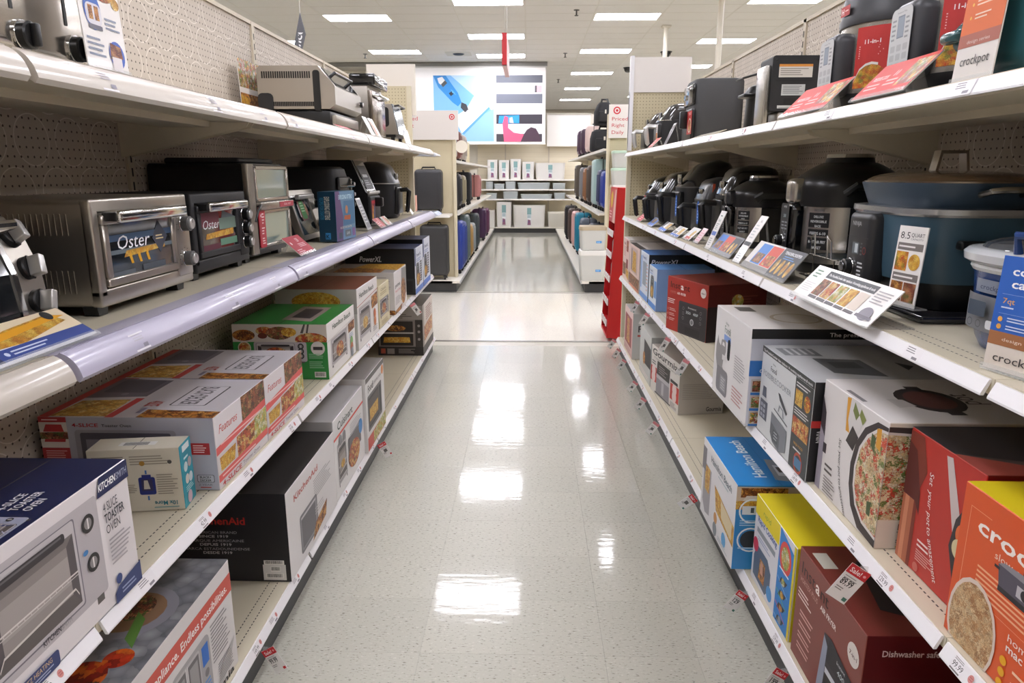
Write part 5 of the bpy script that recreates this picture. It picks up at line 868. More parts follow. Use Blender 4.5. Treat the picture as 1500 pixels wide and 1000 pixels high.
carton('white and red carton with printed steel air fryer, standing turned on the right deck', 'R', .855, 3.985, 4.52, zd, .31, .28, ('#dad5cf', '#bcb6ae', '#a89f98'), {
    'front': [('t', 'Gourmia', .04, .82, .14, '#2c2a2a', {'fit': .9, 'b': 1}), ('t', 'STAINLESS STEEL AIR FRYER', .1, .75, .035, '#7a7674', {'fit': .8}), ('ln', .04, .6, .2, .7, 2, '#4a4846'), ('r', 0, .24, .22, .56, '#c23a30'), ('c', .11, .48, .07, '#e8d0cc'), ('c', .11, .34, .07, '#e8d0cc'), ('r', .72, .2, 1, .52, '#c23a30'), ('c', .86, .43, .07, '#e8d0cc'), ('c', .86, .29, .07, '#e8d0cc'),
              ('p', [(.22, .46), (.68, .46), (.7, .74), (.24, .74)], '#3a3838'), ('ln', .3, .5, .62, .68, 4, '#8f8c8c'), ('p', [(.22, .06), (.7, .06), (.68, .46), (.22, .46)], '#8e8a90'), ('p', [(.22, .38), (.68, .38), (.68, .46), (.22, .46)], '#b9b6ba'), ('r', .42, .1, .5, .36, '#b4b1b6'), ('p', [(.18, .03), (.74, .03), (.74, .06), (.18, .06)], '#4a4848'), ('rr', .72, .54, .96, .6, '#3a3838', .003), ('ln', .74, .04, .96, .16, 4, '#8a8684')],
    'right': [('ln', .08, .3, .9, .62, 9, '#a39d96'), ('t', 'Gourmia', .62, .06, .09, '#2c2a2a', {'fit': .34, 'b': 1})]}, yaw=8, group=gt, seam=False)
carton('bright blue and white fryer carton with food pictures on the right deck', 'R', .742, 2.31, 2.785, zd, .33, .30, ('#dcdadd', '#2f86c6', '#2585cc'), {
    'front': [('t', 'Hamilton Beach', .26, .82, .085, '#5c6a72', {'fit': .62, 'b': 1}), ('ln', .5, .76, .9, .8, 1, '#a9b4ba'), ('p', [(.06, .72), (.3, .7), (.3, .12), (.16, .08), (.06, .2)], '#9d9aa0'), ('p', [(.1, .7), (.26, .7), (.26, .38), (.12, .38)], FRIES), ('r', .0, .6, .12, .9, '#77757a'), ('p', [(.42, .62), (1, .5), (1, .26), (.5, .34)], FRIES), ('p', [(.62, .56), (.95, .5), (.95, .3), (.66, .36)], '#d9c9a4'), ('c', .5, .24, .05, '#c9935a'), ('c', .5, .1, .06, '#7d858c'), ('c', .76, .16, .06, '#5aa0d4'), ('ln', .6, .04, .9, .1, 2, '#a9b4ba')],
    'right': [('r', 0, .72, 1, .985, '#c9b8a8'), ('p', [(.05, .86), (.6, .86), (.6, .97), (.05, .97)], WINGS), ('p', [(.06, .8), (.58, .8), (.52, .88), (.12, .88)], '#d8d2cc'), ('p', [(0, .72), (.3, .72), (.3, .82), (0, .82)], FRIES), ('ring', .2, .7, .16, .02, '#e6eef4'), ('r', .08, .66, .32, .76, '#d4dbe2'), ('r', .18, .68, .22, .74, '#4a545c'), ('ln', .06, .52, .5, .6, 3, '#a4cbe8'), ('ring', .2, .36, .16, .02, '#e6eef4'), ('c', .2, .36, .12, '#2b3036'), ('ln', .06, .24, .44, .28, 1, '#a4cbe8'), ('t', 'Hamilton Beach', .34, .1, .055, '#f0f4f8', {'fit': .55, 'b': 1}), ('ln', .36, .02, .6, .08, 2, '#a4cbe8'), ('r', .45, .45, .6, .6, '#6d4a4e')],
    'top': [('t', 'Hamilton Beach', .86, .42, .15, '#e9f2f8', {'rot': 180, 'fit': .76, 'b': 1}), ('p', [(.5, .56), (.9, .5), (.95, .85), (.55, .9)], '#8f9298'), ('p', [(.62, .6), (.82, .58), (.84, .78), (.64, .8)], '#c9cbd0'), ('r', .66, .62, .76, .76, '#4a3c38'), ('p', [(.2, .74), (.5, .7), (.52, .74), (.22, .78)], '#3a3c40'), ('r', 0, .52, 1, .525, '#1f6fae')]}, group=gt, seam=False)
carton('yellow topped carton with blue picture panel and printed glass dish on the right deck', 'R', .803, 1.90, 2.275, zd, .318, .32, ('#dedde4', '#d6c21c', '#e0cc22'), {
    'front': [('p', [(0, .78), (.62, .78), (.62, 1), (0, 1)], '#e0cc22'), ('t', 'rapid', .2, .86, .06, '#7d9a3a', {'fit': .2}), ('t', 'Rapid Cooking', .08, .72, .07, '#2b4f94', {'fit': .5, 'b': 1}), ('r', .08, .6, .56, .66, '#8f949c'), ('ln', .12, .52, .5, .58, 2, '#9aa4c0'), ('p', [(.06, .08), (.4, .05), (.5, .18), (.5, .36), (.4, .46), (.12, .46), (.05, .3)], '#55657c'), ('p', [(.2, .12), (.36, .12), (.36, .36), (.22, .36)], WINGS), ('p', [(.24, .2), (.32, .2), (.3, .34), (.24, .34)], '#c99a84'), ('c', .08, .44, .07, '#c83a58'), ('c', .5, .14, .07, '#4f94d0'),
              ('p', [(.64, 0), (.96, 0), (.96, .9), (.64, 1)], '#2a7fc8'), ('c', .79, .75, .13, '#d84a44', 1.1), ('c', .79, .75, .09, GREENS, 1.1), ('ln', .68, .58, .9, .62, 1, '#e6eef6')] + [q for k in range(4) for q in (('p', [(.7, .44-.14*k), (.84, .47-.14*k), (.88, .53-.14*k), (.74, .52-.14*k)], '#2c2f36'), ('c', .79, .49-.14*k, .035, (GREENS, FRIES, WINGS, '#8f949c')[k]), ('p', [(.66, .48-.14*k), (.9, .38-.14*k), (.9, .39-.14*k), (.66, .49-.14*k)], ('#9fc4e8', '#7fc06a', '#e05a74', '#9fc4e8')[k]))] + [('r', .96, 0, 1, 1, '#d6c21c')],
    'top': [('r', .0, .49, 1, .5, '#a3931a')]}, group=gt, seam=False)
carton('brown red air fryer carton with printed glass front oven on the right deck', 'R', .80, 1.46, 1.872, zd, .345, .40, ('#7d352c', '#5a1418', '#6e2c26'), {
    'front': [('t', 'Inst', .05, .8, .11, '#2a1614', {'fit': .24}), ('t', 'a', .3, .8, .11, '#f0e2de', {'fit': .065, 'b': 1}), ('t', 'nt', .375, .8, .11, '#2a1614', {'fit': .13}), ('t', 'VORTEX PLUS', .05, .72, .045, '#c99a90', {'fit': .3}), ('t', 'AIR FRYER', .4, .72, .045, '#f0e2de', {'fit': .24, 'b': 1}), ('c', .88, .74, .075, '#d8cfc8'), ('t', '7-in-1', .83, .72, .035, '#5a2a26', {'fit': .1, 'b': 1}), ('ln', .04, .56, .3, .66, 3, '#efd9d4')] + [('ln', .1, .42-.1*k, .34, .49-.1*k, 2, '#d8aaa2') for k in range(4)] +
             [('p', [(.45, 0), (1, 0), (1, .5), (.6, .62), (.5, .6)], '#332f36'), ('p', [(.45, 0), (.54, 0), (.56, .52), (.5, .58)], '#8f95a6'), ('p', [(.56, .4), (.97, .4), (.97, .52), (.58, .6)], '#242228'), ('t', 'Instant', .7, .5, .03, '#d4d4d8', {'fit': .12}), ('t', '400', .72, .43, .045, '#cfd8dc', {'fit': .1}), ('p', [(.56, .3), (.97, .3), (.97, .34), (.56, .35)], '#c9ccd4'), ('p', [(.56, 0), (.97, 0), (.97, .28), (.56, .3)], '#1a1718'), ('p', [(.62, .02), (.9, .02), (.88, .2), (.66, .22)], WINGS), ('c', .76, .1, .08, '#e08a30')],
    'right': [('t', 'Dishwasher safe', .1, .84, .05, '#e6d4d0', {'fit': .34, 'b': 1}), ('p', [(0, .0), (.34, .0), (.34, .58), (.3, .62), (0, .62)], '#1f1a1c'), ('p', [(.22, 0), (.34, 0), (.34, .56), (.22, .54)], '#9298a8'), ('p', [(.0, .18), (.34, .2), (.34, .24), (0, .22)], '#0e0c0d'), ('ln', .42, .34, .9, .38, 1, '#a0605c'), ('t', '+', .1, .42, .04, '#c9c9cc'), ('t', '-', .1, .34, .04, '#c9c9cc')],
    'top': [('p', [(.2, .3), (.75, .2), (.95, .6), (.7, .9), (.3, .7)], '#241d1e'), ('r', .1, .04, .3, .14, '#b9b4a8')]}, group=gt, seam=False)
carton('plain red carton at the bottom right corner of the picture on the deck', 'R', .83, .95, 1.30, zd, .30, .34, ('#b0261e', '#a8241c', '#c03a30'), {'front': [('t', 'Instant', .5, .8, .1, '#f0dcd8', {'fit': .4})], 'right': [('ln', .1, .5, .8, .7, 4, '#e0a8a0')]}, group=gt)

# ---------------- right run: appliances on display ----------------
z2 = TOPZ['R'][1]; z1 = TOPZ['R'][0]
def foodi(label, x, y, z, rad, h, knob_=False):
    """large domed pressure cooker: steel front wrap, glossy control panel, steel vent knob"""
    loc, rz = place('R', x-rad, y, z); t = thing('pressure_cooker', label, 'pressure cooker', loc, rz, 'black domed pressure cookers'); cy = rad
    b = B(); b.loft([(.0, rad*.84, rad*.84, 2, 0, cy), (.03, rad*.9, rad*.9, 2, 0, cy), (h*.12, rad*.93, rad*.93, 2, 0, cy), (h*.56, rad*.95, rad*.95, 2, 0, cy)], BLK, 48); b.obj('body', t)
    vs = []; n = 26
    for zz in (h*.1, h*.57):
        for k in range(n+1): q = R(-90-72+144*k/n); vs.append((rad*.965*math.cos(q), cy+rad*.965*math.sin(q), zz))
    fs = [(k, k+1, n+2+k, n+1+k) for k in range(n)]; b = B(); b.add(vs, fs, STLV, True); sw = b.obj('steel_wrap', t)
    b = B()
    sgn = 1
    def cyl(a0, rr): return lambda u, v, e: ((rr+e)*math.cos(R(a0)+u/rr), cy+(rr+e)*math.sin(R(a0)+u/rr), v)
    pt0 = cyl(-90+26, rad*.966)
    for (v0, hh, words) in ((.40, .12, ('DELUXE', 'REVERSIBLE', 'RACK')), (.33, .055, ('FEEDS 6-10',)), (.215, .1, ('8-QT AIR FRY', 'BASKET'))):
        W, H = rad*.42, hh*h
        its = [('r', 0, 0, 1, 1, '#131416')] if 0 else []
        for k in range(6): its.append(('r', k/6, 0, (k+1)/6, 1, '#131416'))
        for k, s_ in enumerate(words): its.append(('t', s_, .5, .92-(k+.82)/(len(words)+.1), .55/(len(words)+.3), '#dfe2e4', {'a': 'c', 'fit': min(.85, .08*len(s_)), 'b': 1}))
        draw(b, W, H, its, lambda u, v, e, v0=v0: pt0(u, v+v0*h, e))
    draw(b, rad*.42, h*.03, [('t', 'INCLUDES', .5, .1, .6, '#4a4844', {'a': 'c', 'fit': .5})], lambda u, v, e: pt0(u, v+h*.53, e)); b.obj('feature_labels', sw, fixn=False)
    b = B(); secs = []
    for k in range(12):
        f = k/11; r_ = rad*(1.0-.0*f if f < .45 else 1.0-.52*((f-.45)/.55)**1.9); secs.append((h*.57+f*h*.36, r_, r_, 2.3, 0, cy))
    b.loft(secs, BLK, 48); lid = b.obj('lid', t)
    b = B(); b.loft([(h*.93, rad*.46, rad*.46, 2, 0, cy), (h*.985, rad*.43, rad*.43, 2, 0, cy)], BLK, 32); b.loft([(h*.97, rad*.45, rad*.45, 2, 0, cy), (h*1.0, rad*.43, rad*.43, 2, 0, cy)], CHROME, 32); b.obj('crown_ring', lid)
    b = B(); b.tube([(rad*.92, cy-.07, h*.68), (rad*1.06, cy-.05, h*.74), (rad*1.06, cy+.05, h*.74), (rad*.92, cy+.07, h*.68)], .014, BLK, 8, flat=1.4); b.obj('side_handle', t)
    b = B(); b.rbox(-rad*.27, rad*.27, -.035, .05, h*.1, h*.60, BLKG, .03, 4); cp = b.obj('control_panel', t)
    b = B(); b.rbox(-rad*.22, rad*.22, -.03, .06, h*.585, h*.80, STLV if knob_ else mat('#4c4c50', .2, .6), .02, 4); b.obj('hinge_plate', t)
    b = B(); W, H = rad*.44, h*.46
    draw(b, W, H, [('rr', 0, 0, 1, 1, '#17171a', .012), ('t', 'NINJA', .3, .92, .04, '#c9ccd0', {'fit': .4}), ('r', .12, .72, .88, .84, '#101c22'), ('t', '2:00', .35, .745, .06, '#bfd4dc', {'fit': .3}), ('ln', .18, .5, .5, .68, 3, '#8f9498'), ('ln', .58, .5, .9, .68, 3, '#8f9498'), ('ln', .58, .28, .88, .46, 3, '#8f9498'), ('ring', .55, .5, .12, .02, '#9aa0a4'), ('rr', .12, .04, .88, .22, '#2a2a2e', .006), ('ln', .2, .08, .8, .18, 2, '#77777c')], lambda u, v, e: (-rad*.22+u, -.0352-e, h*.13+v)); b.obj('panel_print', cp, fixn=False)
    if knob_: knob(cp, -rad*.05, -.036, h*.27, .019, BLK, BLKG, .03)
    for q in range(3):
        a = R(90+120*q+30); b = B(); b.cyl((rad*.7*math.cos(a), cy+rad*.7*math.sin(a), -.0005), .018, .004, BLK); b.obj('foot', t)
    return t
foodi('large black domed pressure cooker with steel front, beside the blue slow cooker', 1.125, 2.565, z2, .175, .41, True)
foodi('smaller black domed pressure cooker with steel front, left of the large one', 1.12, 3.46, z2, .148, .335)
# far basket fryers
FG = 'black basket air fryers on the middle right shelf'
bl = lambda u0, z0: stick(u0, z0, .045, .13, [('rr', 0, 0, 1, 1, '#2a66c0', .02), ('ln', .3, .1, .7, .9, 6, '#a9c8ee')])
basket_fryer('glossy black air fryer with red and white sticker, farthest on the middle right shelf', 'R', .885, 5.43, z2, .28, .30, .33, BLKG, .06, .085, stick(.1, .2, .06, .12, [('r', 0, 0, 1, 1, '#e6e4e2'), ('r', 0, .8, 1, 1, '#c63c38'), ('rr', .12, .08, .88, .74, '#2c2c2e', .004), ('ln', .2, .12, .8, .7, 4, '#c9c9c9')]), GREY, FG)
basket_fryer('glossy black air fryer with blue strip sticker, second from the far end of the middle right shelf', 'R', .90, 4.98, z2, .30, .31, .36, BLKG, .07, .1, bl(.2, .2), GREY, FG)['label'] = 'glossy black air fryer with blue strip sticker, second from the far end'
basket_fryer('tall hooded glossy black air fryer with blue sticker, middle right shelf', 'R', .93, 4.54, z2, .31, .33, .425, BLKG, .13, .11, bl(.22, .2), GREY, FG, ex=3)
basket_fryer('short matte black air fryer with orange edged sticker, before the hooded one', 'R', .965, 4.12, z2, .27, .29, .325, mat('#2c2c2f', .3, coat=.3), .04, .1, lambda b, w, d, h: (bl(.3, .2)(b, w, d, h), draw(b, .014, .12, [('r', 0, 0, 1, 1, '#c8502c')], lambda u, v, e: (w*.47+e, .05+u, h*.52+v))), GREY, FG, ex=5)
t = basket_fryer('tall glossy black air fryer with chrome edge, behind the smaller pressure cooker', 'R', 1.0, 3.80, z2, .24, .285, .385, BLKG, .05, .09, None, CHROME, FG, ex=5)
for lab, y, items in (('small red sign at the far end of the middle right shelf', 5.45, [('r', 0, 0, 1, 1, '#c0424a'), ('ln', .2, .2, .8, .8, 3, '#f0c9c9')]), ('blue food card before the second farthest air fryer', 4.95, [('r', 0, 0, 1, 1, '#2b5fb4'), ('r', .1, .35, .75, .95, '#4a4a4c'), ('p', [(.3, .4), (.7, .42), (.72, .88), (.3, .8)], MEAT)]), ('white and grey food card before the hooded air fryer', 4.52, [('r', 0, 0, 1, .3, '#2b66c4'), ('r', 0, .3, .55, 1, '#5d5d60'), ('p', [(.6, .3), (1, .3), (1, .9), (.7, .9)], BREAD), ('p', [(.25, .4), (.55, .3), (.5, 1), (.4, 1)], '#e6e4e4')]), ('blue edged food card before the short matte air fryer', 4.14, [('r', 0, 0, 1, .22, '#3468c0'), ('ln', .1, .6, .6, .95, 3, '#8f9094'), ('p', [(.62, .25), (.95, .25), (.9, .9), (.6, .9)], BREAD), ('r', .1, .24, .5, .5, '#77777a')])):
    placard(lab, 'R', .808, y-.15, z2, .2, .08, items, 50)
placard('small glossy card with colour photo before the tall chrome edged air fryer', 'R', .835, 3.80, z2, .16, .09, [('p', [(.0, .2), (.5, .1), (.7, .9), (.2, .9)], '#d8d8da'), ('r', .3, .0, .9, .25, '#c6504a'), ('c', .7, .5, .16, BREAD)], 48)
placard('pale pink card edge standing left of the smaller pressure cooker', 'R', .845, 3.60, z2, .09, .09, [('ln', .1, .1, .9, .9, 5, '#d29aa4')], 35, bg='#e3c4c6')
tall = [('ln', .3, .84, .8, .9, 1, '#4a6a58'), ('t', 'Foodi', .2, .72, .08, '#5d7a66', {'fit': .5}), ('ln', .2, .5, .8, .68, 4, '#8a9490')]
placard('tall white card with blue bar leaning left of the smaller pressure cooker', 'R', .83, 3.30, z2, .085, .19, tall + [('rr', .1, .36, .9, .46, '#5a78c4', .003), ('ln', .2, .08, .8, .3, 4, '#a0a4a4')], 22)
placard('grey three picture card below the smaller pressure cooker', 'R', .825, 3.08, z2, .33, .105, [('r', 0, 0, 1, 1, '#77777a'), ('r', .05, .18, .35, .92, '#3f74c4'), ('p', [(.08, .2), (.32, .2), (.32, .6), (.08, .58)], MEAT), ('r', .36, .18, .66, .92, '#cf4a3a'), ('p', [(.4, .2), (.64, .2), (.64, .62), (.4, .6)], PIZZA), ('r', .67, .18, .97, .92, '#4a4a4d'), ('c', .76, .42, .05, BREAD, 1.6), ('c', .89, .42, .05, BREAD, 1.6), ('r', 0, 0, 1, .16, '#8a8a8c')], 38, bg='#8a8a8c')
placard('tall white card with dark bar leaning left of the large pressure cooker', 'R', .82, 2.80, z2, .085, .21, [('t', 'XL', .4, .86, .05, '#4a4c4c', {'fit': .3}), ('ln', .2, .5, .8, .82, 5, '#c0c2c2'), ('r', .05, .36, .95, .44, '#4a4c4e'), ('t', 'Foodi', .2, .24, .06, '#5c5e5e', {'fit': .5}), ('ln', .2, .06, .8, .2, 3, '#a0a2a2')], 30)
placard('grey picture card with four tacos panel before the large pressure cooker', 'R', .815, 2.48, z2, .46, .12, [('r', 0, 0, 1, 1, '#d6d3d0'), ('r', .12, .2, .34, .94, '#3f80cc'), ('p', [(.14, .24), (.32, .24), (.32, .6), (.14, .6)], MEAT), ('r', .35, .2, .58, .94, '#d4503c'), ('p', [(.38, .24), (.56, .24), (.56, .62), (.38, .6)], PIZZA), ('r', .59, .0, 1, 1, '#48484b'), ('t', 'TENDERCRISPER', .64, .8, .1, '#e6e6e8', {'fit': .32, 'b': 1}), ('ln', .68, .62, .92, .76, 2, '#5f8fc8')] + [('c', .66+.09*k, .36, .032, BREAD, 2.0) for k in range(4)] + [('r', 0, 0, .6, .18, '#8f8c88')], 38, bg='#9a9794')
placard('long white card with five dishes and dark heading before the blue slow cooker', 'R', .768, 1.81, z2, .47, .115, [('ln', .04, .62, .14, .9, 3, '#6a8a74'), ('ln', .03, .2, .18, .5, 5, '#c9c5c5'), ('r', .2, .72, .8, .93, '#55575a'), ('t', 'The PossibleCooker that replaces 14 cooking appliances & tools', .22, .79, .07, '#e4e4e4', {'fit': .56, 'b': 1})] + [q for k, m in enumerate((MEAT, PIZZA, GREENS, FRIES, '#d8cbbd')) for q in (('p', [(.21+.118*k, .2), (.315+.118*k, .2), (.315+.118*k, .68), (.21+.118*k, .68)], m), ('r', .21+.118*k, .1, .315+.118*k, .18, '#6a6668'))] + [('ln', .82, .5, .97, .86, 5, '#aaa6a8'), ('c', .89, .24, .06, '#8c8892', .7), ('r', .81, .12, .97, .2, '#77737c')], 42)
placard('upright white card reading 8.5 quart with two food photos, before the blue slow cooker', 'R', .885, 1.665, z2, .095, .19, [('t', '8.5', .08, .84, .09, '#3c3a3a', {'fit': .34}), ('t', 'QUART', .46, .87, .05, '#3c3a3a', {'fit': .46}), ('t', 'CAPACITY', .46, .83, .025, '#6a6868', {'fit': .44}), ('r', .06, .7, .94, .79, '#77706c'), ('ln', .1, .72, .9, .77, 1, '#e4dedc'), ('p', [(.06, .44), (.48, .44), (.48, .68), (.06, .68)], PASTA), ('c', .72, .56, .2, FRIES), ('r', .06, .32, .94, .41, '#77706c'), ('ln', .1, .34, .9, .39, 1, '#e4dedc'), ('p', [(.06, .06), (.48, .06), (.48, .3), (.06, .3)], WINGS), ('p', [(.52, .06), (.94, .06), (.94, .3), (.52, .3)], MEAT)], 4, yaw=10, stand=.03, lift=.035)
# blue multi cooker with pan and glass lid
loc, rz = place('R', .905, 1.885, z2); t = thing('slow_cooker', 'large slate blue slow cooker with black control panel and glass lidded pan on top', 'slow cooker', loc, rz); t.scale = (1, .86, 1)
BLUE = mat('#3d5868', .42, coat=.2); PANB = mat('#37495a', .4); cy = .205
b = B(); b.loft([(.02, .19, .165, 3.2, 0, cy), (.06, .2, .178, 3.2, 0, cy), (.085, .205, .182, 3.2, 0, cy)], BLK, 48); b.obj('base', t)
b = B(); b.loft([(.085, .208, .186, 3.2, 0, cy), (.11, .214, .191, 3.2, 0, cy), (.245, .226, .202, 3.2, 0, cy)], BLUE, 56); b.obj('pot_body', t)
b = B(); b.loft([(.244, .229, .205, 3.2, 0, cy), (.25, .233, .209, 3.2, 0, cy), (.262, .232, .208, 3.2, 0, cy), (.264, .215, .19, 3.2, 0, cy)], mat('#b4b6ba', .25, .8), 56); b.obj('steel_rim', t)
b = B(); b.rbox(-.085, .045, -.032, .03, .06, .245, mat('#29292b', .35), .018, 4); cp = b.obj('control_panel', t)
b = B(); draw(b, .12, .17, [('t', 'NINJA', .2, .84, .07, '#a8aaac', {'fit': .42}), ('r', .0, .66, 1, .665, '#3a3a3c'), ('r', .3, .4, .62, .58, '#5a6266'), ('r', .42, .42, .56, .56, '#b4bcc0'), ('ln', .68, .38, .78, .6, 4, '#55565a'), ('ring', .87, .47, .08, .016, '#8a3a36'), ('ln', .1, .4, .2, .58, 3, '#55565a'), ('ln', .62, .06, .9, .3, 4, '#c9cbcd')], lambda u, v, e: (-.08+u, -.0322-e, .067+v)); b.obj('panel_print', cp, fixn=False)
knob(cp, -.045, -.033, .098, .021, BLK, BLKG, .03)
b = B(); b.rbox(.2, .235, .11, .22, .17, .192, BLK, .007); b.obj('side_handle', t); b = B(); b.rbox(-.235, -.2, .11, .22, .17, .192, BLK, .007); b.obj('side_handle', t)
b = B(); b.loft([(.262, .196, .172, 3, 0, cy), (.268, .2, .176, 3, 0, cy), (.318, .222, .195, 3, 0, cy), (.322, .222, .195, 3, 0, cy), (.322, .214, .187, 3, 0, cy)], PANB, 56); pan = b.obj('braising_pan', t)
for sx in (-1, 1):
    b = B(); b.tube([(sx*.212, .155, .296), (sx*.25, .16, .305), (sx*.262, .18, .308), (sx*.262, .24, .308), (sx*.25, .26, .305), (sx*.212, .265, .296)], .0075, mat('#a8a196', .25, 1)); b.obj('pan_handle', pan)
LIDG = mat('#6b5138', .08, coat=1, alpha=.72); b = B(); b.loft([(.322+.03*(1-(1-k/7)**2), .215*math.cos(R(90*k/7.6)), .188*math.cos(R(90*k/7.6)), 3, 0, cy) for k in range(8)], LIDG, 48); lid = b.obj('glass_lid', t)
b = B(); b.loft([(.321, .219, .192, 3, 0, cy), (.326, .219, .192, 3, 0, cy)], mat('#8d8478', .25, 1), 48, False); b.obj('lid_rim', lid)
b = B(); HB = mat('#8f867a', .28, 1); b.prism([(-.05+cy, .352), (-.04+cy, .402), (.04+cy, .402), (.05+cy, .352), (.042+cy, .352), (.034+cy, .394), (-.034+cy, .394), (-.042+cy, .352)], -.016, .016, HB); b.obj('lid_handle', lid)
b = B(); b.rbox(-.25, .25, .02, .40, 0, .018, mat('#26262c', .12, coat=.6), .006); b.obj('display_tray', t)
loc, rz = place('R', 1.238, 1.84, z2+.004); t = thing('pan_lid', 'black round lid standing on edge against the pegboard behind the blue slow cooker', 'lid', loc, rz)
b = B(); q = .174; b.loft([(0, q, q, 2), (.008, q, q, 2), (.02, q*.9, q*.9, 2), (.028, q*.5, q*.5, 2)], BLK, 40); b.obj('dome', t, (0, .06, q+.0), (R(94), 0, 0)); b = B(); b.loft([(-.001, q*1.01, q*1.01, 2), (.006, q*1.01, q*1.01, 2)], CHROME, 40, False); b.obj('rim', t, (0, .061, q), (R(94), 0, 0))
# wire racks left of the blue cooker
loc, rz = place('R', .935, 2.27, z2); t = thing('wire_rack', 'chrome wire roasting rack with legs between large pressure cooker and slow cooker', 'rack', loc, rz)
b = B(); b.tube([(-.09, .0, .085), (.09, .0, .085), (.1, .02, .085), (.1, .2, .085), (.09, .22, .085), (-.09, .22, .085), (-.1, .2, .085), (-.1, .02, .085)], .0025, CHROME, 6, close=True)
for k in range(9): b.tube([(-.09+.0225*k, .0, .085), (-.09+.0225*k, .22, .085)], .0015, CHROME, 5)
stuff(b.obj('upper_grid', t))
for sx in (-.08, .08):
    b = B(); b.tube([(sx, .0, .085), (sx, -.005, .14), (sx*.6, -.005, .155), (sx*.6, .0, .085)], .0022, CHROME, 6); b.obj('loop_handle', t); b = B(); b.tube([(sx, .01, 0), (sx, .01, .085)], .0022, CHROME, 6); b.obj('leg', t); b = B(); b.tube([(sx, .2, 0), (sx, .2, .085)], .0022, CHROME, 6); b.obj('leg', t)
b = B()
for k in range(11): b.tube([(-.1+.02*k, -.02, .018), (-.1+.02*k, .2, .018)], .0015, CHROME, 5)
b.tube([(-.11, -.02, .016), (.11, -.02, .016), (.11, .2, .016), (-.11, .2, .016)], .0022, CHROME, 6, close=True); stuff(b.obj('lower_grid', t))
for sx in (-.1, .1): B().tube([(sx, 0, 0), (sx, 0, .016)], .003, CHROME, 6).obj('leg', t)
# royal blue cook-and-carry crock
loc, rz = place('R', .895, 1.365, z2); t = thing('slow_cooker', 'royal blue oval slow cooker with white rim and silver control panel, nearest on the middle right shelf', 'slow cooker', loc, rz); t['label'] = 'royal blue oval slow cooker with silver control panel, nearest on the middle right shelf'
RB = mat('#24437c', .22, coat=.4); cy = .19
b = B(); b.loft([(.0, .142, .164, 2.4, 0, cy), (.02, .152, .174, 2.4, 0, cy), (.05, .158, .18, 2.4, 0, cy), (.14, .164, .19, 2.4, 0, cy), (.158, .166, .193, 2.4, 0, cy)], RB, 48); b.obj('body', t)
b = B(); b.loft([(.157, .168, .195, 2.4, 0, cy), (.164, .172, .199, 2.4, 0, cy), (.17, .17, .197, 2.4, 0, cy)], mat('#d4d6d8', .3), 48); b.obj('lower_rim', t)
b = B(); b.loft([(.17, .172, .2, 2.4, 0, cy), (.178, .184, .212, 2.4, 0, cy), (.192, .186, .214, 2.4, 0, cy), (.2, .178, .206, 2.4, 0, cy), (.202, .16, .19, 2.4, 0, cy)], mat('#c3c5c8', .25, coat=.5), 48); b.obj('crock_rim', t)
b = B(); b.loft([(.2+.028*(1-(1-k/5)**2), .158*math.cos(R(90*k/5.6)), .186*math.cos(R(90*k/5.6)), 2.4, 0, cy) for k in range(6)], mat('#4a4f58', .06, coat=1, alpha=.7), 40); lid = b.obj('glass_lid', t); b = B(); b.tube([(-.05, cy, .222), (-.045, cy, .25), (.045, cy, .25), (.05, cy, .222)], .009, RB, 8); b.obj('lid_handle', lid)
b = B()
def oval(rx, ry, z0): return lambda u, v, e: ((rx+e)*math.cos(R(-90)+u/rx), cy+(ry+e)*math.sin(R(-90)+u/rx)*1.0, z0+v)
def wrap(b, W, H, m, rx, ry, z0, u0, e=.002, n=10):
    vs = []
    for v in (0, H):
        for k in range(n+1):
            q = R(-90)+(u0+W*k/n)/rx; c_, s_ = math.cos(q), math.sin(q); ex = 2/2.4
            vs.append(((rx+e)*math.copysign(abs(c_)**ex, c_), cy+(ry+e)*math.copysign(abs(s_)**ex, s_), z0+v))
    b.add(vs, [(k, k+1, n+2+k, n+1+k) for k in range(n)], m, True)
wrap(b, .13, .07, mat('#85888e', .35, .4), .16, .186, .042, -.072, .007); b.obj('control_panel', t)
b = B(); wrap(b, .10, .026, mat('#8f98a8', .35, .4), .165, .191, .118, -.03, .004); pl = b.obj('name_plate', t)
b = B(); draw(b, .09, .02, [('t', 'crockpot', .08, .25, .5, '#2a3454', {'fit': .84})], lambda u, v, e: (-.025+u, -.0092-e, .121+v)); b.obj('plate_print', pl, fixn=False)
b = B(); draw(b, .13, .06, [('rr', .1, .45, .5, .95, '#3f4a58', .003), ('rr', .55, .12, .85, .4, '#d0d2d4', .005), ('ring', .18, .22, .06, .012, '#5a5d62'), ('ring', .38, .22, .06, .012, '#5a5d62')], lambda u, v, e: (-.055+u, -.0112-e, .045+v)); b.obj('panel_print', t, fixn=False)
b = B(); b.tube([(.06, .0, .2), (.065, -.01, .235), (.13, .02, .235), (.14, .05, .2)], .008, RB, 8); b.obj('lid_latch', t)
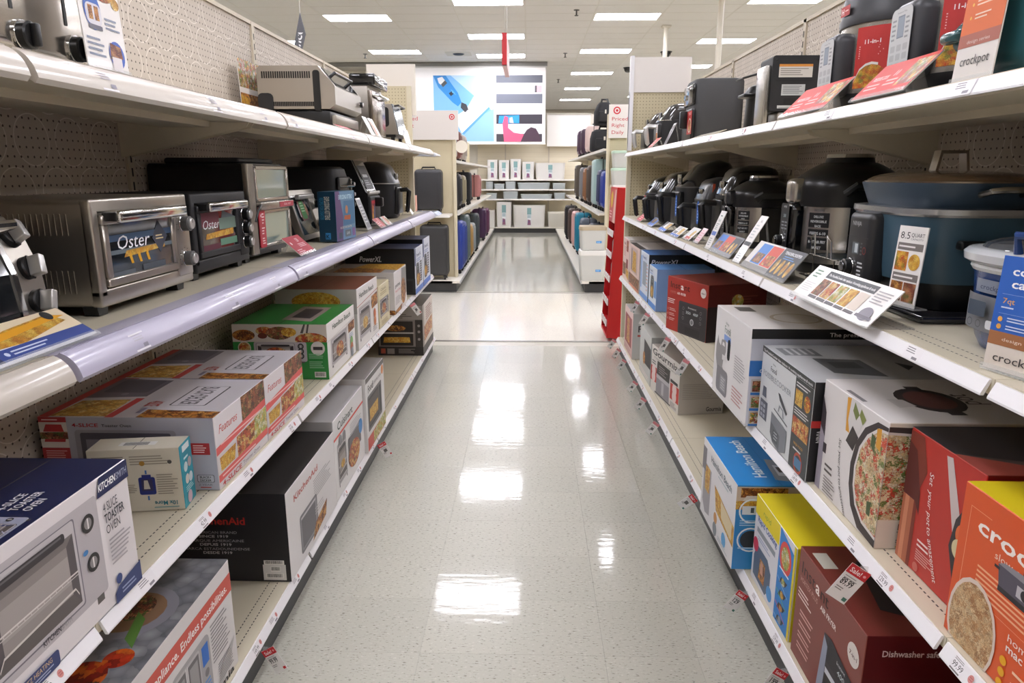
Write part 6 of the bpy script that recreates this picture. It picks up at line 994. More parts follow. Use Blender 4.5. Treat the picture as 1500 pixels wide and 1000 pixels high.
placard('blue and cream cook and carry sign standing at the right frame edge', 'R', .845, 1.185, z2, .135, .205, [('r', 0, .34, 1, 1, '#2f62b8'), ('p', [(0, .22), (1, .22), (1, .34), (0, .34)], '#a06a44'), ('t', 'cook &', .16, .84, .075, '#f0f2f6', {'fit': .7, 'b': 1}), ('t', 'carry', .18, .73, .075, '#f0f2f6', {'fit': .5, 'b': 1}), ('r', .08, .67, .92, .673, '#8fa8d8'), ('t', '7qt', .1, .59, .05, '#e0a34c', {'fit': .18}), ('t', '9+', .56, .59, .05, '#e0a34c', {'fit': .14}), ('ln', .1, .54, .3, .57, 1, '#c9d6ee'), ('r', .08, .5, .92, .503, '#8fa8d8'), ('c', .12, .45, .035, '#e0a34c'), ('ln', .22, .43, .8, .48, 2, '#c9d6ee'), ('c', .12, .385, .035, '#e0a34c'), ('ln', .22, .36, .8, .41, 2, '#c9d6ee'), ('t', 'design series', .2, .265, .03, '#e6d3c0', {'fit': .6}), ('t', 'crockpot', .12, .08, .075, '#3c3836', {'fit': .76})], 3, yaw=14, bg='#ddd3c8')
# ---- top right shelf
def instant(label, x, y):
    rad = .155; loc, rz = place('R', x-rad, y, z1); t = thing('pressure_cooker', label, 'pressure cooker', loc, rz, 'steel pressure cookers on the top right shelf'); cy = rad
    b = B(); b.loft([(0, rad*.92, rad*.92, 2, 0, cy), (.04, rad, rad, 2, 0, cy), (.062, rad, rad, 2, 0, cy)], BLK, 48); b.obj('base', t)
    b = B(); b.loft([(.062, rad*.985, rad*.985, 2, 0, cy), (.255, rad*.985, rad*.985, 2, 0, cy)], STLV, 56); b.obj('steel_body', t)
    b = B(); b.loft([(.255, rad*1.02, rad*1.02, 2, 0, cy), (.275, rad*1.03, rad*1.03, 2, 0, cy), (.285, rad, rad, 2, 0, cy), (.34, rad*.97, rad*.97, 2, 0, cy), (.362, rad*.85, rad*.85, 2, 0, cy), (.372, rad*.6, rad*.6, 2, 0, cy)], mat('#29292c', .45), 56); lid = b.obj('lid', t)
    b = B(); b.rbox(-.03, .03, cy-.06, cy+.06, .37, .40, BLK, .01); b.obj('lid_handle', lid)
    for sx in (-1, 1): b = B(); b.rbox(*sorted((sx*rad*.98, sx*(rad+.045))), cy-.04, cy+.04, .235, .262, BLK, .008); b.obj('side_handle', t)
    b = B(); b.rbox(-.062, .055, -.045, .03, .055, .235, mat('#3c3c40', .4), .028, 5, 'xyz'); cp = b.obj('control_panel', t)
    b = B(); draw(b, .098, .15, [('rr', 0, 0, 1, 1, '#c3c5c4', .016), ('t', 'Instant Pot', .28, .92, .03, '#77787a', {'fit': .44}), ('r', .34, .54, .66, .88, '#77808a'), ('r', .36, .56, .64, .86, '#8d98a4'), ('ln', .08, .5, .28, .86, 5, '#8f9192'), ('ln', .72, .5, .92, .86, 5, '#8f9192')] + [('rr', .1+.3*(q % 3), .34-.14*(q//3), .32+.3*(q % 3), .44-.14*(q//3), '#aeb0b0', .003) for q in range(9)], lambda u, v, e: (-.052+u, -.0452-e, .07+v)); b.obj('panel_print', cp, fixn=False)
    b = B(); rr = rad*.99
    pt = lambda u, v, e: ((rr+e)*math.cos(R(-90+24)+u/rr), cy+(rr+e)*math.sin(R(-90+24)+u/rr), .075+v)
    its = [('r', k/6, 0, (k+1)/6, 1, '#bb2f2c') for k in range(6)]
    its += [('t', '11-in-1', .22, .72, .07, '#f4e6e4', {'fit': .46, 'b': 1}), ('ln', .1, .48, .9, .7, 6, '#e6b4b0')]
    draw(b, .105, .168, its, pt)
    for k in range(6):
        u0, u1 = k/6, (k+1)/6; e_ = lambda u: .42*math.sqrt(max(0, 1-((u-.5)/.52)**2))
        draw(b, .105, .168, [('p', [(u0, 0), (u1, 0), (u1, e_(u1)), (u0, e_(u0))], '#d9d2cc'), ('p', [(u0, 0), (u1, 0), (u1, e_(u1)*.9), (u0, e_(u0)*.9)], PASTA)], pt, .0006)
    b.obj('red_sticker', t, fixn=False)
    b = B(); draw(b, .06, .028, [('r', 0, 0, 1, 1, '#b52c2a'), ('t', 'H', .08, .2, .6, '#f0e0de', {'b': 1, 'fit': .26}), ('ln', .46, .35, .9, .65, 1, '#e8b8b4')], lambda u, v, e: (-.03+u, .004-e-.006, .288+v)); b.obj('lid_sticker', lid, fixn=False)
    return t
instant('steel pressure cooker with red pasta sticker, farther of the two on the top right shelf', 1.10, 2.29)
instant('steel pressure cooker with red pasta sticker, nearer one beside the teal slow cooker', 1.10, 1.85)
TEAL = mat('#235055', .2, coat=.6)
loc, rz = place('R', .872, 1.425, z1); t = thing('slow_cooker', 'deep teal slow cooker with glossy dial behind the orange sign, top right shelf', 'slow cooker', loc, rz); cy = .2
b = B(); b.loft([(0, .17, .17, 2.6, 0, cy), (.012, .186, .186, 2.6, 0, cy), (.04, .2, .2, 2.6, 0, cy), (.05, .205, .2, 2.6, 0, cy), (.26, .212, .206, 2.6, 0, cy)], TEAL, 56); b.obj('body', t)
b = B(); b.loft([(.26, .216, .21, 2.6, 0, cy), (.29, .2, .2, 2.6, 0, cy), (.31, .12, .12, 2.6, 0, cy)], TEAL, 48); b.obj('lid', t)
b = B(); b.cyl((-.13, .034, .1), .028, -.03, TEAL, 'y'); b.rbox(-.163, -.097, -.022, .008, .088, .112, TEAL, .01, 3); b.obj('dial', t)
b = B(); draw(b, .1, .035, [('r', 0, 0, 1, 1, '#c9cbc6'), ('t', 'crockpot', .08, .28, .5, '#35484a', {'fit': .84})], lambda u, v, e: (-.17+u, .0345-e-.42*u+1.5*u*u, .19+v)); b.obj('name_plate', t, fixn=False)
placard('orange and cream slow cooker sign standing before the teal slow cooker', 'R', .842, 1.437, z1, .125, .245, [('r', 0, .34, 1, 1, '#d96a30'), ('r', 0, .26, 1, .36, '#a8604e'), ('t', '6qt', .28, .84, .04, '#e8b24a', {'fit': .16}), ('ln', .28, .78, .44, .82, 1, '#f0d0b8')] + [q for k in range(3) for q in (('c', .2, .68-.1*k, .025, '#e8b24a'), ('ln', .3, .655-.1*k, .72, .71-.1*k, 2, '#f0cdb4'))] + [('t', 'design series', .22, .285, .028, '#e6cfc4', {'fit': .56}), ('t', 'crockpot', .14, .12, .075, '#4a4644', {'fit': .72})], 4, bg='#dcd6d0')
def red_card(label, y, w, items=[]): placard(label, 'R', .80, y, z1, w, .115, [('r', 0, 0, 1, 1, '#c5362f'), ('r', .68, .2, .98, .9, SALADY), ('t', 'PRESSURE COOK', .08, .5, .12, '#f0d4d0', {'fit': .3, 'b': 1}), ('t', '11', .44, .55, .16, '#f0d4d0', {'fit': .08, 'b': 1}), ('ln', .42, .25, .64, .48, 2, '#e8b0aa'), ('ln', .08, .2, .38, .42, 2, '#e8b0aa')], 44, lift=.002)
red_card('red slanted recipe card before the farther steel pressure cooker', 2.20, .34); red_card('red slanted recipe card before the nearer steel pressure cooker', 1.735, .25)
# machine showing its labelled back
loc, rz = place('R', .95, 3.13, z1); t = thing('drink_machine', 'black machine turned to show its back with orange warning label, top right shelf', 'appliance', loc, rz)
b = B(); b.rbox(.0, .15, .012, .215, .075, .285, BLKM, .012, 3, 'x'); b.obj('housing', t)
b = B(); b.rbox(.02, .135, -.008, .012, .0, .25, STLV, .004); b.obj('steel_column', t); b = B(); b.rbox(.02, .14, .05, .2, .0, .075, mat('#b9b4ac', .3, .7), .01); b.obj('leg_frame', t)
b = B(); draw(b, .15, .19, [('r', .06, .62, .94, .88, '#cfcac2'), ('r', .06, .83, .94, .88, '#d08a3c'), ('ln', .1, .65, .9, .81, 4, '#8a857f'), ('r', .16, .26, .78, .48, '#b9bcbc'), ('ln', .2, .29, .74, .46, 5, '#77797a'), ('r', .24, .08, .56, .2, '#0b0b0c'), ('r', .08, -.06, .78, .06, '#c4c6c4'), ('ln', .12, -.04, .7, .03, 2, '#8f9190'), ('r', 0, .55, 1, .56, '#0b0b0c')], lambda u, v, e: (.1502+e, .03+u, .085+v)); b.obj('back_labels', t, fixn=False)
for yy in (.03, .19): b = B(); b.cyl((.149, yy, .268), .004, .004, BLK, 'x', 10); b.obj('screw', t)
loc, rz = place('R', .955, 3.3, z1); t = thing('coffee_grinder', 'small dark upright appliance with a wire rack leaning above, beside the black machine', 'appliance', loc, rz)
b = B(); b.loft([(0, .045, .05, 3, 0, .06), (.02, .05, .055, 3, 0, .06), (.15, .045, .05, 3, 0, .06), (.17, .055, .06, 3, 0, .055), (.2, .04, .045, 3, 0, .06), (.21, .02, .025, 2, 0, .06)], BLK, 28); b.obj('body', t); b = B(); b.rbox(-.05, .05, -.02, .03, .155, .172, BLK, .006); b.obj('spout', t)
b = B(); b.tube([(-.05, -.03, .235), (.05, -.03, .235), (.05, .11, .275), (-.05, .11, .275)], .003, BLK, 6, close=True)
for k in range(6): b.tube([(-.05+.02*k, -.03, .235), (-.05+.02*k, .11, .275)], .002, BLK, 5)
b.tube([(0, .06, .2), (0, .08, .266)], .004, BLK, 6); b.obj('wire_rack', t)
# big matte fryer and the two glossy ones beyond
loc, rz = place('R', .95, 4.395, z1); t = thing('air_fryer', 'big matte black air fryer with red food sticker on the top right shelf', 'air fryer', loc, rz, 'air fryers on the top right shelf')
b = B(); b.loft([(.012, .15, .138, 6, 0, .142), (.03, .155, .142, 6, 0, .142), (.345, .155, .142, 6, 0, .142), (.358, .148, .136, 6, 0, .142), (.362, .13, .12, 6, 0, .142)], mat('#39393a', .6, bump=.05, bscale=500), 48); b.obj('housing', t)
b = B(); b.rbox(-.125, .125, -.014, .012, .02, .2, BLK, .01); bk = b.obj('basket_front', t); B().rbox(-.02, .02, -.055, -.01, .09, .19, BLK, .008).obj('handle', bk); b = B(); b.rbox(-.12, .12, -.012, .01, .22, .335, BLKG, .01); b.obj('control_panel', t)
b = B(); b.cyl((-.05, -.01, .27), .016, -.012, CHROME, 'y'); b.obj('dial', t)
b = B(); draw(b, .12, .13, [('r', 0, 0, 1, 1, '#b5302c'), ('c', .55, .38, .36, '#e0d8d2', .95), ('c', .55, .38, .3, PIZZA, .95), ('ln', .3, .82, .8, .94, 2, '#f0d0cc')], lambda u, v, e: (.02+u, -.0146-e, .055+v)); b.obj('red_sticker', t, fixn=False)
placard('cream blank card lying before the big matte air fryer', 'R', .84, 3.70, z1, .5, .09, [('ln', .02, .2, .12, .6, 2, '#c9c2b2')], 70, bg='#d8d0bc')
placard('dark narrow card standing left of the big matte air fryer', 'R', .87, 4.72, z1, .09, .16, [('r', .1, .1, .9, .9, '#4a3c40')], 25, bg='#6a6668')
basket_fryer('glossy grey air fryer with white and orange sticker, top right shelf', 'R', .92, 5.28, z1, .27, .28, .315, mat('#3a3838', .1, coat=.8), .07, .085, stick(.2, .15, .06, .12, [('r', 0, 0, 1, 1, '#e6e2de'), ('r', .1, .08, .9, .55, '#d8843c'), ('ln', .15, .6, .85, .9, 3, '#8f8a88')]), CHROME, 'air fryers on the top right shelf', SILV)
basket_fryer('glossy grey air fryer with silver handle, farthest on the top right shelf', 'R', .905, 5.78, z1, .28, .28, .30, mat('#3a3838', .1, coat=.8), .07, .085, None, CHROME, 'air fryers on the top right shelf', SILV)
placard('small red card before the glossy grey air fryer on the top right shelf', 'R', .815, 4.95, z1, .16, .09, [('r', 0, 0, 1, 1, '#c05048'), ('ln', .1, .2, .6, .8, 3, '#e8bcb6')], 45)

# ---------------- hanging price flags ----------------
def flag(side, x, y, z, label, price, tilt, sale=True, w=.05, h=.085):
    s = 1 if side == 'L' else -1; rnd = random.Random(int(y*97))
    t = thing('price_flag', label, 'price tag', (x+s*.004, y, z+.01), R(rnd.uniform(-14, 14)), 'price flags hanging from the shelf rails')
    b = B(); b.box(-w/2, w/2, -.0006, .0006, -h, 0, mat('#e8e5e2', .5)); c = b.obj('card', t, (s*w*.4, 0, 0), (0, R(-s*tilt), 0))
    its = [('r', 0, .74, 1, 1, '#c4262e'), ('t', 'Sale!', .12, .8, .13, '#f6e6e6', {'fit': .56, 'b': 1}), ('c', .84, .86, .07, '#e8a0a0')] if sale else [('r', 0, .8, 1, 1, '#d8858a')]
    its += ([('t', price, .12, .42, .2, '#2f2c2c', {'fit': .6, 'b': 1})] if price else [('r', .3, .35, .7, .55, '#6a6664')]) + [('ln', .12, .58, .8, .7, 2, '#a9a5a3'), ('ln', .12, .24, .6, .36, 2, '#8a8684'), ('r', .74, .06, .94, .16, '#c4262e' if side == 'L' else '#4a7a6a')]
    for sg, nm in ((1, 'front_print'), (-1, 'back_print')):
        b = B(); draw(b, w, h, its, (lambda u, v, e: (u-w/2, -.0007-e, v-h)) if sg > 0 else (lambda u, v, e: (w/2-u, .0007+e, v-h))); b.obj(nm, c, fixn=False)
    b = B(); b.box(-.008, .008, -.002, .002, -.006, .006, CLEARW); b.obj('clip', t, (s*w*.3, 0, 0)); return t
flag('R', .782, 1.44, .662, 'white price flag with red Sale heading and 89.99, before the brown red carton', '89.99', 30, True, .048, .098)
for y, lab in ((3.28, 'white price flag over the turned white and red carton, nearest of the far four'), (3.74, 'white price flag over the turned white and red carton, second of the far four'), (4.42, 'white price flag below the white and blue fries carton'), (4.86, 'white price flag below the white and blue carton, farthest of the third shelf flags')):
    flag('R', .782, y, .662, lab, '', 30, False, .035, .085)
for k, y in enumerate((1.80, 2.19, 2.93, 3.9, 4.36, 4.73, 5.33, 5.68, 6.0)):
    lab = ('white price flag with red Sale heading at the bottom edge, beside the brown red carton', 'white price flag with red Sale heading and 129, under the yellow topped carton', 'white price flag by the far edge of the bright blue carton on the right deck')[k] if k < 3 else 'white price flag on the right deck rail, %s from the far end' % ('sixth', 'fifth', 'fourth', 'third', 'second', 'first')[k-3]
    flag('R', .777, y, .112, lab, ('199', '129', '')[k] if k < 3 else '', (35 if k != 2 else 50), k < 3, .042 if k else .05, .085)
flag('L', -.822, 1.86, .112, 'white price flag with red Sale heading and 99, before the empty left deck', '99.99', 32, True, .05, .085)
flag('L', -.822, 3.55, .112, 'white price flag with red Sale heading, under the white and grey double oven carton', '', 32, True, .05, .085)
flag('L', -.822, 4.72, .664, 'white price flag below the white carton with red lettering on the left', '', 35, False, .04, .09)

# ---------------- red display stand by the right end ----------------
RED = mat('#b5161c', .38); t = thing('display_stand', 'red cardboard display stand with rows of empty pockets at the right run end', 'display', (.80, 6.72, 0)); t.rotation_euler = (0, R(2.4), 0)
b = B(); b.box(-.065, .075, -.25, -.24, .03, 1.42, RED); b.obj('side_panel', t); b = B(); b.box(-.065, .075, .24, .25, .03, 1.42, RED); b.obj('side_panel', t)
B().box(.062, .075, -.24, .24, .03, 1.42, RED).obj('back_panel', t); B().box(-.065, .062, -.24, .24, 1.40, 1.42, RED).obj('top_panel', t); B().box(-.065, .062, -.24, .24, .03, .05, RED).obj('bottom_panel', t)
b = B(); b.box(-.068, -.062, -.24, .24, 1.1, 1.4, mat('#b8434a', .4)); draw(b, .48, .3, [('c', .35, .68, .16, '#d8b43a'), ('p', [(.6, 0), (1, 0), (1, 1), (.8, 1)], '#d8b0a4'), ('ln', .1, .1, .5, .36, 3, '#e8c4c4')], lambda u, v, e: (-.0685-e, .24-u, 1.1+v)); b.obj('header_card', t)
for k, z in enumerate((1.0, .80, .58, .36, .16)):
    b = B(); b.box(-.064, .06, -.238, .238, z-.012, z, RED); sh = b.obj('shelf', t)
    for q in range(4): b = B(); yy = -.2+q*.12; b.box(-.074, -.068, yy, yy+.075, z-.03, z+.03, mat('#e8e4e2', .5)); draw(b, .075, .06, [('ln', .15, .3, .85, .8, 3, '#a8a4a2')], lambda u, v, e: (-.0745-e, yy+.075-u, z-.03+v)); b.obj('price_ticket', sh)
for k, (z, y) in enumerate(((.80, .1), (.58, .12))):
    b = B(); b.loft([(0, .022, .03, 4), (.1, .022, .03, 4), (.13, .012, .028, 4)], mat('#a9a7a6', .3, .3), 16); o = b.obj('refill_pack', None, (.80+(.72, .6)[k]*.04, 6.72+y, z+.002)); draw_ = B(); tag(o, ('grey refill pouch on the upper shelf of the red stand', 'grey refill pouch on the lower shelf of the red stand')[k], 'pouch', 'pouches left on the red stand')

# ---------------- luggage aisle beyond the cross aisle ----------------
PEGL = pegboard('#cbbf9f', '#e3dcc8', None, (0, 2)); PEGS = pegboard('#c9bd9d', '#a3977a', None, (1, 2)); DECKM = mat('#ddd8cd', .4); LUGC = mat('#d6d2c8', .4)
def lug_unit(side):
    s = -1 if side == 'L' else 1; lip = .92 if side == 'L' else .70; bk = 1.55 if side == 'L' else 1.35
    t = thing('luggage_gondola', 'beige shelving run with suitcases on the %s beyond the cross aisle' % ('left' if s < 0 else 'right'), 'shelving', (s*bk, 13.9, 0), 0)
    X = lambda a: s*(a-bk)
    def bx(b, a0, a1, y0, y1, z0, z1, m): x0, x1 = sorted((X(a0), X(a1))); b.box(x0, x1, y0-13.9, y1-13.9, z0, z1, m)
    b = B(); bx(b, bk-.02, bk, 9.7, 18.5, .15, 2.3, PEGS); b.obj('pegboard_panel', t)
    b = B(); bx(b, lip, bk, 9.25, 18.5, .12, .152, DECKM); dk = b.obj('base_deck', t); b = B(); bx(b, lip+.05, bk+.3, 9.3, 18.45, 0, .12, KICK); b.obj('kick_plate', dk)
    b = B(); bx(b, lip-.008, lip, 9.24, 18.5, .115, .150, mat('#b9b8b8', .3, .4)); b.obj('bumper_rail', dk)
    e0 = 1.0 if side == 'L' else 1.04
    b = B(); bx(b, e0, e0+1.15, 9.66, 9.70, .152, 2.32, PEGL); b.obj('end_panel', t); b = B(); bx(b, lip+.1, bk+.8, 9.25, 9.66, .12, .151, DECKM); b.obj('end_deck', t)
    b = B(); bx(b, e0-.015, e0+.02, 9.63, 9.72, .152, 2.3, mat('#d3c9ae', .5)); b.obj('upright', t)
    for z, a in ((1.02, .98 if side == 'L' else .955), (1.72 if side == 'L' else 1.87, 1.0)):
        b = B(); bx(b, a, bk-.02, 9.72, 18.45, z-.03, z, DECKM); sh = b.obj('shelf', t); b = B(); bx(b, a-.012, a, 9.72, 18.45, z-.034, z+.002, mat('#e6e3de', .35)); b.obj('price_rail', sh)
        for yy in (9.9, 12.1, 14.3, 16.5): b = B(); x0, x1 = X(bk-.02), X(a+.06); b.prism([(x0, z-.03), (x1, z-.03), (x0, z-.13)], yy-13.9-.002, yy-13.9+.002, DECKM, 'y'); b.obj('bracket', sh)
    z = 1.02 if side == 'L' else 1.40
    b = B(); bx(b, e0+.04, e0+1.1, 9.28, 9.65, z-.03, z, DECKM); sh = b.obj('end_shelf', t); b = B(); bx(b, e0+.04, e0+1.1, 9.268, 9.28, z-.036, z+.002, mat('#e6e3de', .35)); b.obj('price_rail', sh)
    return t
lug_unit('L'); lug_unit('R')
def suitcase(label, x, y, z, w, d, h, col, rot=0, ribs=5, rough=.4, zstart=.055, soft=False):
    m = mat(col, .75 if soft else rough, bump=.3 if soft else 0, bscale=300); t = thing('suitcase', label, 'suitcase', (x, y, z), rot, 'suitcases and bags on the luggage shelves')
    b = B(); b.rbox(-w/2, w/2, -d/2, d/2, zstart, h, m, .05, 4); b.obj('shell', t)
    b = B()
    for k in range(ribs):
        xx = -w*.36+w*.72*k/max(1, ribs-1)
        for sy in (-1, 1): b.rbox(xx-w*.03, xx+w*.03, *sorted((sy*d*.47, sy*(d/2+.008))), zstart+.07, h-.07, m, .006, 2)
    if ribs: stuff(b.obj('ribs', t))
    B().rbox(-w/2-.003, w/2+.003, -.006, .006, zstart-.003, h+.003, mat('#1a1a1c', .5), .05, 3, 'y').obj('zip_seam', t)
    B().tube([(-.09, 0, h-.002), (-.08, 0, h+.025), (.08, 0, h+.025), (.09, 0, h-.002)], .01, BLK).obj('handle', t)
    for sx in (-1, 1):
        for sy in (-1, 1):
            b = B(); b.cyl((sx*w*.38-.012, sy*d*.32, .026), .026, .024, BLK, 'x', 14); b.rbox(sx*w*.38-.02, sx*w*.38+.02, sy*d*.32-.02, sy*d*.32+.02, .04, zstart+.006, BLK, .005); b.obj('wheel', t)
    return t
H9 = R(90)
suitcase('large charcoal suitcase standing on the lower left end cap beyond the cross aisle', -1.27, 9.46, .152, .37, .26, .73, '#2f2f31', 0, 0)
suitcase('large charcoal suitcase on the upper left end cap shelf with a pink tag', -1.33, 9.48, 1.02, .36, .24, .58, '#2d2d30', 0, 0)
b = B(); b.rbox(-.012, .012, -.004, .004, -.24, 0, mat('#d9a694', .5), .003); o = b.obj('luggage_tag', None, (-1.485, 9.335, 1.27)); tag(o, 'pink luggage strap hanging beside the upper charcoal suitcase', 'tag')
for k, (lab, x, y, z, w, d, h, col, rb) in enumerate((
    ('large cobalt blue ribbed suitcase on the left luggage deck, front one', -1.07, 10.1, .153, .40, .26, .74, '#243a8c', 5), ('cobalt blue ribbed suitcase behind the front cobalt one', -1.07, 10.54, .153, .38, .25, .70, '#22377f', 5), ('grey green suitcase beside the cobalt ones on the left deck', -1.07, 11.05, .153, .42, .26, .77, '#5d6a68', 4),
    ('tan gold suitcase on the left luggage deck', -1.07, 11.75, .153, .36, .25, .58, '#a8854f', 5), ('pale grey suitcase beyond the tan one on the left deck', -1.07, 12.3, .153, .36, .25, .56, '#8f9698', 4), ('dark slate suitcase beyond the pale grey one on the left deck', -1.07, 13.1, .153, .42, .27, .68, '#3a4246', 4),
    ('deep purple suitcase far along the left luggage deck', -1.07, 15.2, .153, .42, .28, .66, '#3e1f44', 4), ('plum suitcase farthest along the left luggage deck', -1.07, 16.4, .153, .42, .28, .62, '#5a2f4e', 4),
    ('small cobalt folded bag on the middle left luggage shelf', -1.14, 10.0, 1.021, .3, .2, .38, '#2a459c', 3), ('black suitcase on the middle left luggage shelf', -1.13, 10.6, 1.021, .36, .24, .52, '#28282b', 4), ('beige suitcase on the middle left luggage shelf', -1.13, 11.3, 1.021, .36, .24, .5, '#8f866c', 4), ('dusty pink suitcase on the middle left luggage shelf far end', -1.13, 14.8, 1.021, .36, .24, .5, '#b57a78', 3),
    ('black soft bag on the middle left luggage shelf', -1.13, 12.3, 1.021, .4, .26, .55, '#1c1c1f', 0),
    ('silver grey suitcase on the upper left luggage shelf', -1.25, 11.0, 1.721, .5, .26, .55, '#a8a19a', 0), ('rust brown suitcase on the upper left luggage shelf', -1.25, 12.0, 1.721, .34, .24, .5, '#6a3f38', 3), ('warm grey suitcase on the upper left luggage shelf', -1.25, 12.9, 1.721, .4, .24, .48, '#9a9088', 3))):
    suitcase(lab, x, y, z, w, d, h, col, H9, rb, soft=(rb == 0))
for k, (lab, x, y, z, w, d, h, col, rb) in enumerate((
    ('black suitcase far along the right luggage deck', .92, 15.6, .153, .42, .26, .72, '#2a272a', 4), ('dark brown suitcase on the right luggage deck', .94, 14.6, .153, .42, .26, .70, '#4a3a36', 4), ('rose pink suitcase on the right luggage deck', .95, 13.5, .153, .42, .26, .70, '#c9a09c', 4), ('bright teal suitcase on the right luggage deck', .96, 12.6, .153, .42, .27, .72, '#1f7f9c', 4), ('grey blue suitcase on the right luggage deck', .98, 11.7, .153, .42, .26, .68, '#5a6270', 4), ('dark navy suitcase behind the white storage totes', 1.05, 10.7, .153, .44, .28, .66, '#2a3244', 4),
    ('cobalt blue suitcase on the middle right luggage shelf, front one', 1.13, 9.98, 1.021, .40, .25, .56, '#24398a', 5), ('navy suitcase beside the cobalt one on the middle right shelf', 1.12, 10.5, 1.021, .38, .24, .58, '#2a3358', 5), ('pale mint suitcase on the middle right luggage shelf', 1.12, 11.25, 1.021, .50, .27, .74, '#9fb8b6', 0), ('dark brown suitcase on the middle right luggage shelf', 1.1, 12.1, 1.021, .42, .25, .66, '#4e423c', 4), ('copper suitcase on the middle right luggage shelf', 1.1, 12.9, 1.021, .40, .25, .62, '#8a5f40', 4), ('steel grey suitcase on the middle right luggage shelf', 1.1, 13.8, 1.021, .40, .25, .64, '#77777c', 4), ('olive brown suitcase farthest on the middle right luggage shelf', 1.1, 15.2, 1.021, .44, .26, .70, '#544c44', 4),
    ('dark plum suitcase on the upper right luggage shelf', 1.14, 14.4, 1.871, .42, .25, .52, '#3a2438', 4), ('deep purple soft suitcase on the upper right luggage shelf', 1.14, 15.3, 1.871, .42, .25, .54, '#43263f', 4), ('pale pink suitcase behind the black duffel bag', 1.15, 13.3, 1.871, .40, .24, .52, '#cbb5b0', 3))):
    suitcase(lab, x, y, z, w, d, h, col, -H9, rb)
def softbag(label, nm, x, y, z, w, d, h, rot, top):
    m = mat('#19191c', .8, bump=.4, bscale=260); t = thing(nm, label, 'bag', (x, y, z), rot, 'suitcases and bags on the luggage shelves')
    b = B(); b.loft([(0, w*.46, d*.46, 4), (.03, w*.5, d*.5, 4), (h*.6, w*.5, d*.5, 3.5), (h*.9, w*.44*top, d*.4, 3), (h, w*.3*top, d*.24, 2.5)], m, 28); b.obj('body', t)
    b = B(); b.rbox(-w*.36, w*.36, -d*.5-.03, -d*.45, h*.12, h*.6, m, .02); b.obj('front_pocket', t)
    b = B(); b.tube([(-w*.2, -d*.2, h*.9), (-w*.14, -d*.1, h*1.12), (w*.14, -d*.1, h*1.12), (w*.2, -d*.2, h*.9)], .012, BLK, 8, flat=1.6); b.obj('carry_strap', t)
    b = B(); b.box(-w*.05, w*.02, -d*.5-.035, -d*.5-.03, h*.5, h*.66, mat('#d8d2c8', .5)); b.obj('hang_tag', t)
    return t
softbag('big black duffel bag on the upper right luggage shelf', 'duffel_bag', 1.13, 11.3, 1.875, .38, .30, .33, .1, 1)
softbag('black backpack resting on top of the big duffel bag', 'backpack', 1.14, 11.3, 2.262, .30, .22, .34, .1, .8); 
def tote(label, x, y, z, w, d, h, body, lidc, cat='storage bin', nm='storage_tote', grp='stacked storage bins on the right end cap'):
    t = thing(nm, label, cat, (x, y, z), 0, grp)
    b = B(); b.loft([(0, w*.43, d*.43, 8), (.004, w*.435, d*.435, 8), (h*.86, w*.485, d*.485, 8)], body, 32); b.obj('body', t)
    b = B(); b.loft([(h*.84, w*.5, d*.5, 8), (h*.9, w*.5, d*.5, 8), (h*.985, w*.485, d*.485, 8), (h, w*.46, d*.46, 8)], lidc, 32); b.obj('lid', t)
    b = B(); draw(b, .07, .03, [('r', 0, 0, 1, 1, '#2a86cc'), ('ln', .1, .2, .9, .8, 2, '#bfe0f4')], lambda u, v, e: (w*.1+u, -d*.47-e, h*.3+v)); b.obj('blue_label', t, fixn=False)
    return t
TB = mat('#cfd0cb', .3, alpha=.9); TL = mat('#ab9d83', .4)
tote('white storage tote with beige lid on the right end cap, lower of two', .85, 9.47, .153, .36, .34, .40, TB, mat('#dcdad4', .4)); tote('white storage tote with beige lid on the right end cap, upper of two', .85, 9.47, .558, .36, .34, .31, TB, TL)
GL = mat('#bcd6c0', .3, alpha=.9)
tote('clear bin with pale green lid below the store sign, lower of two', 1.22, 9.46, 1.401, .30, .30, .215, TB, GL); tote('clear bin with pale green lid below the store sign, upper of two', 1.22, 9.46, 1.618, .30, .30, .215, TB, GL)
def bull(u, v, r, c='#cc2a36'): return [('ring', u, v, r, r*.34, c), ('c', u, v, r*.34, c)]
b = B(); b.box(-.17, .17, -.012, .012, 0, .42, mat('#e6e0da', .5)); t = b.obj('price_sign', None, (1.205, 9.612, 2.0)); tag(t, 'white sign with red bullseye reading Priced Right Daily', 'sign')
b = B(); draw(b, .34, .42, bull(.3, .82, .14) + [('t', 'Priced', .1, .52, .11, '#c4303a', {'fit': .62}), ('t', 'Right', .1, .33, .11, '#c4303a', {'fit': .5}), ('t', 'Daily', .1, .12, .11, '#c4303a', {'fit': .48})], lambda u, v, e: (-.17+u, -.0122-e, v)); b.obj('sign_print', t, fixn=False)
b = B(); b.box(-.5, .32, -.012, .012, 0, .37, mat('#d6d0ca', .5)); t = b.obj('price_sign', None, (-1.26, 9.612, 1.98)); tag(t, 'grey white sign with small red bullseye on the left luggage end panel', 'sign')
b = B(); draw(b, .82, .37, bull(.9, .78, .045) + [('t', 'Priced', .35, .66, .14, '#c4303a', {'fit': .26, 'a': 'r'}), ('t', 'Right', .285, .42, .14, '#c4303a', {'fit': .2, 'a': 'r'})], lambda u, v, e: (-.5+u, -.0122-e, v)); b.obj('sign_print', t, fixn=False)
b = B(); b.cyl((0, 0, 0), .09, .008, mat('#d8d2c6', .5), 'y'); t = b.obj('round_sign', None, (-1.0, 10.65, 1.93)); tag(t, 'small round beige sign at the upper left luggage shelf edge', 'sign')

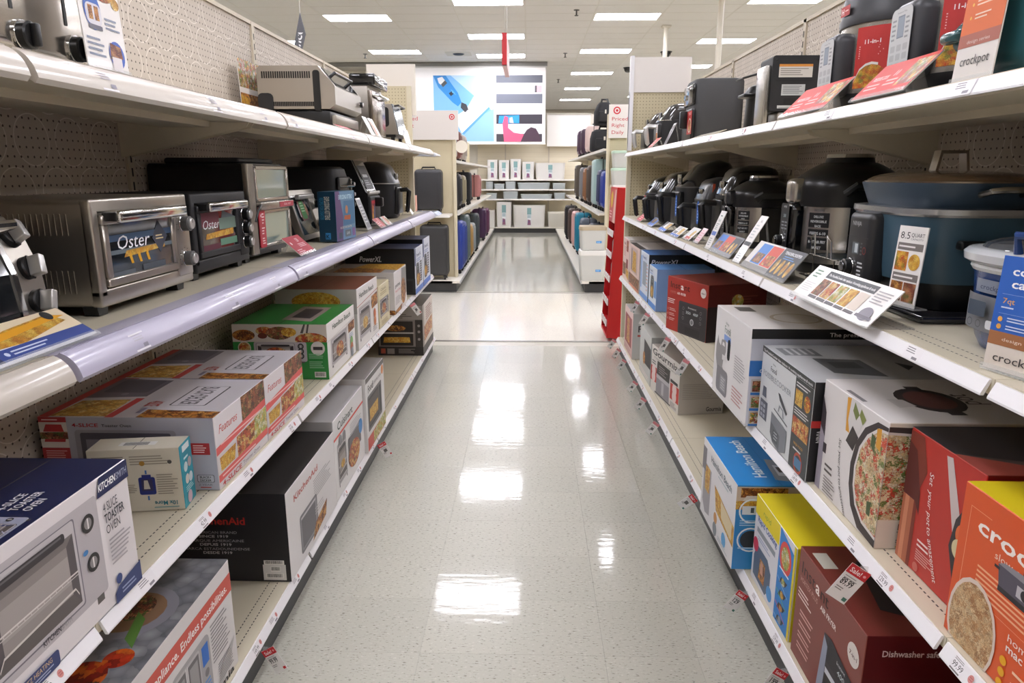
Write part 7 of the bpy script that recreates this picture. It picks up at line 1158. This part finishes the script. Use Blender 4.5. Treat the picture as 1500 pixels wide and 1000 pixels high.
# ---------------- back wall: storage bins, posters ----------------
t = thing('storage_shelving', 'white wall shelving with storage boxes at the end of the aisle', 'shelving', (-.1, 19.3, 0))
b = B(); b.box(-1.3, 1.5, .24, .28, .1, 2.35, mat('#e3d9c2', .6)); 
b.obj('back_panel', t)
for k in range(7): b = B(); b.box(-1.3, 1.5, .237, .241, 1.5+k*.12, 1.504+k*.12, mat('#c9bea6', .6)); b.obj('slat_groove', t)
for z in (1.40, 1.145, .89):
    b = B(); b.box(-1.3, 1.5, -.28, .24, z-.03, z, DECKM); sh = b.obj('shelf', t); b = B(); b.box(-1.3, 1.5, -.292, -.28, z-.034, z+.002, mat('#f0ede8', .4)); b.obj('price_rail', sh)
b = B(); b.box(-1.3, 1.5, -.32, .24, .12, .15, DECKM); dk = b.obj('base_deck', t); b = B(); b.box(-1.3, 1.5, -.27, .2, 0, .12, KICK); b.obj('kick_plate', dk)
for x in (-.55, .62): b = B(); b.box(x-.015, x+.015, .225, .24, .15, 2.35, mat('#c9bfae', .5)); b.obj('upright', t)
CLR = mat('#eeecea', .3); GB = mat('#aeb6ba', .45); GL2 = mat('#c6ccce', .4)
def label_strip(w, h, full=True): return [('r', 0, 0, 1, 1, '#dcdfe2'), ('r', 0, .62, 1, 1, '#7fa3a4'), ('r', .1, .42, .9, .6, '#a8b8be'), ('p', [(.1, .02), (.9, .02), (.8, .3), (.2, .34)], '#8a5a74'), ('c', .4, .2, .2, '#5a4a8a', .6)]
def wbin(label, nm, x0, x1, y, z, d, h, body, lid=None, strip=None, grp='storage boxes on the back wall shelves'):
    w = x1-x0; t = thing(nm, label, 'storage box', ((x0+x1)/2, y, z+.001), 0, grp)
    b = B(); tp = .96 if lid else .985; b.loft([(0, w*.46, d*.46, 10, 0, d/2), (.005, w*.465, d*.465, 10, 0, d/2), (h*tp, w*.492, d*.492, 10, 0, d/2)] + ([] if lid else [(h, w*.5, d*.5, 10, 0, d/2)]), body, 24); b.obj('body', t)
    if lid: b = B(); b.loft([(h*.86, w*.5, d*.5, 10, 0, d/2), (h*.97, w*.5, d*.5, 10, 0, d/2), (h, w*.48, d*.48, 10, 0, d/2)], lid, 24); b.obj('lid', t)
    if strip: b = B(); sw = min(.11, w*.35); draw(b, sw, h*.8, label_strip(sw, h), lambda u, v, e: (-sw/2+u, -.003-e+d*.02*0, h*.08+v)); b.obj('label_strip', t, fixn=False)
ords = ('first', 'second', 'third', 'fourth', 'fifth', 'sixth')
for k, (a, c, h) in enumerate(((-1.12, -.84, .50), (-.82, -.53, .49), (-.51, -.22, .52), (-.2, .13, .45), (.15, .95, .42))): wbin('white drawer tower with coloured label, %s from the left on the top back wall shelf' % ords[k], 'drawer_tower', a, c, 19.03, 1.40, .42, h, CLR, None, True)
for k, (a, c, h) in enumerate(((-1.16, -.96, .20), (-.94, -.66, .14), (-.64, -.36, .205), (-.32, .56, .17), (.62, .96, .16))): wbin('grey storage box, %s from the left on the second back wall shelf' % ords[k], 'storage_box', a, c, 19.03, 1.145, .42, h, GB, GL2)
for k, (a, c, h) in enumerate(((-1.15, -.86, .15), (-.70, -.30, .205), (-.24, .62, .125), (.66, .96, .16))): wbin('grey storage box, %s from the left on the third back wall shelf' % ords[k], 'storage_box', a, c, 19.03, .89, .42, h, GB, GL2)
for k, (a, c, h) in enumerate(((-1.14, -.92, .44), (-.88, -.47, .66), (-.44, .44, .575))): wbin('white storage bin, %s from the left on the back wall deck' % ords[k], 'storage_bin', a, c, 19.0, .15, .46, h, CLR, None, k > 0)
wbin('clear storage bin with square label at the right of the back wall deck', 'storage_bin', .50, .95, 19.0, .15, .46, .40, mat('#d8d4ca', .3, alpha=.9), mat('#cfcac0', .4))
# big wall posters
PY = 18.83; b = B(); b.box(-2.98, .40, 0, .03, 2.30, 4.17, mat('#f4f2f1', .5)); t = b.obj('wall_poster', None, (0, PY, 0)); tag(t, 'large white wall poster of a blue mop and a striped cleaning picture', 'poster')
def wp(px, py): return ((px-608)/189.5, (211.5-py)/112.5)
Q = lambda *pp: [wp(*p) for p in pp]
strip = lambda a, c, m: ('p', Q((727, c), (793, c), (793, a), (727, a)), m)
its = [('p', Q((637, 208), (723.5, 208), (723.5, 111), (637, 111)), '#7cb4e6'), ('p', Q((723.5, 111), (723.5, 165), (690, 136), (662, 111)), '#b9d6ee'), ('p', Q((660, 208), (700, 172), (723.5, 160), (723.5, 208)), '#93c2ec'),
       ('p', Q((637, 111), (655, 111), (672, 136), (677, 150), (672, 156), (664, 150), (644, 128)), '#2f86cc'), ('p', Q((643, 115), (650, 113), (656, 121), (651, 127), (645, 122)), '#d8dcde'), ('p', Q((648, 124), (654, 118), (657, 122), (651, 128)), '#4a4d50'), ('p', Q((659, 137), (664, 133), (667, 137), (662, 141)), '#26303a'), ('p', Q((662, 131), (666, 134), (670, 140), (664, 136)), '#58a4e0'),
       ('p', Q((684, 160), (697, 138), (716, 157), (688, 185), (677, 196), (666, 172)), '#eef0f2'), ('p', Q((677, 150), (684, 153), (687, 161), (682, 165), (676, 158)), '#3a3c44'), ('p', Q((716, 157), (718, 159), (680, 198), (677, 196)), '#5f9fd8')]
its += [('p', Q((684+4*k, 163-3*k), (686+4*k, 161-3*k), (696+4*k, 172-3*k), (694+4*k, 174-3*k)), '#d5dae0') for k in range(5)]
its += [strip(111, 122, '#5f626c'), strip(122, 138, '#f2f0ef'), strip(138, 152, '#6a6e7a'), strip(152, 168, '#e9e9ec'), strip(168, 182, '#3a3640'), strip(182, 197, '#d6d6d9'), strip(197, 208.5, '#3f3c44'), ('p', Q((730, 181), (760, 181), (760, 169), (731, 170)), '#2f95dc'), ('p', Q((746, 180), (752, 181), (750, 172), (746, 173)), '#e3c9cc'),
        ('p', Q((738, 208.5), (762, 208.5), (768, 198), (752, 195), (744, 188), (744, 172), (739, 170), (736, 182), (737, 196)), '#ea5a80'), ('p', Q((762, 208.5), (792, 208.5), (788, 196), (784, 189), (777, 187), (771, 191), (766, 199)), '#4a3444'), ('p', Q((782, 136), (792, 136), (792, 126), (782, 126)), '#e3b4bc'), ('p', Q((782, 136), (785, 136), (785, 126), (782, 126)), '#55535a')]
b = B(); draw(b, 3.38, 1.87, its, lambda u, v, e: (-2.98+u, -e*6, 2.30+v)); b.obj('poster_print', t, fixn=False)
b = B()
b.box(-3.0, .42, -.012, .04, 4.15, 4.185, mat('#c9c7c4', .4)); b.box(-3.0, .42, -.012, .04, 2.285, 2.315, mat('#eeecea', .4)); b.obj('poster_frame', t)
struct(B().box(.44, 8, 19.62, 19.74, 0, 3.08, WM).obj('wall_right_back'))
b = B(); b.box(.46, 1.6, 19.3, 19.34, 2.25, 3.05, mat('#f1eeea', .5)); t = b.obj('wall_panel', None); tag(t, 'plain white upper wall panel right of the big poster', 'panel'); b = B(); b.box(.44, 1.62, 19.28, 19.36, 3.05, 3.09, mat('#b9b4a8', .5)); b.obj('top_trim', t)
# ---------------- hanging things ----------------
b = B(); b.box(-.025, .025, -.5, .5, 0, .32, mat('#e6c4c4', .5)); b.box(-.026, .026, -.505, -.44, -.0, .32, mat('#c2222c', .4)); t = b.obj('aisle_sign', None, (-.275, 8.5, 2.68)); tag(t, 'red and white aisle sign hanging edge on above the cross aisle', 'sign')
for y in (-.4, .4): B().tube([(0, y, .32), (0, y, 1.6)], .002, mat('#cfcac4', .4), 6).obj('wire', t)
def hang_pt(p): return (((p[0]-437)*.0078), (47-p[1])*.0068)
b = B(); P4 = [hang_pt(p) for p in ((428, 76), (441, 18), (447, 49), (438, 82))]; b.prism(P4, -.01, .01, mat('#55555a', .5), 'y'); t = b.obj('department_sign', None, (-2.48, 8.0, 3.01)); tag(t, 'dark grey hanging department sign with white lettering above the left shelf run', 'sign')
b = B(); draw(b, .3, .2, [('t', 'ances', 0, 0, .42, '#e6e6e8', {'rot': 76, 'fit': .95, 'b': 1})], lambda u, v, e: (.0+u, -.0102-e, -.2+v)); b.obj('sign_print', t, fixn=False); B().tube([(.03, 0, .19), (.03, 0, 1.27)], .003, mat('#cfcac4', .4), 6).obj('wire', t)
for k, (x, y) in enumerate(((3.16, 17.47), (2.62, 19.95))):
    t = thing('camera_dome', 'black ceiling camera dome, %s one right of the white header' % ('nearer' if k == 0 else 'farther'), 'camera', (x, y, CZ), 0, 'camera domes'); b = B(); b.loft([(-.02, .13, .13, 2), (0, .14, .14, 2)], BLK, 24); b.obj('collar', t); b = B(); b.loft([(-.13, .03, .03, 2), (-.115, .07, .07, 2), (-.08, .1, .1, 2), (-.02, .115, .115, 2)], BLKG, 24); b.obj('dome', t)
for k, (x, y) in enumerate(((.80, 13.13), (.826, 17.6), (.85, 22.3), (-3.9, 17.6))):
    t = thing('sprinkler_head', 'small ceiling sprinkler head, %s' % ('nearest above the aisle', 'second above the aisle', 'farthest above the aisle', 'far left')[k], 'sprinkler', (x, y, CZ), 0, 'ceiling sprinklers'); b = B(); b.cyl((0, 0, -.012), .05, .012, GREY); b.obj('plate', t); b = B(); b.cyl((0, 0, -.09), .014, .08, GREY); b.cyl((0, 0, -.1), .035, .01, GREY); b.obj('head', t)
t = thing('air_diffuser', 'square ceiling air diffuser with dark centre near the poster', 'vent', (-1.69, 17.64, CZ)); b = B(); b.loft([(-.008, .3, .3, 30), (.0, .29, .29, 30)], OFFW, 24); b.obj('plate', t); b = B(); b.loft([(-.03, .1, .1, 2), (-.008, .14, .14, 2)], DARK, 24); b.obj('core', t)
for k, (x, y) in enumerate(((2.6, 14.5), (3.0, 12.0))):
    b = B(); b.cyl((0, 0, 0), .045, CZ-.02, mat('#d9d3c6', .5)); b.loft([(CZ-.04, .08, .08, 30), (CZ-.008, .09, .09, 30)], OFFW, 16); o = b.obj('ceiling_pole', None, (x, y, 0)); tag(o, 'slim white pole rising to the ceiling, %s one right of the aisle' % ('left' if k == 0 else 'right'), 'pole', 'slim poles')
